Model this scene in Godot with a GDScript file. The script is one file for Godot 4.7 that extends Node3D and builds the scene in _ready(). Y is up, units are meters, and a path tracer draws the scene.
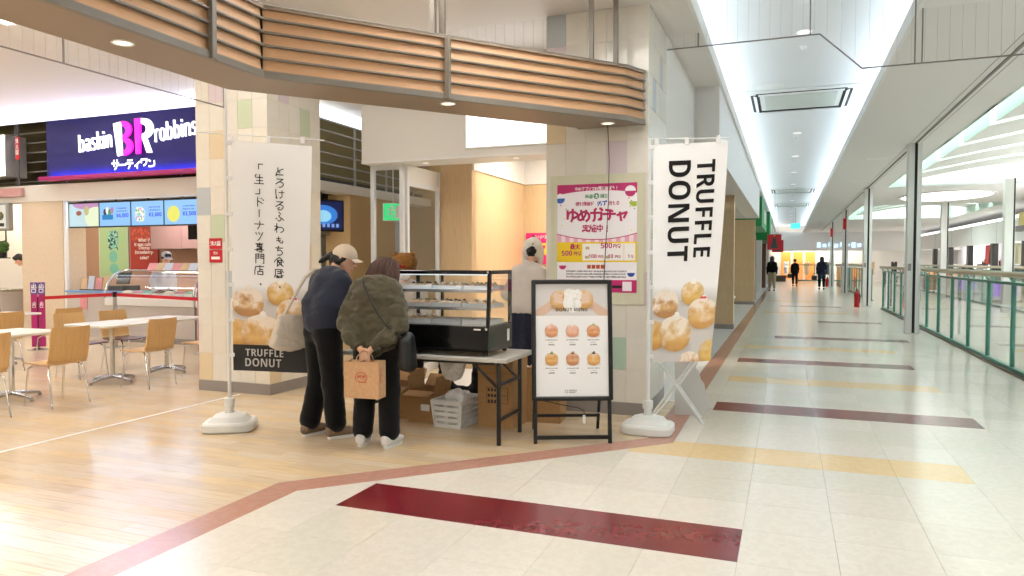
extends Node3D
# A shopping mall: a donut stand between two tiled pillars, a food court to the left, a long bright passage to the right.
# Units are metres. -Z runs along the passage, the camera stands at the origin.

var M := {}
var taken := {}
var rng := RandomNumberGenerator.new()


class Geo:
	var v := PackedVector3Array()
	var n := PackedVector3Array()
	var uv := PackedVector2Array()

	func tri(a: Vector3, b: Vector3, c: Vector3, na: Vector3, nb: Vector3, nc: Vector3, ua := Vector2.ZERO, ub := Vector2.ZERO, uc := Vector2.ZERO) -> void:
		if (c - a).cross(b - a).dot(na + nb + nc) < 0.0:
			v.append_array([a, c, b]); n.append_array([na, nc, nb]); uv.append_array([ua, uc, ub])
		else:
			v.append_array([a, b, c]); n.append_array([na, nb, nc]); uv.append_array([ua, ub, uc])

	func flat(a: Vector3, b: Vector3, c: Vector3, hint: Vector3) -> void:
		var g := (c - a).cross(b - a)
		if g.length_squared() < 1e-16:
			return
		g = g.normalized()
		if g.dot(hint) < 0.0:
			g = -g
		tri(a, b, c, g, g, g)

	func quad(a: Vector3, b: Vector3, c: Vector3, d: Vector3, hint: Vector3, ua := Vector2(0, 1), ub := Vector2(1, 1), uc := Vector2(1, 0), ud := Vector2(0, 0)) -> void:
		var g := (c - a).cross(b - a) if (c - a).cross(b - a).length_squared() > 1e-16 else (d - a).cross(c - a)
		g = g.normalized()
		if g.dot(hint) < 0.0:
			g = -g
		tri(a, b, c, g, g, g, ua, ub, uc)
		tri(a, c, d, g, g, g, ua, uc, ud)

	func box(c: Vector3, s: Vector3, bv := 0.0, B := Basis()) -> Geo:
		var h := s * 0.5
		if bv <= 0.0:
			for ax in 3:
				for sg in [-1.0, 1.0]:
					var nn := Vector3.ZERO; nn[ax] = sg
					var i := (ax + 1) % 3
					var j := (ax + 2) % 3
					var q := []
					for k in [[-1, -1], [1, -1], [1, 1], [-1, 1]]:
						var p := Vector3.ZERO
						p[ax] = sg * h[ax]; p[i] = k[0] * h[i]; p[j] = k[1] * h[j]
						q.append(c + B * p)
					quad(q[0], q[1], q[2], q[3], B * nn)
			return self
		bv = minf(bv, minf(h.x, minf(h.y, h.z)) * 0.9)
		var P := func(sx, sy, sz, ax) -> Vector3:
			var p := Vector3(sx * (h.x - bv), sy * (h.y - bv), sz * (h.z - bv))
			p[ax] = [sx, sy, sz][ax] * h[ax]
			return c + B * p
		for ax in 3:
			var i := (ax + 1) % 3
			var j := (ax + 2) % 3
			for sg in [-1, 1]:
				var q := []
				for k in [[-1, -1], [1, -1], [1, 1], [-1, 1]]:
					var s3 := [0, 0, 0]
					s3[ax] = sg; s3[i] = k[0]; s3[j] = k[1]
					q.append(P.call(s3[0], s3[1], s3[2], ax))
				var nn := Vector3.ZERO; nn[ax] = sg
				quad(q[0], q[1], q[2], q[3], B * nn)
			for si in [-1, 1]:
				for sj in [-1, 1]:
					var a := [0, 0, 0]
					var b := [0, 0, 0]
					a[i] = si; a[j] = sj; a[ax] = -1
					b[i] = si; b[j] = sj; b[ax] = 1
					var nn := Vector3.ZERO; nn[i] = si; nn[j] = sj
					quad(P.call(a[0], a[1], a[2], i), P.call(b[0], b[1], b[2], i), P.call(b[0], b[1], b[2], j), P.call(a[0], a[1], a[2], j), B * nn)
		for sx in [-1, 1]:
			for sy in [-1, 1]:
				for sz in [-1, 1]:
					flat(P.call(sx, sy, sz, 0), P.call(sx, sy, sz, 1), P.call(sx, sy, sz, 2), B * Vector3(sx, sy, sz))
		return self

	# a box given by its lower and upper corner
	func bb(a: Vector3, b: Vector3, bv := 0.0) -> Geo:
		return box((a + b) * 0.5, (b - a).abs(), bv)

	# an upright picture plane from its lower left to its upper right corner, facing +z
	func quad_of(a: Vector3, b: Vector3) -> Geo:
		quad(Vector3(a.x, a.y, a.z), Vector3(b.x, a.y, a.z), Vector3(b.x, b.y, b.z), Vector3(a.x, b.y, b.z), Vector3.BACK)
		return self

	func frame_of(d: Vector3) -> Basis:
		var u := Vector3.UP if absf(d.y) < 0.95 else Vector3.RIGHT
		var x := u.cross(d).normalized()
		return Basis(x, d.cross(x).normalized(), d)

	func cyl(a: Vector3, b: Vector3, r0: float, r1 := -1.0, seg := 12, caps := true) -> Geo:
		if r1 < 0.0:
			r1 = r0
		var d := (b - a).normalized()
		var B := frame_of(d)
		for k in seg:
			var t0 := TAU * k / seg
			var t1 := TAU * (k + 1) / seg
			var e0 := B.x * cos(t0) + B.y * sin(t0)
			var e1 := B.x * cos(t1) + B.y * sin(t1)
			tri(a + e0 * r0, b + e0 * r1, b + e1 * r1, e0, e0, e1)
			tri(a + e0 * r0, b + e1 * r1, a + e1 * r0, e0, e1, e1)
			if caps:
				tri(a, a + e0 * r0, a + e1 * r0, -d, -d, -d)
				tri(b, b + e0 * r1, b + e1 * r1, d, d, d)
		return self

	# a bar of rectangular section from a to b; up says where its height points
	func bar(a: Vector3, b: Vector3, w: float, h: float, up := Vector3.UP, bv := 0.0) -> Geo:
		var d := (b - a)
		var z := d.normalized()
		var x := up.cross(z).normalized()
		var y := z.cross(x)
		return box((a + b) * 0.5, Vector3(w, h, d.length()), bv, Basis(x, y, z))

	func tube(pts: Array, r, seg := 8, caps := true) -> Geo:
		var rings := []
		var B := frame_of((pts[1] - pts[0]).normalized())
		for i in pts.size():
			var d: Vector3
			if i == 0: d = pts[1] - pts[0]
			elif i == pts.size() - 1: d = pts[i] - pts[i - 1]
			else: d = (pts[i + 1] - pts[i]).normalized() + (pts[i] - pts[i - 1]).normalized()
			d = d.normalized()
			var x := (B.x - d * B.x.dot(d)).normalized()
			B = Basis(x, d.cross(x), d)
			rings.append(B)
		for i in pts.size() - 1:
			var ra: float = r[i] if r is Array else r
			var rb: float = r[i + 1] if r is Array else r
			for k in seg:
				var t0 := TAU * k / seg
				var t1 := TAU * (k + 1) / seg
				var a0: Vector3 = rings[i].x * cos(t0) + rings[i].y * sin(t0)
				var a1: Vector3 = rings[i].x * cos(t1) + rings[i].y * sin(t1)
				var b0: Vector3 = rings[i + 1].x * cos(t0) + rings[i + 1].y * sin(t0)
				var b1: Vector3 = rings[i + 1].x * cos(t1) + rings[i + 1].y * sin(t1)
				tri(pts[i] + a0 * ra, pts[i + 1] + b0 * rb, pts[i + 1] + b1 * rb, a0, b0, b1)
				tri(pts[i] + a0 * ra, pts[i + 1] + b1 * rb, pts[i] + a1 * ra, a0, b1, a1)
				if caps and i == 0:
					tri(pts[0], pts[0] + a0 * ra, pts[0] + a1 * ra, -rings[0].z, -rings[0].z, -rings[0].z)
				if caps and i == pts.size() - 2:
					var e: Vector3 = rings[i + 1].z
					tri(pts[i + 1], pts[i + 1] + b0 * rb, pts[i + 1] + b1 * rb, e, e, e)
		return self

	# profile: Vector2(radius, height), turned about y; sq > 0 squares the ring off
	func lathe(prof: Array, at: Vector3, seg := 24, sq := 0.0, sx := 1.0, sz := 1.0) -> Geo:
		var P := func(p: Vector2, t: float) -> Vector3:
			var c := cos(t)
			var s := sin(t)
			var m := 1.0
			if sq > 0.0:
				m = pow(pow(absf(c), sq) + pow(absf(s), sq), -1.0 / sq)
			return at + Vector3(p.x * c * m * sx, p.y, p.x * s * m * sz)
		for i in prof.size() - 1:
			var a: Vector2 = prof[i]
			var b: Vector2 = prof[i + 1]
			var e := (b - a).normalized()
			for k in seg:
				var t0 := TAU * k / seg
				var t1 := TAU * (k + 1) / seg
				var n0 := Vector3(cos(t0) * e.y, -e.x, sin(t0) * e.y)
				var n1 := Vector3(cos(t1) * e.y, -e.x, sin(t1) * e.y)
				var q0: Vector3 = P.call(a, t0)
				var q1: Vector3 = P.call(b, t0)
				var q2: Vector3 = P.call(b, t1)
				var q3: Vector3 = P.call(a, t1)
				if q0.distance_squared_to(q3) > 1e-12:
					tri(q0, q1, q3, n0, n0, n1)
				if q1.distance_squared_to(q2) > 1e-12:
					tri(q3, q1, q2, n1, n0, n1)
		return self

	# outline in x-y of T, extruded along T's z by depth
	func prism(poly: PackedVector2Array, T: Transform3D, depth: float) -> Geo:
		var ids := Geometry2D.triangulate_polygon(poly)
		var z := T.basis.z.normalized()
		var mid := Vector2.ZERO
		for p in poly:
			mid += p / poly.size()
		for i in range(0, ids.size(), 3):
			for s in [0.0, 1.0]:
				var q := []
				for k in 3:
					var p: Vector2 = poly[ids[i + k]]
					q.append(T * Vector3(p.x, p.y, depth * s))
				flat(q[0], q[1], q[2], z * (s * 2.0 - 1.0) * signf(depth))
		var cw := 1.0 if Geometry2D.is_polygon_clockwise(poly) else -1.0
		for i in poly.size():
			var p := poly[i]
			var q := poly[(i + 1) % poly.size()]
			var e := (q - p)
			if e.length_squared() < 1e-14:
				continue
			var o := Vector2(-e.y, e.x) * cw
			quad(T * Vector3(p.x, p.y, 0), T * Vector3(q.x, q.y, 0), T * Vector3(q.x, q.y, depth), T * Vector3(p.x, p.y, depth), T.basis * Vector3(o.x, o.y, 0))
		return self

	# a smooth patch: f(u, v) -> Vector3, u and v from 0 to 1
	func sheet(f: Callable, nu: int, nv: int, flip := false) -> Geo:
		var p := []
		for j in nv + 1:
			for i in nu + 1:
				p.append(f.call(float(i) / nu, float(j) / nv))
		var nn := []
		for j in nv + 1:
			for i in nu + 1:
				var du: Vector3 = p[j * (nu + 1) + mini(i + 1, nu)] - p[j * (nu + 1) + maxi(i - 1, 0)]
				var dv: Vector3 = p[mini(j + 1, nv) * (nu + 1) + i] - p[maxi(j - 1, 0) * (nu + 1) + i]
				var m := du.cross(dv)
				m = m.normalized() if m.length_squared() > 1e-18 else Vector3.UP
				nn.append(-m if flip else m)
		for j in nv:
			for i in nu:
				var a := j * (nu + 1) + i
				var b := a + 1
				var c := a + nu + 2
				var d := a + nu + 1
				var ua := Vector2(float(i) / nu, float(j) / nv)
				var s := Vector2(1.0 / nu, 1.0 / nv)
				tri(p[a], p[b], p[c], nn[a], nn[b], nn[c], ua, ua + Vector2(s.x, 0), ua + s)
				tri(p[a], p[c], p[d], nn[a], nn[c], nn[d], ua, ua + s, ua + Vector2(0, s.y))
		return self

	func ball(c: Vector3, r: Vector3, nu := 14, nv := 9, B := Basis()) -> Geo:
		return sheet(func(u, w): return c + B * (Vector3(cos(u * TAU) * sin(w * PI), cos(w * PI), sin(u * TAU) * sin(w * PI)) * r), nu, nv)

	func add(o: Geo, T := Transform3D()) -> Geo:
		var nb := T.basis.orthonormalized() if absf(T.basis.determinant() - 1.0) < 1e-3 else T.basis.inverse().transposed()
		for i in range(0, o.v.size(), 3):
			tri(T * o.v[i], T * o.v[i + 1], T * o.v[i + 2], (nb * o.n[i]).normalized(), (nb * o.n[i + 1]).normalized(), (nb * o.n[i + 2]).normalized(), o.uv[i], o.uv[i + 1], o.uv[i + 2])
		return self

	func warp(f: Callable) -> Geo:
		for i in v.size():
			v[i] = f.call(v[i])
		return self

	func mesh() -> ArrayMesh:
		var a := []
		a.resize(Mesh.ARRAY_MAX)
		a[Mesh.ARRAY_VERTEX] = v
		a[Mesh.ARRAY_NORMAL] = n
		a[Mesh.ARRAY_TEX_UV] = uv
		var m := ArrayMesh.new()
		m.add_surface_from_arrays(Mesh.PRIMITIVE_TRIANGLES, a)
		return m


func numbered(called: String) -> String:
	var k: int = taken.get(called, 0)
	taken[called] = k + 1
	return called if k == 0 else "%s_%03d" % [called, k]


func tag(o: Node3D, label: String, category: String, group := "") -> Node3D:
	o.set_meta("label", label)
	o.set_meta("category", category)
	if group:
		o.set_meta("group", group)
	return o


# a Node3D at a thing's base whose children are its parts
func thing(called: String, label: String, category: String, at := Vector3.ZERO, turn := 0.0, group := "") -> Node3D:
	var o := Node3D.new()
	o.name = numbered(called)
	add_child(o)
	o.position = at
	o.rotation_degrees.y = turn
	return tag(o, label, category, group)


# commits shapes as one named mesh
func obj(called: String, g: Variant, m: Material, parent: Node3D = null) -> MeshInstance3D:
	var o := MeshInstance3D.new()
	o.mesh = g.mesh() if g is Geo else g
	o.material_override = m
	if called == "lettering" or called == "small_print":
		o.set_meta("kind", "stuff")   # strokes too small to pick apart
	if parent:
		o.name = called
		parent.add_child(o, true)
	else:
		o.name = numbered(called)
		add_child(o)
	return o


func setting(called: String, g: Variant, m: Material) -> MeshInstance3D:
	var o := obj(called, g, m)
	o.set_meta("kind", "structure")
	return o


func setting_node(called: String) -> Node3D:
	var o := Node3D.new()
	o.name = numbered(called)
	add_child(o)
	o.set_meta("kind", "structure")
	return o


func copy(o: Node3D, at: Vector3, turn: float, label: String, group := "") -> Node3D:
	var c: Node3D = o.duplicate()
	c.name = numbered(String(o.name).rstrip("0123456789").trim_suffix("_"))
	add_child(c)
	c.position = at
	c.rotation_degrees.y = turn
	c.set_meta("label", label)
	if group:
		c.set_meta("group", group)
	return c


func mat(c: Color, rough := 0.6, metal := 0.0, spec := 0.5) -> StandardMaterial3D:
	var m := StandardMaterial3D.new()
	m.albedo_color = c
	m.roughness = rough
	m.metallic = metal
	m.metallic_specular = spec
	return m


func glow(c: Color, energy: float) -> StandardMaterial3D:
	var m := mat(c, 0.5)
	m.emission_enabled = true
	m.emission = c
	m.emission_energy_multiplier = energy
	return m


func glass(alpha := 0.04, tint := Color(0.9, 0.97, 0.95), rough := 0.02) -> StandardMaterial3D:
	var m := mat(Color(tint, alpha), rough)
	m.transparency = BaseMaterial3D.TRANSPARENCY_ALPHA
	return m


# noise between two or more colours, laid on by position
func grained(cols: Array, rough: float, scale: Vector3, freq := 0.02, kind := FastNoiseLite.TYPE_SIMPLEX_SMOOTH, seed_ := 1, world := true, spec := 0.5, octaves := 4) -> StandardMaterial3D:
	var m := mat(Color.WHITE, rough, 0.0, spec)
	var nz := FastNoiseLite.new()
	nz.noise_type = kind
	nz.frequency = freq
	nz.fractal_octaves = octaves
	nz.seed = seed_
	var t := NoiseTexture2D.new()
	t.width = 256
	t.height = 256
	t.seamless = true
	t.noise = nz
	var r := Gradient.new()
	r.offsets = PackedFloat32Array([0.0, 1.0])
	r.colors = PackedColorArray([cols[0], cols[-1]])
	for k in range(1, cols.size() - 1):
		r.add_point(float(k) / (cols.size() - 1), cols[k])
	t.color_ramp = r
	m.albedo_texture = t
	m.uv1_triplanar = true
	m.uv1_world_triplanar = world
	m.uv1_scale = scale
	return m


func tinted(m: StandardMaterial3D, c: Color) -> StandardMaterial3D:
	var o: StandardMaterial3D = m.duplicate()
	o.albedo_color = c
	return o


func printed(img: Image, rough := 0.5, lit := 0.0) -> StandardMaterial3D:
	var m := mat(Color.WHITE, rough)
	var t := ImageTexture.create_from_image(img)
	if lit > 0.0:
		m.albedo_color = Color(0.02, 0.02, 0.02)
		m.emission_enabled = true
		m.emission = Color.BLACK
		m.emission_texture = t
		m.emission_energy_multiplier = lit
	else:
		m.albedo_texture = t
	m.texture_repeat = false
	return m


func area(called: String, at: Vector3, rot: Vector3, size: Vector2, c: Color, energy: float, parent: Node3D = null) -> void:
	var l := AreaLight3D.new()
	l.name = called
	l.area_size = size
	l.area_normalize_energy = true
	l.area_range = 60.0
	l.light_color = c
	l.light_energy = energy
	l.shadow_enabled = true
	(parent if parent else self).add_child(l, true)
	l.position = at
	l.rotation_degrees = rot


func spot(called: String, at: Vector3, to: Vector3, angle: float, c: Color, energy: float, size := 0.06, parent: Node3D = null) -> void:
	var l := SpotLight3D.new()
	l.name = called
	l.spot_angle = angle
	l.spot_range = 40.0
	l.spot_attenuation = 2.0
	l.spot_angle_attenuation = 0.8
	l.light_size = size
	l.light_color = c
	l.light_energy = energy
	l.shadow_enabled = true
	(parent if parent else self).add_child(l, true)
	l.look_at_from_position(at, to, Vector3.UP if absf((to - at).normalized().y) < 0.95 else Vector3.FORWARD)


# ---------- lettering ----------
# each stroke is a run of x-y digits (0 to 9, y downwards); a stroke that starts with ~ is drawn as a curve
const STROKES := {
	"額": "1021 0343 ~213504 1545 1519 4549 1949 5191 6371 5358 9398 5393 5595 5797 5898 5949 8999",
	"値": "2004 1319 3191 6062 4282 4286 8286 4484 4686 3339 3999",
	"サ": "0393 3036 ~70746749", "ー": "0595", "テ": "2181 0494 ~545639", "ィ": "~834627 5559", "ワ": "1114 1181 ~817547",
	"ン": "1233 ~18588783", "と": "~31344556 ~82442619285888", "ろ": "2181 8116 ~16446485876949", "け": "~10142918 4393 ~7174776859",
	"る": "2181 8116 ~16446485876949384757", "ふ": "~405162 ~534466684938 ~2617 ~7698", "わ": "2029 0333 3307 ~074474968869", "も": "~424557688886 2464 2666",
	"ち": "1282 4035 ~355475876939", "食": "~501305 ~508395 4353 3373 3378 3575 7377 3339 3957 ~566799", "感": "1181 1116 1609 3161 3353 3363 6365 3565 ~617377899 8294 1759 ~175939 ~374829 ~586869 ~798797",
	"。": "~5767686857", "「": "4181 4146", "」": "5853 1858", "生": "~201113 2383 5059 2686 0999", "ド": "3039 ~334486 6171 8293",
	"ナ": "0494 ~515539", "ツ": "1123 4153 ~815739", "専": "1181 5056 2272 2276 7276 2474 2676 0797 7579 7949 2838", "門": "1019 1040 1242 1444 4044 6090 9099 6262 6292 6494 6064 9989",
	"店": "5051 1191 ~110509 5256 5484 3686 3639 8689 3989", "ゆ": "1117 ~17235283957657 ~505649", "め": "~213548 ~615528071452848769",
	"ガ": "0383 4031 ~3137290 9 8387 7868 7788 7080 8191", "チ": "~2172 0494 ~515648", "ャ": "1583 ~8367 3349", "実": "5051 1191 1113 9193 2373 2575 0797 5057 ~571809 ~576899",
	"施": "2022 0343 2309 2545 4548 4838 6052 6191 7378 5459 5999 9998 5694 9497", "中": "1282 1226 8286 1686 5059", "!": "5156 5859", "ア": "1181 ~817365 ~534649",
	"プ": "1171 ~717549 8090 8190", "リ": "2126 ~717449", "で": "1282 ~8254465888 7384 8293", "お": "0363 3138 ~38181655868869 7283", "得": "2012 3214 2429 4080 4044 8084 4282 4484 4595 4797 7579 7969 5868",
	"に": "~102418 4282 ~374888", "遊": "1021 0424 2427 ~08273999 3262 4142 4238 4555 5558 6292 6494 9274 7478 6696", "ぼ": "1019 4282 4585 6267 ~675948577799 7081 9091", "う": "~405162 ~1353747567",
	"毎": "3012 2181 2383 2318 8388 0595 1888 5358", "週": "1021 0424 2427 ~08273999 4148 4191 9198 5383 7274 5484 5686 5658 8688 5888", "木": "0393 5059 ~534719 ~537799", "曜": "0131 0108 3138 0434 0838 4060 6063 7090 9093 4549 4494 4696 4898 7298 7279",
	"日": "2171 2129 7179 2575 2979", "引": "1141 4143 1343 1315 1545 4549 4939 8089", "が": "0353 ~304729 ~535748 7386 7081 8090", "必": "~314436 ~713719 ~245 78898 8 1315 7597", "ず": "0292 ~515566574 5 5549 7080 8191",
	"当": "5053 2032 8062 1383 8389 1686 1989", "た": "0353 ~304629 5474 ~587888", "最": "2070 2023 7073 2171 2373 0494 1518 3538 1638 1858 3739 6585 ~856749 ~566899", "大": "0393 ~505519 ~536799",
	"円": "1181 1119 8189 8979 5155 1585", "分": "~304104 ~607195 2676 7679 7969 ~565749", "入": "4044 ~442719 ~445799", "口": "1282 1218 8288 1888", "出": "5059 2225 2585 8285 1659 1619 1999 9699",
	"消": "1022 0324 0918 6063 4052 8072 4383 4349 8389 5575 5777", "火": "~505519 ~546799 2234 8264", "器": "1040 1013 1343 4043 6090 6063 6393 9093 0595 ~555707 ~555797 1749 1949 4749 6797 6769 6999 9799",
}


# letters of a line of text as flat print; the text runs along x from 0 and is drawn on the plane z = 0
func strokes(text: String, size: float, weight := 0.09, vertical := false, pitch := 1.05) -> Geo:
	var g := Geo.new()
	for i in text.length():
		var ch := text[i]
		if not STROKES.has(ch):
			continue
		var at := Vector2(0, -i * size * pitch) if vertical else Vector2(i * size * pitch, 0)
		var lift := 0.0   # coplanar strokes must not overlap
		for st in String(STROKES[ch]).split(" ", false):
			var curve := st.begins_with("~")
			var s := st.trim_prefix("~")
			var p := []
			for k in range(0, s.length() - 1, 2):
				p.append(Vector2(float(s[k]) / 9.0, -float(s[k + 1]) / 9.0))
			if p.size() < 2:
				continue
			if ch == "ー" and vertical:
				p = [Vector2(0.5, -0.1), Vector2(0.5, -0.9)]
			if curve and p.size() > 2:
				var q := []
				for k in p.size() - 1:
					for t in 4:
						q.append(p[k].cubic_interpolate(p[k + 1], p[maxi(k - 1, 0)], p[mini(k + 2, p.size() - 1)], t / 4.0))
				q.append(p[-1])
				p = q
			var w := weight * size * 0.5
			for k in p.size() - 1:
				var a: Vector2 = p[k] * size + at
				var b: Vector2 = p[k + 1] * size + at
				var d := (b - a).normalized()
				var o := Vector2(-d.y, d.x) * w
				a -= d * w * 0.6
				b += d * w * 0.6
				g.quad(Vector3(a.x - o.x, a.y - o.y, lift), Vector3(b.x - o.x, b.y - o.y, lift), Vector3(b.x + o.x, b.y + o.y, lift), Vector3(a.x + o.x, a.y + o.y, lift), Vector3.BACK)
				lift += 0.00003
	return g


# latin letters, height of capitals = size, drawn from x = 0 on the base line y = 0
func latin(text: String, size: float, bold := true, depth := 0.0005, align := 0, serif := false) -> Geo:
	var f := SystemFont.new()
	f.font_names = PackedStringArray(["Droid Serif" if serif else "Droid Sans"])
	f.font_weight = 700 if bold else 400
	var t := TextMesh.new()
	t.font = f
	t.text = text
	t.font_size = 64
	t.pixel_size = size / 64.0 / 0.714
	t.depth = depth
	t.curve_step = 3.0
	t.horizontal_alignment = [HORIZONTAL_ALIGNMENT_LEFT, HORIZONTAL_ALIGNMENT_CENTER, HORIZONTAL_ALIGNMENT_RIGHT][align]
	t.vertical_alignment = VERTICAL_ALIGNMENT_CENTER
	var a := t.get_mesh_arrays()
	var g := Geo.new()
	var idx = a[Mesh.ARRAY_INDEX]
	var vv: PackedVector3Array = a[Mesh.ARRAY_VERTEX]
	var nn: PackedVector3Array = a[Mesh.ARRAY_NORMAL]
	var lo := 1e9
	for p in vv:
		lo = minf(lo, p.y)
	if idx == null or idx.size() == 0:
		idx = range(vv.size())
	for i in range(0, idx.size() - 2, 3):
		g.tri(vv[idx[i]], vv[idx[i + 1]], vv[idx[i + 2]], nn[idx[i]], nn[idx[i + 1]], nn[idx[i + 2]])
	return g.warp(func(p: Vector3): return p - Vector3(0, lo, 0))


# ---------- flat print ----------
func disc(img: Image, c: Vector2, r: Vector2, col: Color) -> void:
	for y in range(maxi(0, int(c.y - r.y)), mini(img.get_height(), int(c.y + r.y) + 1)):
		var k := 1.0 - pow((y + 0.5 - c.y) / r.y, 2.0)
		if k > 0.0:
			var w := r.x * sqrt(k)
			var x0 := maxi(0, int(c.x - w))
			img.fill_rect(Rect2i(x0, y, mini(img.get_width(), int(c.x + w)) - x0, 1), col)


# a sugared bun as it is printed in the photographs of the banners and the menu
func bun(img: Image, c: Vector2, r: float, cream: Color, tone := Color(0.8, 0.62, 0.36), sugar := 0.5, sd := 0) -> void:
	var nz := FastNoiseLite.new()
	nz.seed = sd
	nz.frequency = 1.1 / r
	nz.fractal_octaves = 4
	for y in range(maxi(0, int(c.y - r * 1.3)), mini(img.get_height(), int(c.y + r * 1.2))):
		for x in range(maxi(0, int(c.x - r * 1.25)), mini(img.get_width(), int(c.x + r * 1.25))):
			var d := Vector2((x - c.x) / r, (y - c.y) / (r * 0.94))
			var q := pow(absf(d.x), 2.3) + pow(absf(d.y), 2.3)
			var nn := nz.get_noise_2d(x, y)
			if q < 1.0 + nn * 0.06:
				var base := tone.lerp(Color(0.92, 0.8, 0.55), clampf(0.5 - absf(d.y - 0.25) * 1.4, 0.0, 0.6))
				base = base.lerp(Color(0.62, 0.43, 0.26), clampf(q * 0.5 - 0.12 + nn * 0.35, 0.0, 0.75))
				var w := clampf((nn * 0.9 + 0.3 - d.y * 0.8) * sugar * 1.7, 0.0, 0.85)
				img.set_pixel(x, y, base.lerp(Color(0.97, 0.95, 0.92), w))
			elif d.y > 0.55 and absf(d.x) < 1.15 and d.y < 1.16:
				var s := clampf((1.16 - d.y) * (1.15 - absf(d.x)) * 1.6, 0.0, 0.45)
				img.set_pixel(x, y, img.get_pixel(x, y).lerp(Color(0.42, 0.37, 0.34), s))
	if cream.a > 0.0:
		disc(img, c - Vector2(-r * 0.05, r * 0.86), Vector2(r * 0.27, r * 0.15), cream)
		disc(img, c - Vector2(-r * 0.08, r * 1.02), Vector2(r * 0.15, r * 0.13), cream.lightened(0.3))


func blot(img: Image, seed_: int, r: Rect2i, cols: Array, size := 6) -> void:
	var g := RandomNumberGenerator.new()
	g.seed = seed_
	for k in r.size.x * r.size.y / (size * size):
		var p := r.position + Vector2i(g.randi_range(0, r.size.x), g.randi_range(0, r.size.y))
		disc(img, p, Vector2.ONE * g.randf_range(size * 0.4, size), cols[g.randi() % cols.size()])


func text_rows(img: Image, x0: int, y0: int, w: int, rows: int, h: int, step: int, col: Color, sd: int) -> void:
	var g := RandomNumberGenerator.new()
	g.seed = sd
	for k in rows:
		var x := x0
		while x < x0 + w:
			var n := g.randi_range(2, 4)
			for yy in h:
				if g.randf() < 0.75:
					img.fill_rect(Rect2i(x, y0 + k * step + yy, n - 1, 1), col)
			x += n


func blank(w: int, h: int, c: Color) -> Image:
	var im := Image.create(w, h, false, Image.FORMAT_RGB8)
	im.fill(c)
	return im


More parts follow.
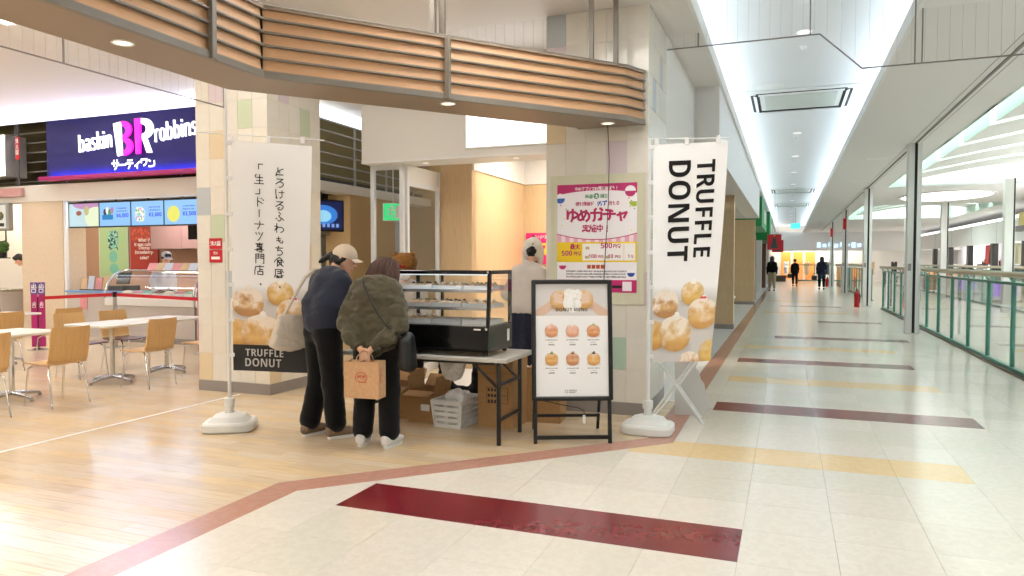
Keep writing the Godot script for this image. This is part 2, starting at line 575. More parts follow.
# ---------- bodies ----------
# bones: [from, to, radius there, radius here, optional blend]; the capsules are joined smoothly and meshed as surface nets
func skin(bones: Array, cell := 0.012, k := 0.03, wrinkle := 0.0, wfreq := 14.0, wseed := 3) -> Geo:
	var lo := Vector3(1e9, 1e9, 1e9)
	var hi := -lo
	for b in bones:
		var r: float = maxf(b[2], b[3]) + cell * 3.0 + k * 0.3
		for p in [b[0], b[1]]:
			lo = lo.min(p - Vector3.ONE * r)
			hi = hi.max(p + Vector3.ONE * r)
	var nx := int((hi.x - lo.x) / cell) + 2
	var ny := int((hi.y - lo.y) / cell) + 2
	var nz := int((hi.z - lo.z) / cell) + 2
	var f := PackedFloat32Array()
	f.resize(nx * ny * nz)
	f.fill(9.0)
	var noise := FastNoiseLite.new()
	noise.frequency = wfreq * 0.1
	noise.seed = wseed
	noise.fractal_octaves = 2
	for b in bones:
		var a: Vector3 = b[0]
		var ba: Vector3 = b[1] - a
		var ra: float = b[2]
		var dr: float = b[3] - ra
		var kk: float = b[4] if b.size() > 4 else k
		var inv := 1.0 / maxf(ba.length_squared(), 1e-9)
		var reach := maxf(ra, ra + dr) + cell * 2.5 + kk * 0.3
		var p0 := ((a.min(a + ba) - Vector3.ONE * reach) - lo) / cell
		var p1 := ((a.max(a + ba) + Vector3.ONE * reach) - lo) / cell
		for z in range(maxi(0, int(p0.z)), mini(nz, int(p1.z) + 2)):
			for y in range(maxi(0, int(p0.y)), mini(ny, int(p1.y) + 2)):
				var row := (z * ny + y) * nx
				for x in range(maxi(0, int(p0.x)), mini(nx, int(p1.x) + 2)):
					var pa := lo + Vector3(x, y, z) * cell - a
					var h := clampf(pa.dot(ba) * inv, 0.0, 1.0)
					var d := (pa - ba * h).length() - ra - dr * h
					var e := f[row + x]
					if e < 8.0:
						var m := maxf(kk - absf(e - d), 0.0)
						d = minf(d, e) - m * m / (kk * 4.0 + 1e-9)
					f[row + x] = d
	if wrinkle > 0.0:
		for z in nz:
			for y in ny:
				for x in nx:
					var i := (z * ny + y) * nx + x
					if absf(f[i]) < cell * 3.0:
						var p := (lo + Vector3(x, y, z) * cell) * 10.0
						f[i] += noise.get_noise_3d(p.x, p.y * 1.6, p.z) * wrinkle
	var id := {}
	var pv := PackedVector3Array()
	var nv := PackedVector3Array()
	var sy := nx
	var sz := nx * ny
	var off := [0, 1, sy, sy + 1, sz, sz + 1, sz + sy, sz + sy + 1]
	for z in nz - 1:
		for y in ny - 1:
			var row := (z * ny + y) * nx
			for x in nx - 1:
				var i := row + x
				var v0 := f[i]
				if v0 > cell * 2.0:
					continue
				var neg := 0
				for o in off:
					if f[i + o] < 0.0:
						neg += 1
				if neg == 0 or neg == 8:
					continue
				var s := Vector3.ZERO
				var c := 0
				for e in 12:
					var ax := e / 4
					var q := e % 4
					var o0 := 0
					var b0 := Vector3.ZERO
					var dx := Vector3.ZERO
					var st := 1
					if ax == 0: o0 = (q & 1) * sy + (q >> 1) * sz; b0 = Vector3(0, q & 1, q >> 1); dx = Vector3.RIGHT
					elif ax == 1: o0 = (q & 1) + (q >> 1) * sz; b0 = Vector3(q & 1, 0, q >> 1); dx = Vector3.UP; st = sy
					else: o0 = (q & 1) + (q >> 1) * sy; b0 = Vector3(q & 1, q >> 1, 0); dx = Vector3.BACK; st = sz
					var fa := f[i + o0]
					var fb := f[i + o0 + st]
					if (fa < 0.0) != (fb < 0.0):
						s += b0 + dx * (fa / (fa - fb))
						c += 1
				id[i] = pv.size()
				pv.append(lo + (Vector3(x, y, z) + s / c) * cell)
				nv.append(Vector3(f[i + 1] - v0 + f[i + 1 + sy + sz] - f[i + sy + sz], f[i + sy] - v0 + f[i + 1 + sy + sz] - f[i + 1 + sz], f[i + sz] - v0 + f[i + 1 + sy + sz] - f[i + 1 + sy]).normalized())
	var g := Geo.new()
	for i in id:
		var v0 := f[i]
		for ax in 3:
			var st: int = [1, sy, sz][ax]
			if (v0 < 0.0) == (f[i + st] < 0.0):
				continue
			var u: int = [sy, sz, 1][ax]
			var w: int = [sz, 1, sy][ax]
			if not (id.has(i - u) and id.has(i - w) and id.has(i - u - w)):
				continue
			var a: int = id[i]
			var b: int = id[i - u]
			var c: int = id[i - u - w]
			var d: int = id[i - w]
			g.tri(pv[a], pv[b], pv[c], nv[a], nv[b], nv[c])
			g.tri(pv[a], pv[c], pv[d], nv[a], nv[c], nv[d])
	return g


func V(x: float, y: float, z: float) -> Vector3:
	return Vector3(x, y, z)


var head_shape: Geo
var hand_shape: Geo

# chin at the origin, crown at y = 0.22, face towards -z
func make_head() -> Geo:
	var b := [
		[V(0, 0.135, 0.015), V(0, 0.14, 0.0), 0.083, 0.078], [V(0, 0.125, 0.035), V(0, 0.13, 0.04), 0.075, 0.07],
		[V(0, 0.1, -0.03), V(0, 0.03, -0.045), 0.06, 0.034], [V(-0.035, 0.07, -0.01), V(-0.012, 0.018, -0.05), 0.032, 0.022], [V(0.035, 0.07, -0.01), V(0.012, 0.018, -0.05), 0.032, 0.022],
		[V(-0.03, 0.118, -0.07), V(0.03, 0.118, -0.07), 0.012, 0.012, 0.02],
		[V(0, 0.105, -0.088), V(0, 0.078, -0.106), 0.008, 0.012, 0.012], [V(-0.012, 0.074, -0.092), V(0.012, 0.074, -0.092), 0.009, 0.009, 0.01],
		[V(-0.018, 0.046, -0.082), V(0.018, 0.046, -0.082), 0.007, 0.007, 0.008], [V(-0.014, 0.038, -0.08), V(0.014, 0.038, -0.08), 0.007, 0.007, 0.008],
		[V(0.078, 0.115, 0.02), V(0.076, 0.08, 0.012), 0.014, 0.009, 0.012], [V(-0.078, 0.115, 0.02), V(-0.076, 0.08, 0.012), 0.014, 0.009, 0.012],
		[V(0, 0.06, 0.02), V(0, -0.05, 0.035), 0.05, 0.05],
	]
	return skin(b, 0.005, 0.03)


# wrist at the origin, fingers hanging down along -y, thumb towards -z, palm towards +x; a relaxed right or left hand
func make_hand() -> Geo:
	var b := [[V(0, 0.02, 0), V(0, -0.02, 0), 0.024, 0.022], [V(0, -0.02, -0.018), V(0, -0.075, -0.026), 0.016, 0.014], [V(0, -0.02, 0.014), V(0, -0.07, 0.026), 0.016, 0.013], [V(0, -0.04, 0), V(0, -0.075, 0), 0.016, 0.014]]
	var roots := [[-0.028, 0.066], [-0.01, 0.075], [0.009, 0.07], [0.026, 0.055]]
	for r in roots:
		var p := V(0, -0.075, r[0])
		var q := p + V(0.006, -r[1] * 0.5, r[0] * 0.1)
		var s := q + V(0.02, -r[1] * 0.42, 0)
		b.append([p, q, 0.0095, 0.0088, 0.006])
		b.append([q, s, 0.0088, 0.0075, 0.004])
	b.append([V(0.004, -0.022, -0.022), V(0.014, -0.055, -0.045), 0.013, 0.011, 0.012])
	b.append([V(0.014, -0.055, -0.045), V(0.022, -0.082, -0.05), 0.01, 0.008, 0.004])
	return skin(b, 0.004, 0.01)


func limb(pts: Array, rs: Array) -> Array:
	var o := []
	for i in pts.size() - 1:
		o.append([pts[i], pts[i + 1], rs[i], rs[i + 1]])
	return o


func mirrored(bones: Array) -> Array:
	var o := bones.duplicate()
	for b in bones:
		var c: Array = b.duplicate()
		c[0] = b[0] * V(-1, 1, 1)
		c[1] = b[1] * V(-1, 1, 1)
		o.append(c)
	return o


# eyes, brows and mouth of a head set at T
func face(p: Node3D, T: Transform3D) -> void:
	var e := Geo.new()
	for s in [-1, 1]:
		e.ball(V(s * 0.031, 0.1, -0.0835), V(0.012, 0.0055, 0.005), 10, 6)
	obj("eyes", Geo.new().add(e, T), M.ink, p)
	var w := Geo.new()
	for s in [-1, 1]:
		w.tube([V(s * 0.016, 0.121, -0.086), V(s * 0.032, 0.125, -0.084), V(s * 0.048, 0.12, -0.075)], 0.0035, 5)
	obj("eyebrows", Geo.new().add(w, T), M.ink, p)
	obj("mouth", Geo.new().tube([V(-0.02, 0.043, -0.087), V(0, 0.0425, -0.0905), V(0.02, 0.043, -0.087)], 0.0032, 5).warp(func(q): return T * q), M.lips, p)


func shoe(g: Geo, at: Vector3, turn: float, s := 1.0) -> void:
	var T := Transform3D(Basis(Vector3.UP, turn).scaled(Vector3.ONE * s), at)
	g.add(skin([[V(0, 0.035, 0.05), V(0, 0.03, -0.11), 0.036, 0.034], [V(0, 0.03, -0.11), V(0.004, 0.025, -0.165), 0.036, 0.027], [V(0, 0.06, 0.045), V(0, 0.05, -0.02), 0.036, 0.036]], 0.009, 0.02), T)


func sole(g: Geo, at: Vector3, turn: float) -> void:
	var pts := PackedVector2Array()
	for k in 18:
		var t := TAU * k / 18.0
		pts.append(Vector2(cos(t) * (0.043 if sin(t) > 0 else 0.038), sin(t) * 0.128))
	g.prism(pts, Transform3D(Basis(Vector3.UP, turn) * Basis(Vector3.RIGHT, -PI / 2), at + Basis(Vector3.UP, turn) * V(0, 0, -0.055)), 0.022)


# A standing figure seen mostly from afar or behind a counter. o: height, lean, arms, colours
func simple_person(label: String, at: Vector3, turn: float, o: Dictionary) -> Node3D:
	var t := thing("person", label, "person", at, turn, o.get("group", ""))
	var s: float = o.get("h", 1.66) / 1.68
	var cell: float = o.get("cell", 0.016)
	var lean: float = o.get("lean", 0.0)
	var st: float = o.get("stride", 0.0)
	var sway := func(p: Vector3) -> Vector3:
		var k := clampf((p.y - 0.9) / 0.7, 0.0, 1.0)
		return V(p.x, p.y - k * absf(lean) * 0.15, p.z - lean * k * k) * s
	var hipl := V(-0.09, 0.88, 0)
	var legs := []
	for sd in [-1, 1]:
		legs += limb([sway.call(V(sd * 0.09, 0.9, 0)), sway.call(V(sd * 0.1, 0.48, sd * st * 0.5 - 0.02)), sway.call(V(sd * 0.1, 0.13, sd * st + 0.02 * absf(st) * 10))], [0.088 * s, 0.062 * s, 0.042 * s])
	var arms := []
	var hands := []
	var poses: Array = o.get("arms", [[V(-0.205, 1.1, 0.02), V(-0.205, 0.85, -0.05)], [V(0.205, 1.1, 0.02), V(0.205, 0.85, -0.05)]])
	for i in 2:
		var sd := -1 if i == 0 else 1
		arms += limb([sway.call(V(sd * 0.15, 1.325, 0.01)), sway.call(poses[i][0]), sway.call(poses[i][1])], [0.055 * s, 0.045 * s, 0.034 * s])
		hands.append([sway.call(poses[i][0]), sway.call(poses[i][1])])
	var torso := [
		[sway.call(V(-0.08, 0.95, 0)), sway.call(V(0.08, 0.95, 0)), 0.1 * s, 0.1 * s], [sway.call(V(-0.05, 1.0, 0)), sway.call(V(-0.09, 1.3, 0)), 0.1 * s, 0.1 * s], [sway.call(V(0.05, 1.0, 0)), sway.call(V(0.09, 1.3, 0)), 0.1 * s, 0.1 * s],
		[sway.call(V(-0.12, 1.335, 0.01)), sway.call(V(0, 1.385, 0.01)), 0.056 * s, 0.062 * s], [sway.call(V(0.12, 1.335, 0.01)), sway.call(V(0, 1.385, 0.01)), 0.056 * s, 0.062 * s], [sway.call(V(0, 1.36, 0.01)), sway.call(V(0, 1.5, -0.005)), 0.055 * s, 0.05 * s],
	]
	var thin := []
	for b in torso + arms + legs:
		thin.append([b[0], b[1], b[2] * 0.85, b[3] * 0.85])
	var body := skin(thin, cell * 1.2, 0.04)
	var hb: Basis = Basis(Vector3.UP, o.get("look", 0.0)) * Basis(Vector3.RIGHT, -o.get("nod", 0.1))
	var hp: Vector3 = sway.call(V(0, 1.47, -0.02))
	var T := Transform3D(hb.scaled(Vector3.ONE * s), hp)
	body.add(head_shape, T)
	for i in 2:
		var d: Vector3 = (hands[i][1] - hands[i][0]).normalized()
		var bs := Basis(Quaternion(Vector3.DOWN, d))
		if i == 0:
			bs = bs * Basis.from_scale(V(-1, 1, 1))
		body.add(hand_shape, Transform3D(bs.scaled(Vector3.ONE * s), hands[i][1]))
	obj("body", body, M.skin, t)
	face(t, T)
	var grow: float = o.get("puff", 0.012)
	var top := []
	for b in torso.slice(0, 5) + arms:
		top.append([b[0], b[1], b[2] + grow, b[3] + grow])
	if o.get("coat", 0.0) > 0.0:
		for sd in [-1, 1]:
			top.append([sway.call(V(sd * 0.07, 0.95, 0)), sway.call(V(sd * 0.08, 0.95 - o.coat, 0.01)), 0.11 * s, 0.12 * s])
	obj(o.get("top_name", "jacket"), skin(top, cell, 0.05, 0.003, 7.0), o.top, t)
	var low := []
	for b in legs:
		low.append([b[0], b[1] + V(0, 0.05 if b[1].y < 0.2 else 0.0, 0), b[2] + 0.014, b[3] + 0.02])
	low.append([sway.call(V(-0.07, 0.92, 0)), sway.call(V(0.07, 0.92, 0)), 0.1 * s, 0.1 * s])
	obj("trousers", skin(low, cell, 0.03, 0.003, 7.0), o.low, t)
	for sd in [-1, 1]:
		var sh := Geo.new()
		shoe(sh, sway.call(V(sd * 0.1, 0, sd * st + 0.02 * absf(st) * 10)), 0.0, s)
		obj("shoe", sh, o.get("shoes", M.black_cloth), t)
	if o.has("hair"):
		var hr := [[V(0, 0.15, 0.025), V(0, 0.15, 0.0), 0.088, 0.082], [V(0, 0.1, 0.055), V(0, 0.1, 0.045), 0.07, 0.07], [V(-0.06, 0.15, 0.01), V(-0.066, 0.1, 0.02), 0.03, 0.025], [V(0.06, 0.15, 0.01), V(0.066, 0.1, 0.02), 0.03, 0.025], [V(-0.03, 0.185, -0.055), V(0.03, 0.185, -0.055), 0.032, 0.032]]
		if o.get("long_hair", false):
			for sx in [-0.05, 0.0, 0.05]:
				hr.append([V(sx, 0.12, 0.06), V(sx * 1.3, -0.05, 0.075), 0.06, 0.04])
		obj("hair", Geo.new().add(skin(hr, 0.009, 0.03, 0.006, 40.0), T), o.hair, t)
	t.set_meta("head", T)
	return t


# the woman in the olive jacket and the person in the navy sweater
func customers() -> void:
	# woman: back to the room, hands behind her, head bowed to the display case
	var t := thing("person", "person in olive padded jacket and black trousers seen from behind, hands clasped at the back", "person", V(-3.03, 0, -4.93), 6.0)
	var legs := []
	for s in [-1, 1]:
		legs += limb([V(s * 0.085, 0.82, 0), V(s * 0.1, 0.44, -0.01), V(s * 0.115, 0.08, 0.03)], [0.09, 0.066, 0.045])
	var arms := []
	for s in [-1, 1]:
		arms += limb([V(s * 0.16, 1.22, 0.0), V(s * 0.225, 0.98, 0.07), V(s * 0.12, 0.845, 0.165), V(s * 0.045, 0.79, 0.185)], [0.055, 0.045, 0.036, 0.028])
	var torso := [[V(-0.08, 0.86, 0), V(0.08, 0.86, 0), 0.1, 0.1], [V(-0.05, 0.9, 0), V(-0.09, 1.16, -0.01), 0.09, 0.1], [V(0.05, 0.9, 0), V(0.09, 1.16, -0.01), 0.09, 0.1], [V(-0.14, 1.24, -0.01), V(0.14, 1.24, -0.01), 0.06, 0.06], [V(0, 1.24, -0.01), V(0, 1.34, -0.05), 0.052, 0.048]]
	var core := []
	for b in torso + arms + legs:
		core.append([b[0], b[1], b[2] * 0.82, b[3] * 0.82])
	var body := skin(core, 0.013, 0.03)
	var T := Transform3D(Basis(Vector3.UP, -0.12) * Basis(Vector3.RIGHT, -0.46), V(0, 1.255, -0.1))
	body.add(head_shape, T)
	# clasped hands: two palms one over the other, fingers curled round the bag's handles
	var hb := []
	for s in [-1, 1]:
		var pal := V(s * 0.022, 0.765, 0.195)
		hb += [[V(s * 0.05, 0.792, 0.187), pal, 0.024, 0.023], [pal, V(s * 0.004, 0.735, 0.205), 0.023, 0.018]]
		for k in 4:
			var r := V(s * (0.012 - k * 0.002), 0.762 - k * 0.016, 0.214 + (0.006 if s > 0 else -0.004))
			var q := r + V(-s * 0.028, -0.012, 0.006)
			hb.append([r, q, 0.0095, 0.009, 0.004])
			hb.append([q, q + V(-s * 0.02, -0.012, -0.012), 0.009, 0.0075, 0.004])
		hb.append([V(s * 0.03, 0.778, 0.205), V(s * 0.005, 0.79, 0.222), 0.011, 0.01, 0.006])
		hb.append([V(s * 0.005, 0.79, 0.222), V(-s * 0.02, 0.782, 0.224), 0.01, 0.008, 0.004])
	body.add(skin(hb, 0.004, 0.009))
	obj("body", body, M.skin, t)
	face(t, T)
	var jk := []
	for s in [-1, 1]:
		jk += limb([V(s * 0.15, 1.23, 0.0), V(s * 0.205, 1.09, 0.035), V(s * 0.228, 0.97, 0.07), V(s * 0.155, 0.88, 0.145), V(s * 0.08, 0.82, 0.178)], [0.07, 0.068, 0.064, 0.056, 0.042])
		jk.append([V(s * 0.07, 1.19, 0.01), V(s * 0.08, 1.0, 0.015), 0.115, 0.12])
		jk.append([V(s * 0.08, 1.0, 0.015), V(s * 0.085, 0.82, 0.015), 0.12, 0.112])
		# folds of the padded back and sleeves
		jk.append([V(s * 0.15, 1.17, 0.085), V(s * 0.03, 0.95, 0.125), 0.024, 0.016, 0.018])
		jk.append([V(s * 0.19, 1.08, 0.075), V(s * 0.07, 0.88, 0.125), 0.022, 0.014, 0.018])
		jk.append([V(s * 0.22, 1.1, 0.075), V(s * 0.25, 1.04, 0.06), 0.036, 0.04, 0.015])
		jk.append([V(s * 0.24, 0.95, 0.1), V(s * 0.26, 0.95, 0.06), 0.04, 0.04, 0.015])
		jk.append([V(s * 0.18, 0.88, 0.16), V(s * 0.2, 0.86, 0.12), 0.034, 0.034, 0.015])
	jk.append([V(0, 0.8, 0.045), V(0, 1.2, 0.02), 0.112, 0.115])
	jk.append([V(-0.12, 1.265, 0.0), V(0.12, 1.265, 0.0), 0.07, 0.07])
	jk.append([V(-0.06, 1.305, 0.02), V(0.06, 1.305, 0.02), 0.05, 0.05])
	obj("jacket", skin(jk, 0.011, 0.035, 0.011, 11.0, 5), M.olive_nylon, t)
	for s in [-1, 1]:
		obj("cuff", Geo.new().tube([V(s * 0.098, 0.822, 0.178), V(s * 0.06, 0.8, 0.188)], [0.046, 0.038], 14), M.olive_rib, t)
	var tr := []
	for s in [-1, 1]:
		tr += limb([V(s * 0.085, 0.84, 0), V(s * 0.1, 0.44, -0.005), V(s * 0.115, 0.125, 0.02)], [0.115, 0.086, 0.082])
	tr.append([V(-0.07, 0.82, 0.0), V(0.07, 0.82, 0.0), 0.105, 0.105])
	obj("trousers", skin(tr, 0.013, 0.03, 0.004, 7.0), M.black_cloth, t)
	for s in [-1, 1]:
		var sh := Geo.new()
		var so := Geo.new()
		shoe(sh, V(s * 0.115, 0.015, 0.03), -s * 0.15)
		sole(so, V(s * 0.115, 0.0, 0.03), -s * 0.15)
		obj("sole", so, M.white_plastic, obj("shoe", sh, M.white_shoe, t))
	var hair := skin([[V(0, 0.145, 0.025), V(0, 0.135, 0.005), 0.098, 0.094], [V(0, 0.1, 0.05), V(0, 0.02, 0.06), 0.085, 0.075]], 0.01, 0.03)
	var hg := RandomNumberGenerator.new()
	hg.seed = 19
	for k in 190:
		var an := -2.25 + 4.5 * k / 189.0 + hg.randf_range(-0.06, 0.06)
		var lay := hg.randf_range(0.0, 0.014)
		var dx := sin(an)
		var dz := cos(an)
		var low := hg.randf_range(-0.1, -0.045)
		var wob := hg.randf_range(-0.012, 0.012)
		var st: Array = [V(dx * 0.015, 0.243, dz * 0.015 - 0.01), V(dx * (0.072 + lay), 0.222, dz * 0.075 + 0.005), V(dx * (0.106 + lay), 0.15, dz * (0.104 + lay) + 0.018), V(dx * (0.12 + lay), 0.06, dz * (0.112 + lay) + 0.025), V(dx * (0.118 + lay) + wob, low, dz * (0.1 + lay) + 0.03)]
		hair.tube(st, [0.006, 0.008, 0.0085, 0.0075, 0.002], 5)
	obj("hair", Geo.new().add(hair, T), M.brown_hair, t)
	# cross-body strap and the black bag that hangs from it on her right hip
	var bagt := thing("shoulder_bag", "small black shoulder bag on a thin strap across the olive jacket", "bag", V(-3.03, 0, -4.93), 6.0)
	obj("strap", Geo.new().tube([V(-0.09, 1.32, 0.055), V(-0.05, 1.27, 0.115), V(0.02, 1.18, 0.155), V(0.1, 1.05, 0.175), V(0.17, 0.97, 0.18), V(0.26, 0.88, 0.12)], 0.0085, 6), M.black_leather, bagt)
	obj("pouch", skin([[V(0.28, 0.86, 0.03), V(0.29, 0.66, 0.03), 0.055, 0.065], [V(0.28, 0.84, 0.1), V(0.285, 0.67, 0.1), 0.05, 0.055]], 0.014, 0.05), M.black_leather, bagt)

	# person in navy sweater: turned half right, head in profile, pale cap
	t = thing("person", "person in navy sweater, beige cap and black trousers bending to the display case", "person", V(-3.59, 0, -5.04), -24.0)
	legs = []
	for s in [-1, 1]:
		legs += limb([V(s * 0.09, 0.88, 0.02), V(s * 0.11, 0.47, 0.0), V(s * 0.12, 0.08, 0.03 - s * 0.05)], [0.094, 0.068, 0.046])
	arms = []
	arms += limb([V(-0.19, 1.29, -0.06), V(-0.26, 1.06, -0.06), V(-0.16, 1.0, -0.27)], [0.055, 0.046, 0.036])
	arms += limb([V(0.19, 1.29, -0.06), V(0.25, 1.06, -0.08), V(0.12, 1.03, -0.3)], [0.055, 0.046, 0.036])
	torso = [[V(-0.08, 0.93, 0.02), V(0.08, 0.93, 0.02), 0.1, 0.1], [V(-0.05, 0.97, 0.02), V(-0.09, 1.24, -0.04), 0.095, 0.105], [V(0.05, 0.97, 0.02), V(0.09, 1.24, -0.04), 0.095, 0.105], [V(-0.15, 1.31, -0.06), V(0.15, 1.31, -0.06), 0.062, 0.062], [V(0, 1.32, -0.06), V(0, 1.43, -0.11), 0.055, 0.05]]
	core = []
	for b in torso + arms + legs:
		core.append([b[0], b[1], b[2] * 0.82, b[3] * 0.82])
	body = skin(core, 0.013, 0.03)
	T = Transform3D(Basis(Vector3.UP, -0.75) * Basis(Vector3.RIGHT, -0.3), V(0.0, 1.37, -0.16))
	body.add(head_shape, T)
	for s in [-1, 1]:
		var hB := Basis(Quaternion(Vector3.DOWN, V(-s * 0.4, 0.1, -0.8).normalized()))
		if s < 0:
			hB = hB * Basis.from_scale(V(-1, 1, 1))
		body.add(hand_shape, Transform3D(hB, V(s * 0.14, 1.015, -0.285)))
	obj("body", body, M.skin, t)
	face(t, T)
	var sw := []
	sw += limb([V(-0.185, 1.29, -0.05), V(-0.265, 1.06, -0.05), V(-0.17, 1.0, -0.25)], [0.078, 0.07, 0.05])
	sw += limb([V(0.185, 1.29, -0.05), V(0.255, 1.06, -0.07), V(0.13, 1.03, -0.28)], [0.078, 0.07, 0.05])
	for s in [-1, 1]:
		sw.append([V(s * 0.075, 0.95, 0.02), V(s * 0.1, 1.1, 0.0), 0.125, 0.13])
		sw.append([V(s * 0.1, 1.1, 0.0), V(s * 0.09, 1.27, -0.05), 0.13, 0.105])
	sw.append([V(0, 0.96, 0.035), V(0, 1.28, -0.03), 0.125, 0.11])
	sw.append([V(-0.13, 1.33, -0.06), V(0.13, 1.33, -0.06), 0.066, 0.066])
	sw.append([V(-0.03, 1.36, -0.06), V(0.03, 1.36, -0.06), 0.064, 0.064])
	obj("sweater", skin(sw, 0.012, 0.045, 0.006, 7.0, 8), M.navy_knit, t)
	tr = []
	for s in [-1, 1]:
		tr += limb([V(s * 0.085, 0.88, 0.02), V(s * 0.11, 0.46, 0.0), V(s * 0.12, 0.13, 0.03 - s * 0.05)], [0.115, 0.088, 0.086])
	tr.append([V(-0.07, 0.88, 0.02), V(0.07, 0.88, 0.02), 0.115, 0.115])
	obj("trousers", skin(tr, 0.013, 0.03, 0.004, 7.0, 11), M.black_cloth, t)
	for s in [-1, 1]:
		var sh := Geo.new()
		var so := Geo.new()
		shoe(sh, V(s * 0.12, 0.015, 0.03 - s * 0.05), -s * 0.15, 1.05)
		sole(so, V(s * 0.12, 0.0, 0.03 - s * 0.05), -s * 0.15)
		obj("sole", so, M.white_plastic, obj("shoe", sh, M.tan_shoe, t))
	var h2 := [[V(0, 0.13, 0.03), V(0, 0.12, 0.04), 0.084, 0.08], [V(-0.072, 0.13, 0.0), V(-0.072, 0.09, 0.02), 0.022, 0.018], [V(0.072, 0.13, 0.0), V(0.072, 0.09, 0.02), 0.022, 0.018], [V(0, 0.09, 0.075), V(0, 0.03, 0.065), 0.06, 0.045], [V(-0.05, 0.09, 0.04), V(-0.045, 0.045, 0.05), 0.035, 0.025], [V(0.05, 0.09, 0.04), V(0.045, 0.045, 0.05), 0.035, 0.025]]
	# a short tail through the back of the cap
	for k in 5:
		h2.append([V((k - 2) * 0.008, 0.12, 0.12), V((k - 2) * 0.02, 0.05 - absf(k - 2) * 0.01, 0.19), 0.022, 0.012, 0.012])
	obj("hair", Geo.new().add(skin(h2, 0.008, 0.02, 0.006, 60.0), T), M.black_hair, t)
	var cap := thing("baseball_cap", "pale beige baseball cap on the head above the navy sweater", "cap", t.transform * (T * V(0, 0.14, 0.0)), 0.0)
	cap.basis = t.basis * T.basis
	var prof := []
	for k in 9:
		var an := k * PI / 16.0
		prof.append(Vector2(cos(an) * 0.102, sin(an) * 0.1))
	obj("crown", Geo.new().lathe(prof, V(0, 0, 0.012), 24, 0.0, 0.94, 1.05), M.beige_cap, cap)
	obj("button", Geo.new().ball(V(0, 0.1, 0.012), V(0.01, 0.006, 0.01), 8, 5), M.beige_cap, cap)
	obj("brim", Geo.new().sheet(func(u, w): return V((u - 0.5) * 0.17, 0.008 - pow((u - 0.5) * 2.0, 2) * 0.022 - w * 0.012, -0.07 - w * (0.085 * sqrt(maxf(0.02, 1.0 - pow((u - 0.5) * 1.9, 2))))), 14, 5), M.beige_cap, cap)
	obj("band", Geo.new().lathe([Vector2(0.103, -0.012), Vector2(0.104, 0.01)], V(0, 0, 0.012), 24, 0.0, 0.94, 1.05), M.beige_cap, cap)
	obj("badge", Geo.new().prism(PackedVector2Array([Vector2(-0.014, -0.016), Vector2(0.014, -0.016), Vector2(0.016, 0.008), Vector2(0, 0.018), Vector2(-0.016, 0.008)]), Transform3D(Basis(Vector3.UP, PI - 0.55) * Basis(Vector3.RIGHT, 0.45), V(-0.055, 0.055, 0.086)), 0.003), M.brown_hair, cap)
	# the tote
	var tote := thing("tote_bag", "off-white cloth tote bag hanging from the shoulder of the navy sweater", "bag", V(-3.59, 0, -5.04), -24.0)
	var tb := []
	for k in 6:
		var u := k / 5.0
		tb.append([V(-0.27 - u * 0.02, 1.0 - u * 0.02, 0.26 - u * 0.28), V(-0.31 - u * 0.03, 0.74 + absf(u - 0.5) * 0.07, 0.29 - u * 0.32), 0.022, 0.05])
	obj("bag_body", skin(tb, 0.012, 0.05, 0.008, 12.0, 2), M.canvas, tote)
	obj("handle", Geo.new().tube([V(-0.28, 0.98, 0.24), V(-0.27, 1.12, 0.16), V(-0.22, 1.32, 0.06), V(-0.2, 1.392, -0.03), V(-0.24, 1.37, -0.1), V(-0.33, 1.12, -0.05), V(-0.3, 0.98, 0.0)], 0.013, 7), M.canvas, tote)

	# the kraft bag in the woman's hands
	var kb := thing("paper_bag", "kraft paper carrier bag with red round logo held behind the olive jacket", "bag", V(-3.03 + 0.03, 0.425, -4.93 + 0.22), 6.0)
	var bag := Geo.new()
	var w := 0.145
	var d := 0.06
	bag.quad(V(-w, 0, d), V(w, 0, d), V(w, 0.28, d), V(-w, 0.275, d), Vector3.BACK)
	bag.quad(V(-w, 0, -d), V(w, 0, -d), V(w, 0.28, -d), V(-w, 0.275, -d), Vector3.FORWARD)
	bag.quad(V(-w, 0, -d), V(w, 0, -d), V(w, 0, d), V(-w, 0, d), Vector3.DOWN)
	for s in [-1, 1]:
		bag.quad(V(s * w, 0, d), V(s * (w - 0.004), 0, 0), V(s * (w - 0.018), 0.278, 0), V(s * w, 0.278, d), V(s, 0, 0.3))
		bag.quad(V(s * w, 0, -d), V(s * (w - 0.004), 0, 0), V(s * (w - 0.018), 0.278, 0), V(s * w, 0.278, -d), V(s, 0, -0.3))
	obj("sack", bag, M.kraft, kb)
	for z in [-d, d]:
		obj("handle", Geo.new().tube([V(-0.05, 0.25, z), V(-0.046, 0.31, z * 0.6), V(-0.022, 0.35, 0.0), V(0.02, 0.35, 0.0), V(0.046, 0.31, z * 0.6), V(0.05, 0.25, z)], 0.0045, 6), M.kraft_cord, kb)
	var ring := Geo.new()
	for rr in [[0.048, 0.037, 0.004]]:
		var pr := []
		for k in 30:
			var an := TAU * k / 29.0
			pr.append(V(cos(an) * rr[0] + sin(an * 5) * 0.001, 0.16 + sin(an) * rr[1], d + 0.001))
		ring.tube(pr, 0.0022, 4)
	for k in 5:
		var x0 := -0.03 + k * 0.013
		ring.tube([V(x0, 0.15 + (k % 2) * 0.004, d + 0.001), V(x0 + 0.003, 0.176, d + 0.001), V(x0 + 0.008, 0.158 + (k % 3) * 0.006, d + 0.001), V(x0 + 0.011, 0.172, d + 0.001)], 0.0026, 4)
	for k in 6:
		ring.tube([V(-0.012 + k * 0.011, 0.118, d + 0.001), V(-0.008 + k * 0.011, 0.128 - (k % 2) * 0.003, d + 0.001)], 0.0022, 4)
	obj("logo", ring, M.red_ink, kb)
	var sp := Geo.new()
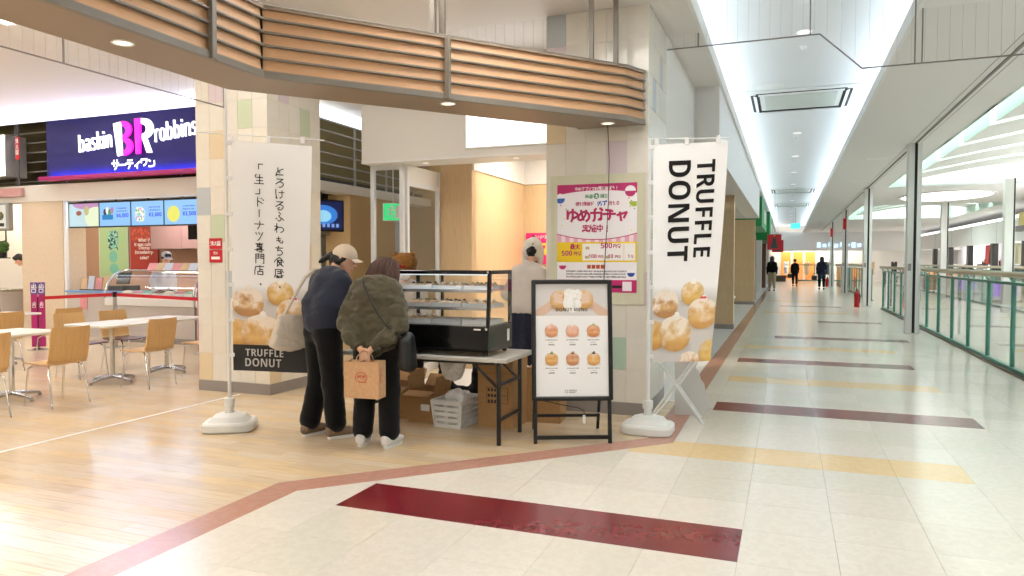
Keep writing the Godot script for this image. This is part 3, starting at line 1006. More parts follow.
	for k in 7:
		sp.box(V(w + 0.001, 0.12 + k * 0.018, 0.028), V(0.001, 0.011, 0.012 + (k % 2) * 0.006))
	obj("side_print", sp, M.red_ink, kb)


# ---------- the setting ----------
const TS := 0.46          # floor tile
const X0 := -0.21        # a tile seam
const Z0 := -3.61        # a tile seam
const CEIL := 3.84
const HIGH := 4.25       # food court ceiling
const MID := 4.5         # raised ceiling of the passage


func tile_piece(poly: PackedVector2Array, top := 0.0, thick := 0.008, gap := 0.0007) -> Geo:
	var g := Geo.new()
	for q in Geometry2D.offset_polygon(poly, -gap):
		g.prism(q, Transform3D(Basis(V(1, 0, 0), V(0, 0, 1), V(0, -1, 0)), V(0, top, 0)), thick)
	return g


func rect(x0: float, z0: float, x1: float, z1: float) -> PackedVector2Array:
	return PackedVector2Array([Vector2(x0, z0), Vector2(x1, z0), Vector2(x1, z1), Vector2(x0, z1)])


# how large a spot on the floor shows: its distance, or a very large number when it is out of view
func seen_at(c: Vector2) -> float:
	var d := c.rotated(deg_to_rad(20.9))
	var z := -d.y
	if z < 1.6 or absf(d.x) > z * 0.74 + 0.4:
		return 1e6
	return z


func make_floor() -> void:
	var fl := setting_node("floor")
	obj("screed", Geo.new().bb(V(-19, -0.25, -66), V(17, -0.008, 7)), M.grout, fl)
	# the salmon border between the two floors: centre line of the strip
	var line := [Vector2(-3.01, 7), Vector2(-3.01, -3.8), Vector2(-0.95, -5.88), Vector2(-0.93, -65)]
	var cream := PackedVector2Array([Vector2(-2.9, 6.9), Vector2(-2.9, -3.75), Vector2(-0.85, -5.83), Vector2(-0.83, -65), Vector2(16.9, -65), Vector2(16.9, 6.9)])
	var wood := PackedVector2Array([Vector2(-3.12, 6.9), Vector2(-3.12, -3.85), Vector2(-1.06, -5.93), Vector2(-1.06, -7.6), Vector2(-4.2, -7.6), Vector2(-4.2, -12), Vector2(-18.9, -12), Vector2(-18.9, 6.9)])
	var border := [
		PackedVector2Array([Vector2(-3.12, 6.9), Vector2(-3.12, -3.85), Vector2(-2.9, -3.75), Vector2(-2.9, 6.9)]),
		PackedVector2Array([Vector2(-3.12, -3.85), Vector2(-1.06, -5.93), Vector2(-0.85, -5.83), Vector2(-2.9, -3.75)]),
	]
	for b in border:
		obj("border_strip", tile_piece(b), M.salmon, fl)
	for k in 40:
		var z := -5.93 - k * 1.475
		var sh := (0.1 if k == 0 else 0.0)
		obj("border_strip", tile_piece(PackedVector2Array([Vector2(-1.05, z), Vector2(-1.05, z - 1.475), Vector2(-0.84, z - 1.475), Vector2(-0.84, z + sh)])), M.salmon, fl)
	# coloured stripes, five tiles each: [first column, row, kind]
	var stripes := {}
	for s in [[-5, 0, 0, 5], [-2, 4, 1, 5], [-1, 8, 0, 5], [-1, 12, 1, 5], [-1, 16, 0, 5], [-1, 20, 1, 5], [0, 24, 0, 3], [3, 24, 0, 2], [2, 33, 0, 3], [-1, 40, 1, 5], [0, 47, 0, 4], [-1, 54, 1, 4], [2, 60, 0, 4], [6, 4, 1, 4], [8, 12, 0, 5], [8, 22, 1, 5]]:
		for c in s[3]:
			stripes[Vector2i(s[0] + c, s[1])] = s[2]
	var cells := []
	for i in range(-7, 34):
		for j in range(-18, 60):
			var x := X0 + i * TS
			var z := Z0 - j * TS
			cells.append([seen_at(Vector2(x + TS / 2, z - TS / 2)), i, j])
	cells.sort()
	var rest := [Geo.new(), Geo.new(), Geo.new()]
	var shared := tile_piece(rect(0, -TS, TS, 0)).mesh()
	var made := 0
	for c in cells:
		var x: float = X0 + c[1] * TS
		var z: float = Z0 - c[2] * TS
		var kind: int = stripes.get(Vector2i(c[1], c[2]), 2)
		var sq := rect(x, z - TS, x + TS, z)
		var inside := Geometry2D.is_point_in_polygon(sq[0], cream) and Geometry2D.is_point_in_polygon(sq[3], cream)
		var polys := [sq] if inside else Geometry2D.intersect_polygons(sq, cream)
		for p in polys:
			if made < 300 and c[0] < 1e5:
				made += 1
				var m: Material = [M.maroon, M.yellow_tile][kind] if kind < 2 else M["cream%d" % (hash(c[1] * 71 + c[2] * 13) % 3)]
				if inside:
					obj("tile", shared, m, fl).position = V(x, 0, z)
				else:
					obj("tile", tile_piece(p), m, fl)
			else:
				rest[kind].add(tile_piece(p))
	for k in 3:
		obj("far_tiles", rest[k], [M.maroon, M.yellow_tile, M.cream0][k], fl).set_meta("kind", "stuff")
	obj("far_paving", Geo.new().bb(V(-0.84, -0.008, -65), V(16.9, -0.0005, Z0 - 60 * TS)), M.cream0, fl)
	# boards of the food court
	var far := Geo.new()
	made = 0
	var boards := []
	for j in range(-40, 88):
		var z := -2.0 - j * 0.12
		for i in range(-3, 19):
			var x := -3.0 - i * 0.92 + fposmod(j * 0.37, 1.0) * 0.92
			boards.append([seen_at(Vector2(x - 0.46, z)), x, z])
	boards.sort()
	for b in boards:
		var r := rect(b[1] - 0.92, b[2] - 0.12, b[1], b[2])
		for p in Geometry2D.intersect_polygons(r, wood):
			if made < 300 and b[0] < 1e5:
				made += 1
				obj("plank", tile_piece(p, 0.0, 0.008, 0.0006), M["plank%d" % (hash(int(b[1] * 100) * 7 + int(b[2] * 100)) % 4)], fl)
			else:
				far.add(tile_piece(p, 0.0, 0.008, 0.0006))
	obj("far_planks", far, M.plank0, fl).set_meta("kind", "stuff")
	# booth and recess floors, the white line
	obj("booth_paving", Geo.new().bb(V(-4.2, -0.008, -12), V(-1.06, -0.0005, -7.6)), M.white_tile, fl)
	obj("recess_paving", Geo.new().bb(V(-5, -0.008, -65), V(-1.05, -0.0005, -12)), M.white_tile, fl)
	var wl := obj("floor_line", Geo.new().bb(V(-5.63, 0.0, -6.3), V(-5.595, 0.0015, 3)), M.white_paint)
	tag(wl, "thin white line marked on the beige board floor beside the tiled pillar", "floor marking")


func pillar(called: String, label: String, x0: float, x1: float, z0: float, z1: float, h: float, accents: Dictionary, sd: int) -> void:
	var p := thing(called, label, "pillar", V((x0 + x1) / 2, 0, (z0 + z1) / 2))
	p.set_meta("kind", "structure")
	var hx := (x1 - x0) / 2
	var hz := (z1 - z0) / 2
	obj("core", Geo.new().bb(V(-hx + 0.005, 0, -hz + 0.005), V(hx - 0.005, h, hz - 0.005)), M.tile_grout, p)
	obj("baseboard", Geo.new().bb(V(-hx - 0.004, 0, -hz - 0.004), V(hx + 0.004, 0.12, hz + 0.004), 0.003), M.grey_base, p)
	var g := RandomNumberGenerator.new()
	g.seed = sd
	for f in 2:
		var wide := hx * 2 if f == 0 else hz * 2
		var nc := 5 if f == 0 else maxi(2, roundi(wide / 0.2))
		var tw := wide / nc
		var nr := int(ceil((h - 0.12) / 0.31))
		var shapes := {}
		for r in nr:
			var th := minf(0.31, h - 0.12 - r * 0.31)
			if not shapes.has(th):
				shapes[th] = Geo.new().box(V(0, th / 2, 0), V(tw - 0.003, th - 0.003, 0.006), 0.0012).mesh()
			for c in nc:
				var m: Material = M["pillar_tile%d" % (g.randi() % 3)]
				var key := [f, c, r]
				if accents.has(key):
					m = M[accents[key]]
				var o := obj("tile", shapes[th], m, p)
				if f == 0:
					o.position = V(-hx + (c + 0.5) * tw, 0.12 + r * 0.31, hz - 0.003)
				else:
					o.position = V(hx - 0.003, 0.12 + r * 0.31, hz - (c + 0.5) * tw)
					o.rotation_degrees.y = 90


# panes of wired glass that hang from the ceiling; run: points along the foot from left to right as [x, z, foot, head]
func smoke_screen(label: String, run: Array, posts: Array) -> void:
	var t := thing("smoke_barrier", label, "glass barrier")
	t.set_meta("kind", "structure")
	var wires := Geo.new()
	for i in run.size() - 1:
		var a: Array = run[i]
		var b: Array = run[i + 1]
		var g := Geo.new()
		var d := (V(b[0], 0, b[1]) - V(a[0], 0, a[1]))
		g.quad(V(a[0], a[2], a[1]), V(b[0], b[2], b[1]), V(b[0], b[3], b[1]), V(a[0], a[3], a[1]), d.cross(Vector3.UP))
		obj("glass_pane", g, M.smoke_glass, t)
		obj("foot_rail", Geo.new().bar(V(a[0], a[2], a[1]), V(b[0], b[2], b[1]), 0.01, 0.012), M.screen_edge, t)
		var n := int(d.length() / 0.1)
		for k in n:
			var u := (k + 0.5) / n
			wires.bar(V(lerpf(a[0], b[0], u), lerpf(a[2], b[2], u), lerpf(a[1], b[1], u)), V(lerpf(a[0], b[0], u), lerpf(a[3], b[3], u), lerpf(a[1], b[1], u)), 0.0016, 0.0016, Vector3.RIGHT)
	obj("wires", wires, M.wire, t)
	for p in posts:
		obj("upright", Geo.new().bar(V(p[0], p[2], p[1]), V(p[0], p[3], p[1]), 0.012, 0.012, Vector3.RIGHT), M.screen_edge, t)


func make_shell() -> void:
	# outer walls close the place
	setting("wall_left", Geo.new().bb(V(-19.2, -0.2, -66), V(-19, 6, 7)), M.white_wall)
	setting("wall_back", Geo.new().bb(V(-19, -0.2, 7), V(17, 6, 7.2)), M.white_wall)
	setting("wall_right", Geo.new().bb(V(17, -0.2, -66), V(17.2, 6, 7)), M.white_wall)
	setting("wall_far", Geo.new().bb(V(-19, -0.2, -66.2), V(17, 6, -66)), M.white_wall)
	setting("ceiling", Geo.new().bb(V(-3.9, CEIL, -7.8), V(-0.87, CEIL + 0.1, 7)).bb(V(-1.22, CEIL, -66), V(-0.87, CEIL + 0.1, -7.8)), M.ceiling_warm)
	var cr := setting("ceiling", Geo.new().bb(V(1.13, CEIL, -66), V(2.95, CEIL + 0.1, 7)), M.ceiling_white)
	setting("ceiling", Geo.new().bb(V(-5.2, CEIL + 0.02, -66), V(-1.22, CEIL + 0.12, -7.8)), M.brown_ceiling)
	setting("ceiling", Geo.new().bb(V(-19, HIGH, -9.85), V(-3.9, HIGH + 0.1, 7)), M.ceiling_warm)
	setting("wall_riser", Geo.new().bb(V(-3.95, CEIL, -9.85), V(-3.9, HIGH + 0.1, 7)), M.ceiling_warm)
	# raised ceiling over the middle of the passage with a light cove along both sides
	setting("ceiling", Geo.new().bb(V(-1.35, MID, -66), V(1.6, MID + 0.1, 7)), M.ceiling_white)
	for s in [-1, 1]:
		var xe := -0.87 if s < 0 else 1.13
		setting("trim_1" if s < 0 else "trim_2", Geo.new().bb(V(xe - 0.02, CEIL - 0.005, -66), V(xe + 0.02, CEIL + 0.16, 7), 0.004), M.white_paint)
		setting("wall_cove", Geo.new().bb(V(xe + s * 0.46, CEIL + 0.1, -66), V(xe + s * 0.48, MID, 7)), M.ceiling_white)
	# right of the passage: ceiling with two long coffers and a round one
	var hz := [[7.0, -9.6], [-26.0, -29.0], [-45.0, -66.0]]
	for z in [[7.0, -9.6], [-26.0, -34.0], [-45.0, -66.0]]:
		setting("ceiling", Geo.new().bb(V(2.95, CEIL, z[1]), V(17, CEIL + 0.1, z[0])), M.ceiling_white)
	setting("ceiling", Geo.new().bb(V(8.2, CEIL, -45), V(17, CEIL + 0.1, 0)), M.ceiling_white)
	coffer(-9.6, -26.0, 3.3, 8.2)
	coffer(-34.0, -45.0, 3.3, 8.2)
	# the shutter tracks in the ceiling
	obj("shutter_track", Geo.new().bb(V(2.36, CEIL - 0.012, -60), V(2.4, CEIL + 0.002, 2)).bb(V(2.46, CEIL - 0.004, -60), V(2.465, CEIL + 0.002, 2)).bb(V(2.27, CEIL - 0.004, -60), V(2.275, CEIL + 0.002, 2)), M.dark_metal, cr)
	for p in [[0.85, -18.6], [1.5, -23.5]]:
		obj("access_hatch", Geo.new().box(V(1.9, CEIL - 0.002, p[1]), V(0.45, 0.006, 0.45)), M.white_paint, cr)


func coffer(z0: float, z1: float, x0: float, x1: float) -> void:
	var t := setting_node("ceiling")
	obj("well_top", Geo.new().bb(V(2.9, 4.9, z1), V(x1, 5.0, z0)), M.ceiling_white, t)
	obj("well_side", Geo.new().bb(V(2.9, CEIL, z1), V(2.96, 4.9, z0)), M.mint_wall, t)
	obj("well_side", Geo.new().bb(V(x1, CEIL, z1), V(x1 + 0.06, 4.9, z0)), M.mint_wall, t)
	obj("well_side", Geo.new().bb(V(2.9, CEIL, z0), V(x1, 4.9, z0 + 0.06)), M.mint_wall, t)
	obj("well_side", Geo.new().sheet(func(u, w): return V(lerpf(2.9, x1, u), lerpf(CEIL, 4.9, w), z1 + 0.9 * sin(u * PI) - 0.0), 20, 2, true), M.mint_wall, t)
	var z := z0 - 0.5
	while z - 2.0 > z1 + 1.2:
		# a wide white fin, arched across the well, mint on its edges
		var f := func(u: float, w: float, up: float) -> Vector3: return V(lerpf(x0, x1, u), CEIL + 0.02 + 0.42 * sin(u * PI * 0.75) + up, z - w * 2.0)
		obj("fin", Geo.new().sheet(func(u, w): return f.call(u, w, 0.0), 14, 2).sheet(func(u, w): return f.call(u, w, 0.28), 14, 2, true), M.ceiling_white, t)
		var e := Geo.new()
		e.sheet(func(u, w): return f.call(u, 0.0, w * 0.28), 14, 1)
		e.sheet(func(u, w): return f.call(u, 1.0, w * 0.28), 14, 1)
		e.sheet(func(u, w): return f.call(0.0, u, w * 0.28), 2, 1)
		obj("fin_edge", e, M.mint_wall, t)
		z -= 2.45
	area("coffer_light", V((x0 + x1) / 2, 4.86, (z0 + z1) / 2), V(-90, 0, 0), Vector2(x1 - x0 - 0.6, absf(z1 - z0) - 1.0), Color(0.96, 1.0, 0.98), M.e_coffer * absf(z1 - z0) / 10.0, t)
	obj("light_panel", Geo.new().bb(V(x0 + 0.3, 4.88, z1 + 0.5), V(x1 - 0.3, 4.9, z0 - 0.5)), M.coffer_glow, t)


# the louvred beam that hangs above the border
func louvre_beam() -> void:
	var b := thing("louvred_beam", "long suspended beam with wooden louvre boards between grey metal rails", "ceiling beam")
	var out := [Vector2(-3.37, 6.5), Vector2(-3.37, -4.06), Vector2(-1.36, -6.44), Vector2(-1.24, -6.7)]
	var inn := [Vector2(-3.84, 6.5), Vector2(-3.84, -4.24), Vector2(-1.87, -6.6), Vector2(-1.87, -6.7)]
	var y0 := 2.72
	var y1 := 3.21
	var poly := PackedVector2Array(out)
	for k in 4:
		poly.append(inn[3 - k])
	var flatT := func(y): return Transform3D(Basis(V(1, 0, 0), V(0, 0, 1), V(0, -1, 0)), V(0, y, 0))
	obj("soffit", Geo.new().prism(poly, flatT.call(y0 + 0.05), 0.05), M.bronze, b)
	obj("top_board", Geo.new().prism(poly, flatT.call(y1), 0.02), M.bronze, b)
	var back := Geo.new()
	for k in 3:
		back.bar(V(inn[k].x, (y0 + y1) / 2, inn[k].y), V(inn[k + 1].x, (y0 + y1) / 2, inn[k + 1].y), 0.02, y1 - y0)
	obj("back_board", back, M.bronze, b)
	var n := 5
	var st := (y1 - y0 - 0.045) / n
	for k in 3:
		var a: Vector2 = out[k]
		var c: Vector2 = out[k + 1]
		var d := (c - a).normalized()
		var o := Vector2(d.y, -d.x)
		if o.dot(Vector2(1, 1)) < 0:
			o = -o
		for r in n:
			# a board, recessed and leaning a little outwards at its foot
			var yb := y0 + 0.045 + r * st
			var g := Geo.new()
			var p := a - o * 0.022
			var q := c - o * 0.022
			var p2 := a - o * 0.034
			var q2 := c - o * 0.034
			g.quad(V(p.x, yb, p.y), V(q.x, yb, q.y), V(q2.x, yb + st, q2.y), V(p2.x, yb + st, p2.y), V(o.x, 0.2, o.y))
			g.quad(V(p.x - o.x * 0.02, yb, p.y - o.y * 0.02), V(q.x - o.x * 0.02, yb, q.y - o.y * 0.02), V(q2.x - o.x * 0.02, yb + st, q2.y - o.y * 0.02), V(p2.x - o.x * 0.02, yb + st, p2.y - o.y * 0.02), V(-o.x, -0.2, -o.y))
			obj("louvre_board", g, M.louvre_wood, b)
		for r in n + 1:
			var yr := y0 + (0.022 if r == 0 else 0.045 + r * st)
			obj("rail", Geo.new().bar(V(a.x - o.x * 0.018, yr, a.y - o.y * 0.018), V(c.x - o.x * 0.018, yr, c.y - o.y * 0.018), 0.042, 0.045 if r == 0 else 0.014, Vector3.UP, 0.002), M.bronze_rail, b)
	var along := func(k: int, u: float) -> Vector2: return out[k].lerp(out[k + 1], u)
	# uprights across the louvres and the pairs of hanger rods
	for p in [along.call(0, 0.55), along.call(0, 0.955), along.call(1, 0.44)]:
		obj("upright", Geo.new().box(V(p.x + 0.004, (y0 + y1) / 2, p.y + 0.004), V(0.04, y1 - y0, 0.04), 0.003), M.bronze_rail, b)
	for p in [along.call(0, 0.55), along.call(0, 0.955), along.call(1, 0.42), along.call(1, 0.445), along.call(1, 0.9), along.call(1, 0.985)]:
		var top := CEIL
		obj("hanger_rod", Geo.new().bb(V(p.x - 0.09, y1 - 0.01, p.y - 0.04), V(p.x - 0.05, top, p.y)), M.bronze_rail, b)
	for q in [[-3.6, -3.13], [-2.55, -5.24], [-1.55, -6.5]]:
		var l := thing("downlight", "round recessed downlight with white rim in the soffit of the louvred beam", "downlight", V(q[0], y0, q[1]), 0.0, "downlights under the louvred beam")
		obj("rim", Geo.new().lathe([Vector2(0.065, 0.001), Vector2(0.062, -0.006), Vector2(0.05, -0.006), Vector2(0.045, 0.0)], V(0, 0, 0), 22), M.white_paint, l)
		obj("bulb", Geo.new().cyl(V(0, -0.003, 0), V(0, -0.001, 0), 0.046, -1, 20), M.warm_glow, l)
		spot("bulb_light", V(0, -0.02, 0), V(0.0, -2, 0.0), 50, Color(1.0, 0.9, 0.75), 1.2, 0.04, l)


func unseen_ceiling_panel(at: Vector3, size: Vector2, energy: float, c: Color, label: String, group := "") -> void:  # a ceiling panel kept out of view that lights what lies below
	var t := thing("unseen_light_panel", label, "ceiling light", at, 0.0, group)
	obj("frame", Geo.new().box(V(0, -0.01, size.y / 2 + 0.02), V(size.x + 0.08, 0.02, 0.04)).box(V(0, -0.01, -size.y / 2 - 0.02), V(size.x + 0.08, 0.02, 0.04)).box(V(size.x / 2 + 0.02, -0.01, 0), V(0.04, 0.02, size.y)).box(V(-size.x / 2 - 0.02, -0.01, 0), V(0.04, 0.02, size.y)), M.white_paint, t)
	obj("diffuser", Geo.new().box(V(0, -0.004, 0), V(size.x, 0.008, size.y)), M.panel_glow, t)
	area("panel_light", V(0, -0.03, 0), V(-90, 0, 0), size, c, energy, t)


# an unseen light bar, kept out of view, that shines both down and up
func unseen_lamp_bar(at: Vector3, ceil: float, down: float, up: float, c: Color, label: String, group: String) -> void:
	var t := thing("unseen_lamp_bar", label, "hanging lamp", at, 0.0, group)
	obj("housing", Geo.new().box(V(0, 0, 0), V(1.6, 0.06, 0.3), 0.008), M.white_paint, t)
	obj("lower_diffuser_light", Geo.new().box(V(0, -0.034, 0), V(1.5, 0.008, 0.24)), M.panel_glow, t)
	obj("upper_diffuser_light", Geo.new().box(V(0, 0.034, 0), V(1.5, 0.008, 0.24)), M.panel_glow, t)
	for x in [-0.6, 0.6]:
		obj("rod", Geo.new().cyl(V(x, 0.03, 0), V(x, ceil - at.y, 0), 0.006, -1, 8), M.grey_metal, t)
	area("lower_light", V(0, -0.05, 0), V(-90, 0, 0), Vector2(1.5, 0.24), c, down, t)
	area("upper_light", V(0, 0.05, 0), V(90, 0, 0), Vector2(1.5, 0.24), c, up, t)


# ---------- food court ----------
func make_chair(label: String, seat_m: Material) -> Node3D:
	# faces -z; origin on the floor under the middle of the seat
	var t := thing("dining_chair", label, "chair", V(0, 0, 0), 0.0, "dining chairs at the food court tables")
	var prof := []   # the ply shell's side line: front of the seat to the top of the back
	for p in [[-0.2, 0.43], [-0.17, 0.44], [-0.05, 0.435], [0.1, 0.43], [0.17, 0.435], [0.2, 0.46], [0.215, 0.52], [0.235, 0.65], [0.26, 0.8]]:
		prof.append(p)
	var at := func(k: float) -> Vector3:
		var i := mini(int(k), prof.size() - 2)
		var u := k - i
		return V(0, lerpf(prof[i][1], prof[i + 1][1], u), lerpf(prof[i][0], prof[i + 1][0], u))
	var shell := func(k0: float, k1: float, off: float) -> Geo:
		var g := Geo.new()
		var f := func(u, w, o): return at.call(lerpf(k0, k1, w)) + V((u - 0.5) * (0.42 - (0.02 if w > 0.95 else 0.0)), (o if k1 < 5 else 0.0) + 0.006 * pow((u - 0.5) * 2, 2), (o if k1 > 5 else 0.0) + (-0.016 * pow((u - 0.5) * 2.0, 2) if k1 > 5 else 0.0))
		g.sheet(func(u, w): return f.call(u, w, off), 8, 10)
		g.sheet(func(u, w): return f.call(u, w, off - 0.012), 8, 10, true)
		for e in [0.0, 1.0]:
			g.sheet(func(u, w): return f.call(e, u, off - 0.012 * w), 10, 1)
			g.sheet(func(u, w): return f.call(u, e, off - 0.012 * w), 8, 1)
		return g
	obj("seat", shell.call(0.0, 4.4, 0.0), seat_m, t)
	obj("backrest", shell.call(4.4, 8.0, 0.0), M.chair_ply, t)
	for sx in [-1, 1]:
		obj("leg", Geo.new().tube([V(sx * 0.15, 0.415, -0.1), V(sx * 0.185, 0.38, -0.15), V(sx * 0.2, 0.0, -0.2)], [0.01, 0.01, 0.008], 8), M.chrome, t)
		obj("leg", Geo.new().tube([V(sx * 0.15, 0.415, 0.1), V(sx * 0.185, 0.38, 0.15), V(sx * 0.2, 0.0, 0.22)], [0.01, 0.01, 0.008], 8), M.chrome, t)
		obj("seat_rail", Geo.new().tube([V(sx * 0.15, 0.415, -0.1), V(sx * 0.15, 0.415, 0.1)], 0.009, 8), M.chrome, t)
	obj("crossbar", Geo.new().tube([V(-0.15, 0.415, 0.08), V(0.15, 0.415, 0.08)], 0.009, 8), M.chrome, t)
	return t


func make_table(label: String, at: Vector3) -> void:
	var t := thing("dining_table", label, "table", at, 0.0, "food court tables")
	obj("tabletop", Geo.new().box(V(0, 0.705, 0), V(0.7, 0.03, 0.72), 0.008), M.table_white, t)
	obj("column", Geo.new().box(V(0, 0.37, 0), V(0.05, 0.64, 0.05), 0.012), M.chrome, t)
	obj("plate", Geo.new().box(V(0, 0.68, 0), V(0.3, 0.02, 0.3), 0.004), M.dark_metal, t)
	for k in 4:
		var d := V(cos(k * PI / 2), 0, sin(k * PI / 2))
		obj("foot", Geo.new().tube([d * 0.02 + V(0, 0.07, 0), d * 0.16 + V(0, 0.055, 0), d * 0.3 + V(0, 0.03, 0)], [0.026, 0.022, 0.014], 8).cyl(d * 0.3, d * 0.3 + V(0, 0.03, 0), 0.018, 0.014, 10), M.steel, t)


func food_court() -> void:
	var c := make_chair("honey-coloured plywood chair on chrome legs, back turned to the passage, by the white line", M.chair_ply)
	c.position = V(-6.98, 0, -4.38); c.rotation_degrees.y = 90
	copy(c, V(-6.98, 0, -5.2), 88, "honey-coloured plywood chair with chrome legs standing alone at the table end by the white line")
	copy(c, V(-6.99, 0, -6.34), 92, "plywood chair drawn up to the white tables beside the tiled pillar, red belt behind it")
	copy(c, V(-6.95, 0, -7.2), 90, "plywood chair half hidden by the tiled pillar at the far white table")
	var pad := make_chair("plywood chair with brown seat pad on the far side of the nearer white table", M.brown_vinyl)
	pad.position = V(-8.33, 0, -6.56); pad.rotation_degrees.y = -90
	copy(pad, V(-8.33, 0, -7.2), -90, "plywood chair with brown seat pad right before the ice cream counter")
	copy(c, V(-9.75, 0, -7.3), 90, "plywood chair in the row behind, next to the red belt post", "dining chairs at the food court tables")
	copy(c, V(-9.75, 0, -6.45), 90, "plywood chair in the row behind, in front of the grill stall", "dining chairs at the food court tables")
	make_table("white food court table with steel column at the near end of the row", V(-7.65, 0, -4.4))
	make_table("white food court table with steel column, second from the white line's open end", V(-7.65, 0, -5.2))
	make_table("white food court table in front of the ice cream counter, nearer of the pair", V(-7.65, 0, -6.42))
	make_table("white food court table in front of the ice cream counter, farther of the pair", V(-7.65, 0, -7.24))
	make_table("white food court table in the row behind, by the grill stall", V(-10.5, 0, -7.0))

	# belt posts and queue signs
	for q in [[-8.65, -8.95, "入口", "magenta queue sign post reading 入口 in front of the ice cream counter"], [-11.6, -8.35, "出口", "magenta queue sign post with violet head reading 出口 by the tiled pier"]]:
		var t := thing("queue_sign", q[3], "sign post", V(q[0], 0, q[1]), 35.0)
		obj("base", Geo.new().lathe([Vector2(0.17, 0), Vector2(0.17, 0.012), Vector2(0.05, 0.03)], V(0, 0, 0), 22), M.steel, t)
		for s in [-1, 1]:
			obj("panel", Geo.new().box(V(s * 0.055, 0.5, 0), V(0.095, 0.9, 0.03), 0.004), M.magenta, t)
			obj("head", Geo.new().box(V(s * 0.055, 1.02, 0.006), V(0.1, 0.2, 0.034), 0.004), M.magenta if q[2] == "入口" else M.violet, t)
			obj("lettering", Geo.new().add(strokes(q[2], 0.075, 0.14, true), Transform3D(Basis(), V(s * 0.055 - 0.037, 1.1, 0.0245))), M.white_ink, t)
			obj("lettering", Geo.new().add(strokes(q[2], 0.05, 0.14, true), Transform3D(Basis(), V(s * 0.055 - 0.025, 0.8, 0.0165))), M.white_ink, t)
		obj("groove", Geo.new().box(V(0.0, 0.45, 0.004), V(0.012, 0.85, 0.02)), M.black_plastic, t)
	for q in [[-10.7, -9.05]]:
		var t := thing("belt_post", "steel belt post with black head between two red belts", "barrier post", V(q[0], 0, q[1]))
		obj("base", Geo.new().lathe([Vector2(0.16, 0), Vector2(0.16, 0.012), Vector2(0.03, 0.03)], V(0, 0, 0), 22), M.steel, t)
		obj("pole", Geo.new().cyl(V(0, 0.02, 0), V(0, 0.86, 0), 0.032, -1, 16), M.steel, t)
		obj("head", Geo.new().cyl(V(0, 0.86, 0), V(0, 0.95, 0), 0.036, -1, 16), M.black_plastic, t)
	var b1 := obj("red_belt", Geo.new().bar(V(-8.75, 0.86, -8.95), V(-10.66, 0.9, -9.05), 0.004, 0.055), M.red_belt)
	tag(b1, "long red belt across the ice cream counter to the magenta sign post", "queue belt")
	var b2 := obj("red_belt", Geo.new().bar(V(-10.74, 0.9, -9.05), V(-11.5, 0.86, -8.38), 0.004, 0.055), M.red_belt)
	tag(b2, "short red belt running from the steel post to the violet-headed sign post", "queue belt")

	# facade of the stalls: lintel, pier, slatted screen above
	var fz := -10.2
	setting("wall_lintel", Geo.new().bb(V(-19, 2.66, fz - 0.25), V(-8.9, 3.0, fz + 0.02), 0.01), M.lintel)
	setting("wall_pier", Geo.new().bb(V(-14.6, 0, fz - 0.5), V(-13.42, 2.66, fz)), M.pier_tile)
	setting("wall_jamb", Geo.new().bb(V(-13.42, 0, fz - 0.06), V(-13.34, 2.66, fz - 0.01), 0.006), M.white_paint)
	setting("wall_stall_back", Geo.new().bb(V(-19, 0, -13.2), V(-8.3, 2.9, -13)), M.stall_back)
	setting("wall_stall_side", Geo.new().bb(V(-16.6, 0, -13), V(-16.4, 2.9, fz - 0.5)), M.white_wall)
	setting("ceiling_stall", Geo.new().bb(V(-19, 2.95, -13.2), V(-8.3, 3.05, fz - 0.2)), M.dark_ceiling)
	setting("wall_stall_end", Geo.new().bb(V(-8.4, 0, -13.2), V(-8.3, 2.9, fz)), M.white_wall)
	setting("wall_screen_back", Geo.new().bb(V(-19, 2.95, -11.4), V(-8.3, 5.0, -11.3)), M.olive_wall)
	setting("ceiling_cove", Geo.new().bb(V(-19, HIGH + 0.0, -10.2), V(-6.3, HIGH + 0.06, -9.8)), M.white_paint)
	setting("ceiling_cove", Geo.new().bb(V(-19, HIGH + 0.6, -11.4), V(-5, HIGH + 0.7, -9.8)), M.ceiling_white)
	setting("wall_cove", Geo.new().bb(V(-19, HIGH + 0.1, -9.86), V(-6.3, HIGH + 0.7, -9.8)), M.ceiling_white)
	var scr := thing("slat_screen", "grey metal screen of thin horizontal bars above the stalls", "screen")
	for k in 6:
		obj("bar", Geo.new().tube([V(-19, 3.12 + k * 0.2, fz - 0.3), V(-8.6, 3.12 + k * 0.2, fz - 0.3)], 0.014, 6), M.grey_metal, scr)
	for k in 7:
		obj("post", Geo.new().bb(V(-18.2 + k * 1.5, 3.06, fz - 0.345), V(-18.16 + k * 1.5, 4.5, fz - 0.31)), M.grey_metal, scr)

	# the illuminated ice cream sign
	var sg := thing("shop_sign", "dark blue shop sign with large glowing white and pink letters over the ice cream counter", "sign", V(-11.36, 3.05, fz + 0.12))
	obj("board", Geo.new().bb(V(-2.3, 0.05, -0.1), V(2.4, 1.19, 0)), M.sign_blue, sg)
	obj("sill", Geo.new().bb(V(-2.4, 0, -0.1), V(2.4, 0.07, 0.12), 0.006), M.magenta, sg)
	var lw := Geo.new()
	var lp := Geo.new()
	var pg := func(g: Geo, pts: Array):
		var a := PackedVector2Array()
		for p in pts:
			a.append(Vector2(p[0] * 0.8 - 0.02, 0.12 + p[1] * 0.84))
		g.prism(a, Transform3D(Basis(), V(0, 0, 0.03)), 0.035)
	# stem of the B, the pink 3, the pink 1, the bowl and leg of the R
	pg.call(lw, [[-0.53, 1.03], [-0.31, 1.06], [-0.27, 0.33], [-0.41, 0.31]])
	var three := []
	for k in 9:
		var an := PI / 2 - k * PI / 8
		three.append([-0.28 + cos(an) * 0.25 + 0.06, 0.88 + sin(an) * 0.19])
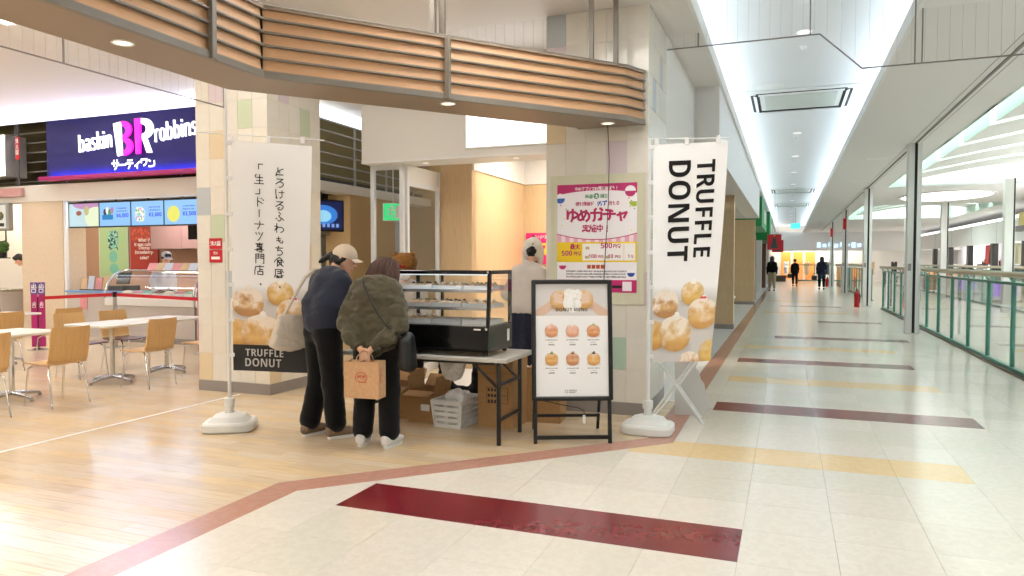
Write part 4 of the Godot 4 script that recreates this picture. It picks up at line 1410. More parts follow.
	for k in 9:
		var an := PI / 2 - k * PI / 8
		three.append([-0.28 + cos(an) * 0.29 + 0.06, 0.51 + sin(an) * 0.2])
	for k in 7:
		var an := -PI / 2 + k * PI / 6
		three.append([-0.26 + cos(an) * 0.12 + 0.02, 0.52 + sin(an) * 0.11])
	three.append([-0.25, 0.7])
	for k in 7:
		var an := -PI / 2 + k * PI / 6
		three.append([-0.26 + cos(an) * 0.1 + 0.02, 0.86 + sin(an) * 0.1])
	three.append([-0.29, 1.07])
	pg.call(lp, three)
	pg.call(lp, [[0.13, 1.1], [0.32, 1.1], [0.29, 0.33], [0.16, 0.33]])
	var rr := [[0.34, 1.1]]
	for k in 9:
		var an := PI / 2 - k * PI / 8
		rr.append([0.42 + cos(an) * 0.27, 0.87 + sin(an) * 0.22])
	rr += [[0.5, 0.64], [0.64, 0.34], [0.5, 0.34], [0.36, 0.66], [0.36, 0.75]]
	for k in 7:
		var an := -PI / 2 + k * PI / 6
		rr.append([0.39 + cos(an) * 0.1, 0.86 + sin(an) * 0.1])
	rr.append([0.34, 0.98])
	pg.call(lw, rr)
	lw.add(latin("baskin", 0.22, false, 0.035, 2), Transform3D(Basis(Vector3.BACK, 0.05).scaled(V(1.0, 1.4, 1)), V(-0.48, 0.56, 0.045)))
	lw.add(latin("robbins", 0.22, false, 0.035, 0), Transform3D(Basis(Vector3.BACK, 0.06).scaled(V(0.95, 1.4, 1)), V(0.55, 0.58, 0.045)))
	lw.add(strokes("サーティワン", 0.17, 0.2, false, 1.06), Transform3D(Basis(), V(-0.52, 0.31, 0.04)))
	obj("white_letters", lw, M.white_sign_glow, sg)
	obj("pink_letters", lp, M.pink_sign_glow, sg)
	area("letter_light", V(0, 0.7, 0.1), V(0, 180, 0), Vector2(2.4, 0.6), Color(0.85, 0.8, 1.0), 1.0, sg)
	obj("foot_lamp", Geo.new().bb(V(-2.2, 0.075, 0.02), V(2.2, 0.085, 0.05)), M.blue_glow, sg)
	area("foot_light", V(0, 0.1, 0.04), V(80, 0, 0), Vector2(4.4, 0.03), Color(0.25, 0.3, 1.0), 1.2, sg)

	# white light box of the neighbouring stall
	var lb := thing("light_box", "white illuminated box sign above the grill stall, red extinguisher sign before it", "sign", V(-15.35, 3.18, fz + 0.2))
	obj("housing", Geo.new().bb(V(-1.2, 0, -0.44), V(0.62, 0.84, 0), 0.01), M.grey_metal, lb)
	obj("lamp_face", Geo.new().bb(V(-1.19, 0.01, 0), V(0.6, 0.83, 0.01)), M.panel_glow, lb)
	area("face_light", V(-0.2, 0.42, 0.05), V(0, 180, 0), Vector2(1.6, 0.75), Color(1, 1, 1), 1.2, lb)
	var ex := thing("extinguisher_sign", "red vertical 消火器 sign on a dark pole above the stalls", "sign", V(-14.35, 3.0, fz + 0.2))
	obj("pole", Geo.new().cyl(V(0, 0, 0), V(0, 1.25, 0), 0.018, -1, 10), M.dark_metal, ex)
	obj("plate", Geo.new().box(V(0, 0.72, 0.02), V(0.11, 0.45, 0.02), 0.02), M.red_sign, ex)
	obj("lettering", Geo.new().add(strokes("消火器", 0.085, 0.13, true, 1.3), Transform3D(Basis(), V(-0.042, 0.9, 0.032))), M.white_ink, ex)

	stall_screens(fz)
	ice_cream_counter(fz)
	grill_stall(fz)
	side_stall()


func stall_screens(fz: float) -> void:
	var names := ["pale cake close-up", "cake box and ¥4,000", "round decorated cake and ¥3,600", "yellow cake and ¥3,500", "list of sundaes"]
	for k in 5:
		var x := -13.4 + k * 0.83
		var im := blank(168, 96, Color(0.56, 0.76, 0.97))
		var price := ""
		if k == 0:
			im.fill(Color(0.75, 0.85, 0.87))
			disc(im, Vector2(100, 0), Vector2(80, 24), Color(0.75, 0.55, 0.72))
			disc(im, Vector2(150, 60), Vector2(60, 45), Color(0.88, 0.92, 0.78))
			disc(im, Vector2(100, 30), Vector2(14, 20), Color(0.75, 0.72, 0.5))
			disc(im, Vector2(56, 40), Vector2(16, 10), Color(0.62, 0.36, 0.26))
		elif k == 1:
			for q in 4:
				disc(im, Vector2(30 + q * 13, 40 - (q % 2) * 8), Vector2(9, 14), [Color(0.2, 0.2, 0.25), Color(0.95, 0.95, 0.95), Color(0.3, 0.6, 0.35), Color(0.7, 0.5, 0.7)][q])
			im.fill_rect(Rect2i(14, 50, 60, 20), Color(0.1, 0.5, 0.75))
			price = "¥4,000"
		elif k == 2:
			disc(im, Vector2(46, 52), Vector2(30, 32), Color(0.75, 0.85, 0.92))
			blot(im, 4, Rect2i(26, 26, 40, 50), [Color(0.9, 0.6, 0.75), Color(0.95, 0.95, 0.6), Color(0.4, 0.7, 0.6), Color(1, 1, 1)], 5)
			price = "¥3,600"
		elif k == 3:
			disc(im, Vector2(46, 54), Vector2(32, 32), Color(0.9, 0.88, 0.4))
			price = "¥3,500"
		else:
			for q in 3:
				disc(im, Vector2(28, 20 + q * 30), Vector2(14, 12), [Color(0.95, 0.85, 0.7), Color(0.5, 0.7, 0.95), Color(0.75, 0.2, 0.6)][q])
		if k > 0:
			text_rows(im, 92, 22, 60, 2, 5, 12, Color(0.2, 0.3, 0.75), k)
		var s := thing("menu_screen", "hanging menu screen above the ice cream counter showing %s" % names[k], "screen", V(x + 0.415, 2.38, fz - 0.12), 0.0, "menu screens above the ice cream counter")
		obj("housing", Geo.new().box(V(0, 0, -0.03), V(0.83, 0.5, 0.06), 0.006), M.black_plastic, s)
		obj("picture", Geo.new().quad_of(V(-0.4, -0.225, 0.003), V(0.4, 0.225, 0.003)), printed(im, 0.3, M.e_screen), s)
		obj("bracket", Geo.new().cyl(V(0, 0.24, -0.03), V(0, 0.3, -0.03), 0.02, -1, 8), M.black_plastic, s)
		if price:
			obj("price", Geo.new().add(latin(price, 0.075, true, 0.001, 1), Transform3D(Basis(), V(0.2, -0.08, 0.005))), M.price_glow, s)
		area("screen_light", V(0, 0, 0.03), V(0, 180, 0), Vector2(0.78, 0.44), Color(0.7, 0.85, 1.0), 0.35, s)


func ice_cream_counter(fz: float) -> void:
	# posters, cupboards and the wall behind
	var im := blank(92, 118, Color(0.63, 0.75, 0.57))
	for q in [[46, 30, 18, 22], [46, 70, 14, 14], [48, 98, 15, 12]]:
		disc(im, Vector2(q[0], q[1]), Vector2(q[2], q[3]), Color(0.45, 0.72, 0.66))
	blot(im, 9, Rect2i(32, 12, 28, 40), [Color(0.15, 0.25, 0.25), Color(0.6, 0.85, 0.8)], 3)
	var p := thing("poster", "pale green poster with mint ice cream shapes behind the ice cream counter", "poster", V(-15.35, 1.08, -12.98))
	obj("sheet", Geo.new().box(V(0, 0.62, 0), V(0.95, 1.24, 0.02)), M.mint_wall, p)
	obj("picture", Geo.new().quad_of(V(-0.46, 0.01, 0.0125), V(0.46, 1.23, 0.0125)), printed(im), p)
	im = blank(88, 104, Color(0.62, 0.16, 0.12))
	blot(im, 12, Rect2i(6, 8, 76, 24), [Color(0.8, 0.3, 0.2), Color(0.7, 0.25, 0.1)], 4)
	p = thing("poster", "dark red poster with white words behind the ice cream counter", "poster", V(-14.35, 1.28, -12.98))
	obj("sheet", Geo.new().box(V(0, 0.52, 0), V(0.88, 1.04, 0.02)), M.dark_red, p)
	obj("picture", Geo.new().quad_of(V(-0.43, 0.01, 0.0125), V(0.43, 1.03, 0.0125)), printed(im), p)
	var wd := Geo.new()
	var lines := ["What if", "it was called", "Cheesy", "Strawberry-", "cake?"]
	for k in 5:
		wd.add(latin(lines[k], 0.075, true, 0.001, 1), Transform3D(Basis(), V(0, 0.66 - k * 0.105, 0.014)))
	obj("lettering", wd, M.white_ink, p)
	for k in 4:
		var cb := thing("wall_cabinet", ["pink wall cabinet next to the dark red poster", "pink wall cabinet bearing the white paper notice", "grey wall cabinet next to the pink ones behind the clerk", "grey wall cabinet nearest the tiled pillar behind the ice cream counter"][k], "cabinet", V(-13.3 + k * 0.92, 1.75, -12.98), 0.0, "wall cabinets behind the ice cream counter")
		obj("body", Geo.new().bb(V(-0.46, 0, 0), V(0.46, 0.95, 0.35)), M.cabinet_grey, cb)
		obj("door", Geo.new().bb(V(-0.455, 0.005, 0.35), V(0.455, 0.945, 0.37), 0.004), M.cabinet_pink if k < 2 else M.cabinet_grey, cb)
	var tv := thing("wall_display", "dark switched-off display under the menu screens", "screen", V(-11.1, 1.95, -11.6))
	obj("housing", Geo.new().box(V(0, 0.25, 0), V(1.0, 0.56, 0.06), 0.01), M.black_plastic, tv)
	obj("bracket", Geo.new().cyl(V(0, 0.53, 0), V(0, 1.0, 0), 0.02, -1, 8), M.black_plastic, tv)
	var nt := obj("notice", Geo.new().box(V(-12.0, 1.9, -12.604), V(0.42, 0.3, 0.01)), M.white_paint)
	tag(nt, "white paper notice on the cabinet doors behind the clerk", "notice")
	var win := setting("window_1", Geo.new().bb(V(-11.9, 1.2, -13.0), V(-8.6, 1.62, -12.98)), M.kitchen_glow)
	win.set_meta("kind", "structure")
	# curved-glass ice cream cabinets
	for k in 2:
		var x0 := -11.75 + k * 2.15
		var w := 2.1
		var s := thing("ice_cream_cabinet", ["curved glass ice cream cabinet with tubs, left of the pair, under printed flavour cards", "curved glass ice cream cabinet with tubs, right of the pair, beside the tiled pillar"][k], "display cabinet", V(x0, 0, fz + 0.45))
		obj("body", Geo.new().bb(V(0, 0, -0.85), V(w, 0.66, 0)), M.counter_grey, s)
		obj("plinth", Geo.new().bb(V(0.02, 0, -0.05), V(w - 0.02, 0.1, 0.006)), M.grey_base, s)
		obj("ledge", Geo.new().bb(V(-0.01, 0.66, -0.86), V(w + 0.01, 0.8, 0.03), 0.01), M.white_plastic, s)
		var arc := func(u: float) -> Vector3:
			var an := u * PI * 0.5
			return V(0, 0.8 + sin(an) * 0.5, 0.02 - 0.5 + cos(an) * 0.5)
		obj("glass", Geo.new().sheet(func(u, q): return V(u * w, 0, 0) + arc.call(q), 2, 14), M.clear_glass, s)
		for e in [0.0, w]:
			var pts := []
			for q in 10:
				pts.append(V(e, 0, 0) + arc.call(q / 9.0))
			obj("end_frame", Geo.new().tube(pts, 0.022, 8), M.steel, s)
		obj("top_shelf", Geo.new().bb(V(0, 1.28, -0.85), V(w, 1.31, -0.46), 0.004), M.steel, s)
		obj("back_frame", Geo.new().bb(V(0, 0.8, -0.86), V(w, 0.86, -0.82)), M.white_plastic, s)
		for q in 8:
			var tub := thing("ice_cream_tub", "round tub of ice cream inside the curved glass cabinet", "ice cream tub", V(x0 + 0.15 + q * 0.255, 0.8, fz + 0.1), 0.0, "ice cream tubs")
			obj("tub", Geo.new().cyl(V(0, 0, 0), V(0, 0.08, 0), 0.1, 0.115, 14), M.white_plastic, tub)
			obj("ice_cream", Geo.new().ball(V(0, 0.075, 0), V(0.105, 0.05, 0.105), 10, 6), M["scoop%d" % ((q + k) % 4)], tub)
		if k == 0:
			for q in 6:
				var cd := obj("flavour_card", Geo.new().box(V(x0 + 0.62 + q * 0.2, 1.37, fz - 0.03), V(0.19, 0.15, 0.006), 0.0, Basis(Vector3.RIGHT, -0.5)), M["card%d" % (q % 3)])
				tag(cd, "printed flavour card propped on the ice cream cabinet", "card", "flavour cards on the ice cream cabinet")
	# the plain counter at the left with small displays
	var ct := thing("counter", "plain grey till counter beside the ice cream cabinets", "counter", V(-12.6, 0, fz + 0.1))
	obj("body", Geo.new().bb(V(-0.62, 0, -0.6), V(0.82, 0.86, 0)), M.counter_grey, ct)
	obj("worktop", Geo.new().bb(V(-0.64, 0.86, -0.62), V(0.84, 0.9, 0.02), 0.004), M.blue_top, ct)
	var nn := obj("notice", Geo.new().box(V(-12.75, 0.66, fz + 0.11), V(0.2, 0.26, 0.008)), M.card0)
	tag(nn, "small pink notice stuck on the grey till counter", "notice")
	for k in 4:
		var o := thing("leaflet_stand", "leaflet stand with printed card on the till counter", "leaflet stand", V(-13.0 + k * 0.2, 0.9, fz - 0.1), 0.0, "leaflet stands on the till counter")
		obj("card", Geo.new().box(V(0, 0.13 + (k % 2) * 0.02, 0), V(0.15, 0.22 + (k % 2) * 0.04, 0.006), 0.0, Basis(Vector3.RIGHT, -0.15)), M["card%d" % ((k + 1) % 3)], o)
		obj("base", Geo.new().box(V(0, 0.008, 0.0), V(0.16, 0.016, 0.08)), M.black_plastic, o)
	var reg := thing("cash_register", "black cash register on the till counter", "cash register", V(-12.1, 0.9, fz - 0.25))
	obj("drawer_box", Geo.new().bb(V(-0.2, 0, -0.2), V(0.2, 0.1, 0.2), 0.008), M.black_plastic, reg)
	obj("display", Geo.new().box(V(0, 0.24, 0.0), V(0.34, 0.24, 0.03), 0.01, Basis(Vector3.RIGHT, -0.3)), M.black_plastic, reg)
	var st := simple_person("person in pale uniform and grey cap looking down behind the ice cream cabinet", V(-11.62, 0, -10.95), -112, {"h": 1.66, "lean": 0.16, "nod": 0.4, "look": 0.0, "top": M.uniform_white, "low": M.black_cloth, "top_name": "uniform", "hair": M.black_hair, "cell": 0.022})
	var cT: Transform3D = st.get_meta("head")
	var cap := thing("baseball_cap", "grey cap of the clerk behind the ice cream cabinet", "cap", st.transform * (cT * V(0, 0.145, 0.0)))
	cap.basis = st.basis * cT.basis.orthonormalized()
	cap_shape(cap, M.grey_cap)
	# unseen ceiling panels placed to light the inside of the shop
	unseen_ceiling_panel(V(-12.6, 2.94, -11.9), Vector2(1.2, 0.5), 5.0, Color(1, 0.95, 0.88), "unseen ceiling light panel lighting the ice cream stall", "unseen stall ceiling lights")
	unseen_ceiling_panel(V(-10.2, 2.94, -11.9), Vector2(1.2, 0.5), 5.0, Color(1, 0.95, 0.88), "unseen ceiling light panel lighting the ice cream stall", "unseen stall ceiling lights")


func cap_shape(cap: Node3D, m: Material) -> void:
	var prof := []
	for k in 9:
		var an := k * PI / 16.0
		prof.append(Vector2(cos(an) * 0.102, sin(an) * 0.1))
	obj("crown", Geo.new().lathe(prof, V(0, 0, 0.012), 20, 0.0, 0.94, 1.05), m, cap)
	obj("brim", Geo.new().sheet(func(u, w): return V((u - 0.5) * 0.17, 0.008 - pow((u - 0.5) * 2.0, 2) * 0.022 - w * 0.012, -0.07 - w * (0.085 * sqrt(maxf(0.02, 1.0 - pow((u - 0.5) * 1.9, 2))))), 12, 4), m, cap)


func grill_stall(fz: float) -> void:
	var im := blank(180, 84, Color(0.93, 0.91, 0.84))
	for k in 3:
		disc(im, Vector2(30 + k * 60, 40), Vector2(24, 18), Color(0.35, 0.25, 0.16))
		blot(im, 20 + k, Rect2i(12 + k * 60, 26, 36, 26), [Color(0.55, 0.4, 0.2), Color(0.25, 0.35, 0.15), Color(0.75, 0.6, 0.35)], 4)
		im.fill_rect(Rect2i(10 + k * 60, 66, 44, 12), Color(0.15, 0.1, 0.12))
	var p := thing("menu_board", "lit menu board with photographs of grilled dishes over the grill stall", "menu board", V(-15.6, 2.1, fz + 0.06))
	obj("frame", Geo.new().bb(V(-1.0, 0, -0.1), V(0.72, 0.56, 0.02), 0.02), M.grey_metal, p)
	obj("picture_light", Geo.new().quad_of(V(-0.96, 0.05, 0.024), V(0.66, 0.52, 0.024)), printed(im, 0.4, 0.75), p)
	var aw := obj("fascia_strip", Geo.new().bb(V(-19, 2.78, fz + 0.03), V(-14.45, 2.95, fz + 0.1)), M.red_check)
	tag(aw, "red and white patterned strip above the grill stall's menu board", "fascia")
	var ct := thing("counter", "grill stall counter with slanted pictures of dishes on its front", "counter", V(-15.6, 0, fz + 0.25))
	obj("body", Geo.new().bb(V(-1.6, 0, -0.6), V(0.7, 0.85, 0)), M.counter_grey, ct)
	obj("worktop", Geo.new().bb(V(-1.62, 0.85, -0.62), V(0.72, 0.9, 0.03), 0.004), M.steel, ct)
	var im2 := blank(110, 60, Color(0.8, 0.74, 0.66))
	blot(im2, 31, Rect2i(4, 4, 100, 52), [Color(0.5, 0.3, 0.2), Color(0.75, 0.55, 0.4), Color(0.9, 0.85, 0.75), Color(0.4, 0.45, 0.2)], 5)
	obj("picture_panel", Geo.new().quad_of(V(-1.5, 0.4, 0.06), V(0.66, 0.84, 0.03)), printed(im2), ct)
	var gl := obj("sneeze_guard", Geo.new().bb(V(-17.0, 0.9, fz + 0.2), V(-15.05, 1.3, fz + 0.21)), M.clear_glass)
	tag(gl, "clear glass guard on the grill stall counter", "glass guard")
	var pot := thing("potted_plant", "small round green plant on the grill stall shelf", "plant", V(-15.5, 1.55, fz - 0.2))
	obj("pot", Geo.new().cyl(V(0, 0, 0), V(0, 0.1, 0), 0.07, 0.09, 12), M.black_plastic, pot)
	obj("foliage", skin([[V(0, 0.2, 0), V(0.05, 0.25, 0), 0.12, 0.1]], 0.025, 0.03, 0.05, 60.0), M.leaf, pot)
	obj("bracket", Geo.new().bb(V(-0.12, -0.02, -0.1), V(0.12, 0, 0.1)).bb(V(-0.01, 0, -0.1), V(0.01, 1.1, -0.08)), M.black_plastic, pot)
	simple_person("person in white shirt and dark apron bending in the grill stall", V(-15.3, 0, fz - 0.75), 160, {"h": 1.66, "lean": 0.3, "nod": 0.6, "top": M.uniform_white, "low": M.black_cloth, "top_name": "shirt", "hair": M.black_hair, "cell": 0.024})
	unseen_ceiling_panel(V(-15.6, 2.94, -11.6), Vector2(1.2, 0.5), 3.5, Color(1, 0.93, 0.82), "unseen ceiling light panel lighting the grill stall")  # out of view behind the lintel, placed to light the grill stall


func side_stall() -> void:
	# the stall that faces the passage between the tiled pillar and the donut booth
	var x := -6.7
	setting("wall_side_lintel", Geo.new().bb(V(x - 0.3, 2.56, -13), V(x, 2.71, -8.6), 0.006), M.lintel)
	setting("wall_side_screen", Geo.new().bb(V(x - 0.75, 2.71, -13), V(x - 0.7, 4.9, -8.6)), M.olive_wall)
	setting("wall_side_back", Geo.new().bb(V(x - 1.6, 0, -13), V(x - 1.5, 2.8, -8.6)), M.white_wall)
	setting("ceiling_side", Geo.new().bb(V(x - 1.6, 2.75, -13), V(x - 0.2, 2.8, -8.6)), M.dark_ceiling)
	setting("wall_side_pier", Geo.new().bb(V(x - 0.5, 0, -11.6), V(x - 0.02, 2.56, -10.15)), M.tan_wall)
	setting("wall_passage", Geo.new().bb(V(x - 0.6, 0, -13.1), V(-4.0, 3.9, -13)), M.tan_wall)
	setting("ceiling_side", Geo.new().bb(V(x, 3.78, -13), V(-4.9, 3.84, -7.8)), M.ceiling_white)
	var lamp := thing("cove_strip", "bright strip of light along the ceiling above the barred screen", "ceiling light", V(x, 3.68, -10.6))  # stands for the cove edge in its light; the strip itself glows
	obj("glow_strip", Geo.new().bb(V(-0.1, 0, -2), V(0.06, 0.12, 2)), M.edge_glow, lamp)
	area("strip_light", V(0.08, 0.06, 0), V(0, -90, 0), Vector2(4.0, 0.1), Color(0.95, 0.98, 1.0), 2.0, lamp)
	var scr := thing("slat_screen", "thin grey bars before the olive wall between tiled pillar and white booth", "screen")
	for k in 6:
		obj("bar", Geo.new().tube([V(x - 0.05, 2.82 + k * 0.17, -12.9), V(x - 0.05, 2.82 + k * 0.17, -8.7)], 0.012, 6), M.grey_metal, scr)
	for k in 4:
		obj("post", Geo.new().bb(V(x - 0.09, 2.71, -9.4 - k * 1.0), V(x - 0.06, 3.8, -9.37 - k * 1.0)), M.grey_metal, scr)
	var im := blank(120, 76, Color(0.08, 0.12, 0.3))
	disc(im, Vector2(66, 36), Vector2(40, 26), Color(0.2, 0.5, 0.85))
	disc(im, Vector2(66, 40), Vector2(22, 16), Color(0.6, 0.85, 0.95))
	for k in 6:
		im.fill_rect(Rect2i(36 + k * 13, 60, 8, 10), Color(0.5, 0.65, 0.9))
		im.fill_rect(Rect2i(4 + (k % 2) * 12, 14 + k * 8, 8, 5), Color(0.15, 0.25, 0.5))
	var tv := thing("wall_display", "blue glowing television hung in the stall beside the tiled pillar", "screen", V(x - 0.15, 1.95, -9.55), 62.0)
	obj("housing", Geo.new().box(V(0, 0.24, -0.03), V(0.78, 0.5, 0.06), 0.008), M.black_plastic, tv)
	obj("picture", Geo.new().quad_of(V(-0.36, 0.02, 0.004), V(0.36, 0.46, 0.004)), printed(im, 0.3, 0.8), tv)
	obj("bracket", Geo.new().cyl(V(0, 0.48, -0.03), V(0, 0.8, -0.03), 0.02, -1, 8), M.black_plastic, tv)
	var hood := thing("extractor_hood", "dark extractor hood behind the blue television", "extractor hood", V(x - 0.75, 1.9, -10.0))
	obj("canopy", Geo.new().bb(V(-0.5, 0.25, -0.9), V(0.3, 0.85, 0.1)), M.black_plastic, hood)
	obj("skirt", Geo.new().bb(V(-0.52, 0, -0.92), V(0.34, 0.25, 0.12), 0.01), M.grey_metal, hood)
	var pr := thing("receipt_printer", "small black printer on the wall below the blue television", "printer", V(x - 0.8, 1.7, -9.9))
	obj("casing", Geo.new().box(V(0, 0.06, 0), V(0.2, 0.12, 0.3), 0.01), M.black_plastic, pr)
	obj("paper", Geo.new().box(V(0.06, 0.06, 0), V(0.1, 0.05, 0.2)), M.white_paint, pr)
	obj("shelf", Geo.new().box(V(-0.3, -0.01, 0), V(0.85, 0.02, 0.34)), M.grey_metal, pr)
	var no := obj("notice", Geo.new().box(V(x - 0.88, 1.45, -10.02), V(0.01, 0.42, 0.3)), M.white_paint)
	tag(no, "white paper notice hanging under the small black printer", "notice")
	unseen_ceiling_panel(V(x - 0.9, 2.74, -9.6), Vector2(0.4, 1.0), 2.2, Color(1, 0.98, 0.95), "unseen ceiling light panel lighting the stall beside the tiled pillar")  # unseen behind the side lintel, placed to light this stall


# ---------- the donut stand ----------
func booth_shell() -> void:
	var fz := -7.8
	var f := setting("wall_fascia", Geo.new().bb(V(-4.99, 2.7, fz - 0.45), V(-2.2, 3.4, fz)), M.white_wall)
	obj("soffit_trim", Geo.new().bb(V(-4.99, 2.68, fz - 0.46), V(-2.2, 2.7, fz + 0.01)), M.white_paint, f)
	var lb := thing("light_box", "blank white illuminated sign on the booth fascia beside the poster pillar", "sign", V(-2.92, 2.8, fz))
	obj("frame", Geo.new().bb(V(-0.64, -0.015, 0), V(0.72, 0.46, 0.03)), M.white_paint, lb)
	obj("lamp_face", Geo.new().bb(V(-0.62, 0.0, 0.03), V(0.7, 0.445, 0.036)), M.box_glow, lb)
	area("face_light", V(0.04, 0.22, 0.06), V(0, 180, 0), Vector2(1.3, 0.42), Color(0.97, 0.98, 1.0), 0.6, lb)
	for x in [-4.2, -3.0]:
		var dl := thing("downlight", "tiny round downlight under the white booth fascia", "downlight", V(x, 2.68, fz - 0.2), 0.0, "downlights under the booth fascia")
		obj("rim", Geo.new().lathe([Vector2(0.05, 0), Vector2(0.048, -0.005), Vector2(0.035, -0.004)], V(0, 0, 0), 18), M.white_paint, dl)
		obj("bulb", Geo.new().cyl(V(0, -0.003, 0), V(0, 0, 0), 0.036, -1, 16), M.warm_glow, dl)
		spot("bulb_light", V(0, -0.02, 0), V(0, -2, 0), 48, Color(1, 0.95, 0.88), 1.2, 0.03, dl)
	# glazed partition: one pane along x, a deeper one along z
	var g := thing("glass_partition", "white-framed glass partition at the left of the booth", "partition", V(-4.95, 0, -8.0))
	for p in [[0.0, 0.0], [0.42, 0.0], [0.45, -0.06], [0.45, -0.92]]:
		obj("frame_post", Geo.new().box(V(p[0], 1.34, p[1]), V(0.055, 2.68, 0.055), 0.004), M.alu_white, g)
	obj("frame_rail", Geo.new().bb(V(0, 2.62, -0.025), V(0.42, 2.68, 0.025)).bb(V(0, 0.0, -0.025), V(0.42, 0.1, 0.025)), M.alu_white, g)
	obj("frame_rail", Geo.new().bb(V(0.425, 2.42, -0.92), V(0.475, 2.48, -0.06)).bb(V(0.425, 0, -0.92), V(0.475, 0.1, -0.06)), M.alu_white, g)
	obj("transom", Geo.new().bb(V(0.44, 2.48, -0.92), V(0.46, 2.68, -0.06)), M.white_wall, g)
	obj("pane", Geo.new().quad_of(V(0.02, 0.1, 0), V(0.4, 2.62, 0)), M.clear_glass, g)
	obj("pane", Geo.new().bb(V(0.447, 0.1, -0.9), V(0.453, 2.42, -0.08)), M.clear_glass, g)
	setting("wall_wood", Geo.new().bb(V(-4.47, 0, -9.1), V(-4.0, 3.3, -8.95)), M.ash_wood)
	setting("wall_wood_side", Geo.new().bb(V(-4.1, 0, -11.1), V(-4.0, 2.7, -8.96)), M.ash_wood)
	setting("wall_wood_back", Geo.new().bb(V(-4.0, 0, -11.2), V(-1.22, 2.7, -11.0)), M.ash_wood)
	setting("wall_bulkhead", Geo.new().bb(V(-4.1, 2.7, -11.1), V(-3.97, 3.4, -8.96)), M.white_wall)
	setting("wall_bulkhead", Geo.new().bb(V(-3.97, 2.7, -11.2), V(-1.22, 3.4, -10.97)), M.white_wall)
	setting("wall_booth_right", Geo.new().bb(V(-1.35, 0, -10.2), V(-1.22, CEIL, -7.75)), M.white_wall)
	setting("ceiling_booth", Geo.new().bb(V(-4.5, 3.3, -11.2), V(-1.25, 3.36, -8.26)), M.brown_ceiling)
	setting("wall_over", Geo.new().bb(V(-5.2, 3.35, -8.3), V(-1.25, 4.3, -8.2)), M.ceiling_warm)
	setting("wall_over", Geo.new().bb(V(-5.2, 3.35, -13), V(-5.1, 4.3, -8.2)), M.ceiling_warm)
	var tr := thing("track_light", "white track with two spotlights under the booth ceiling", "track light", V(-3.2, 3.12, -9.4), 0.0)
	obj("track", Geo.new().bar(V(-0.6, 0, 0.35), V(0.7, 0, -0.2), 0.03, 0.03), M.white_paint, tr)
	obj("stem", Geo.new().cyl(V(0.3, 0, -0.03), V(0.3, 0.18, -0.03), 0.01, -1, 8).cyl(V(-0.4, 0, 0.26), V(-0.4, 0.18, 0.26), 0.01, -1, 8), M.white_paint, tr)
	for x in [-0.36, -0.1]:
		var z: float = 0.25 - (x + 0.36) * 0.42
		obj("spot_head", Geo.new().cyl(V(x, -0.03, z), V(x - 0.06, -0.14, z - 0.1), 0.035, 0.045, 14), M.white_paint, tr)
		spot("spot_light", V(x - 0.065, -0.15, z - 0.108), V(x - 0.5, -1.7, z - 1.6), 34, Color(1, 0.95, 0.88), 3.0, 0.04, tr)
	unseen_ceiling_panel(V(-2.6, 3.29, -9.7), Vector2(1.2, 0.3), 8.0, Color(1, 0.96, 0.9), "unseen ceiling light panel lighting the donut booth")  # unseen above the fascia, placed to brighten the wood walls
	var em := thing("exit_sign", "green emergency exit sign seen through the booth's glass partition", "sign", V(-5.36, 2.05, -9.2), 30.0)
	obj("housing", Geo.new().box(V(0, 0.13, -0.02), V(0.3, 0.26, 0.04), 0.006), M.white_paint, em)
	obj("face_light", Geo.new().box(V(0, 0.13, 0.002), V(0.28, 0.24, 0.004)), M.green_glow, em)
	var man := Geo.new()
	man.box(V(0.07, 0.13, 0.006), V(0.08, 0.18, 0.002))
	man.cyl(V(-0.02, 0.205, 0.005), V(-0.02, 0.205, 0.007), 0.018, -1, 12)
	for q in [[-0.02, 0.185, -0.035, 0.12], [-0.035, 0.12, -0.01, 0.085], [-0.01, 0.085, -0.02, 0.045], [-0.035, 0.12, -0.075, 0.085], [-0.025, 0.17, 0.02, 0.15], [-0.03, 0.17, -0.075, 0.16]]:
		man.bar(V(q[0], q[1], 0.006), V(q[2], q[3], 0.006), 0.02, 0.002, Vector3.BACK)
	obj("pictogram", man, M.white_ink, em)
	obj("hanger", Geo.new().cyl(V(0, 0.26, -0.02), V(0, 1.73, -0.02), 0.008, -1, 6), M.white_paint, em)
	var pk := thing("poster", "pink poster on the wood wall behind the clerk in the white hat", "poster", V(-3.55, 1.42, -10.985))
	obj("sheet", Geo.new().bb(V(-0.4, 0, 0), V(0.4, 0.5, 0.008)), M.hot_pink, pk)
	obj("lettering", Geo.new().add(strokes("ツアー", 0.18, 0.2), Transform3D(Basis(), V(-0.34, 0.34, 0.011))), M.yellow_ink, pk)
	obj("small_print", Geo.new().add(strokes("プリテワン", 0.06, 0.16), Transform3D(Basis(), V(-0.3, 0.46, 0.011))), M.white_ink, pk)


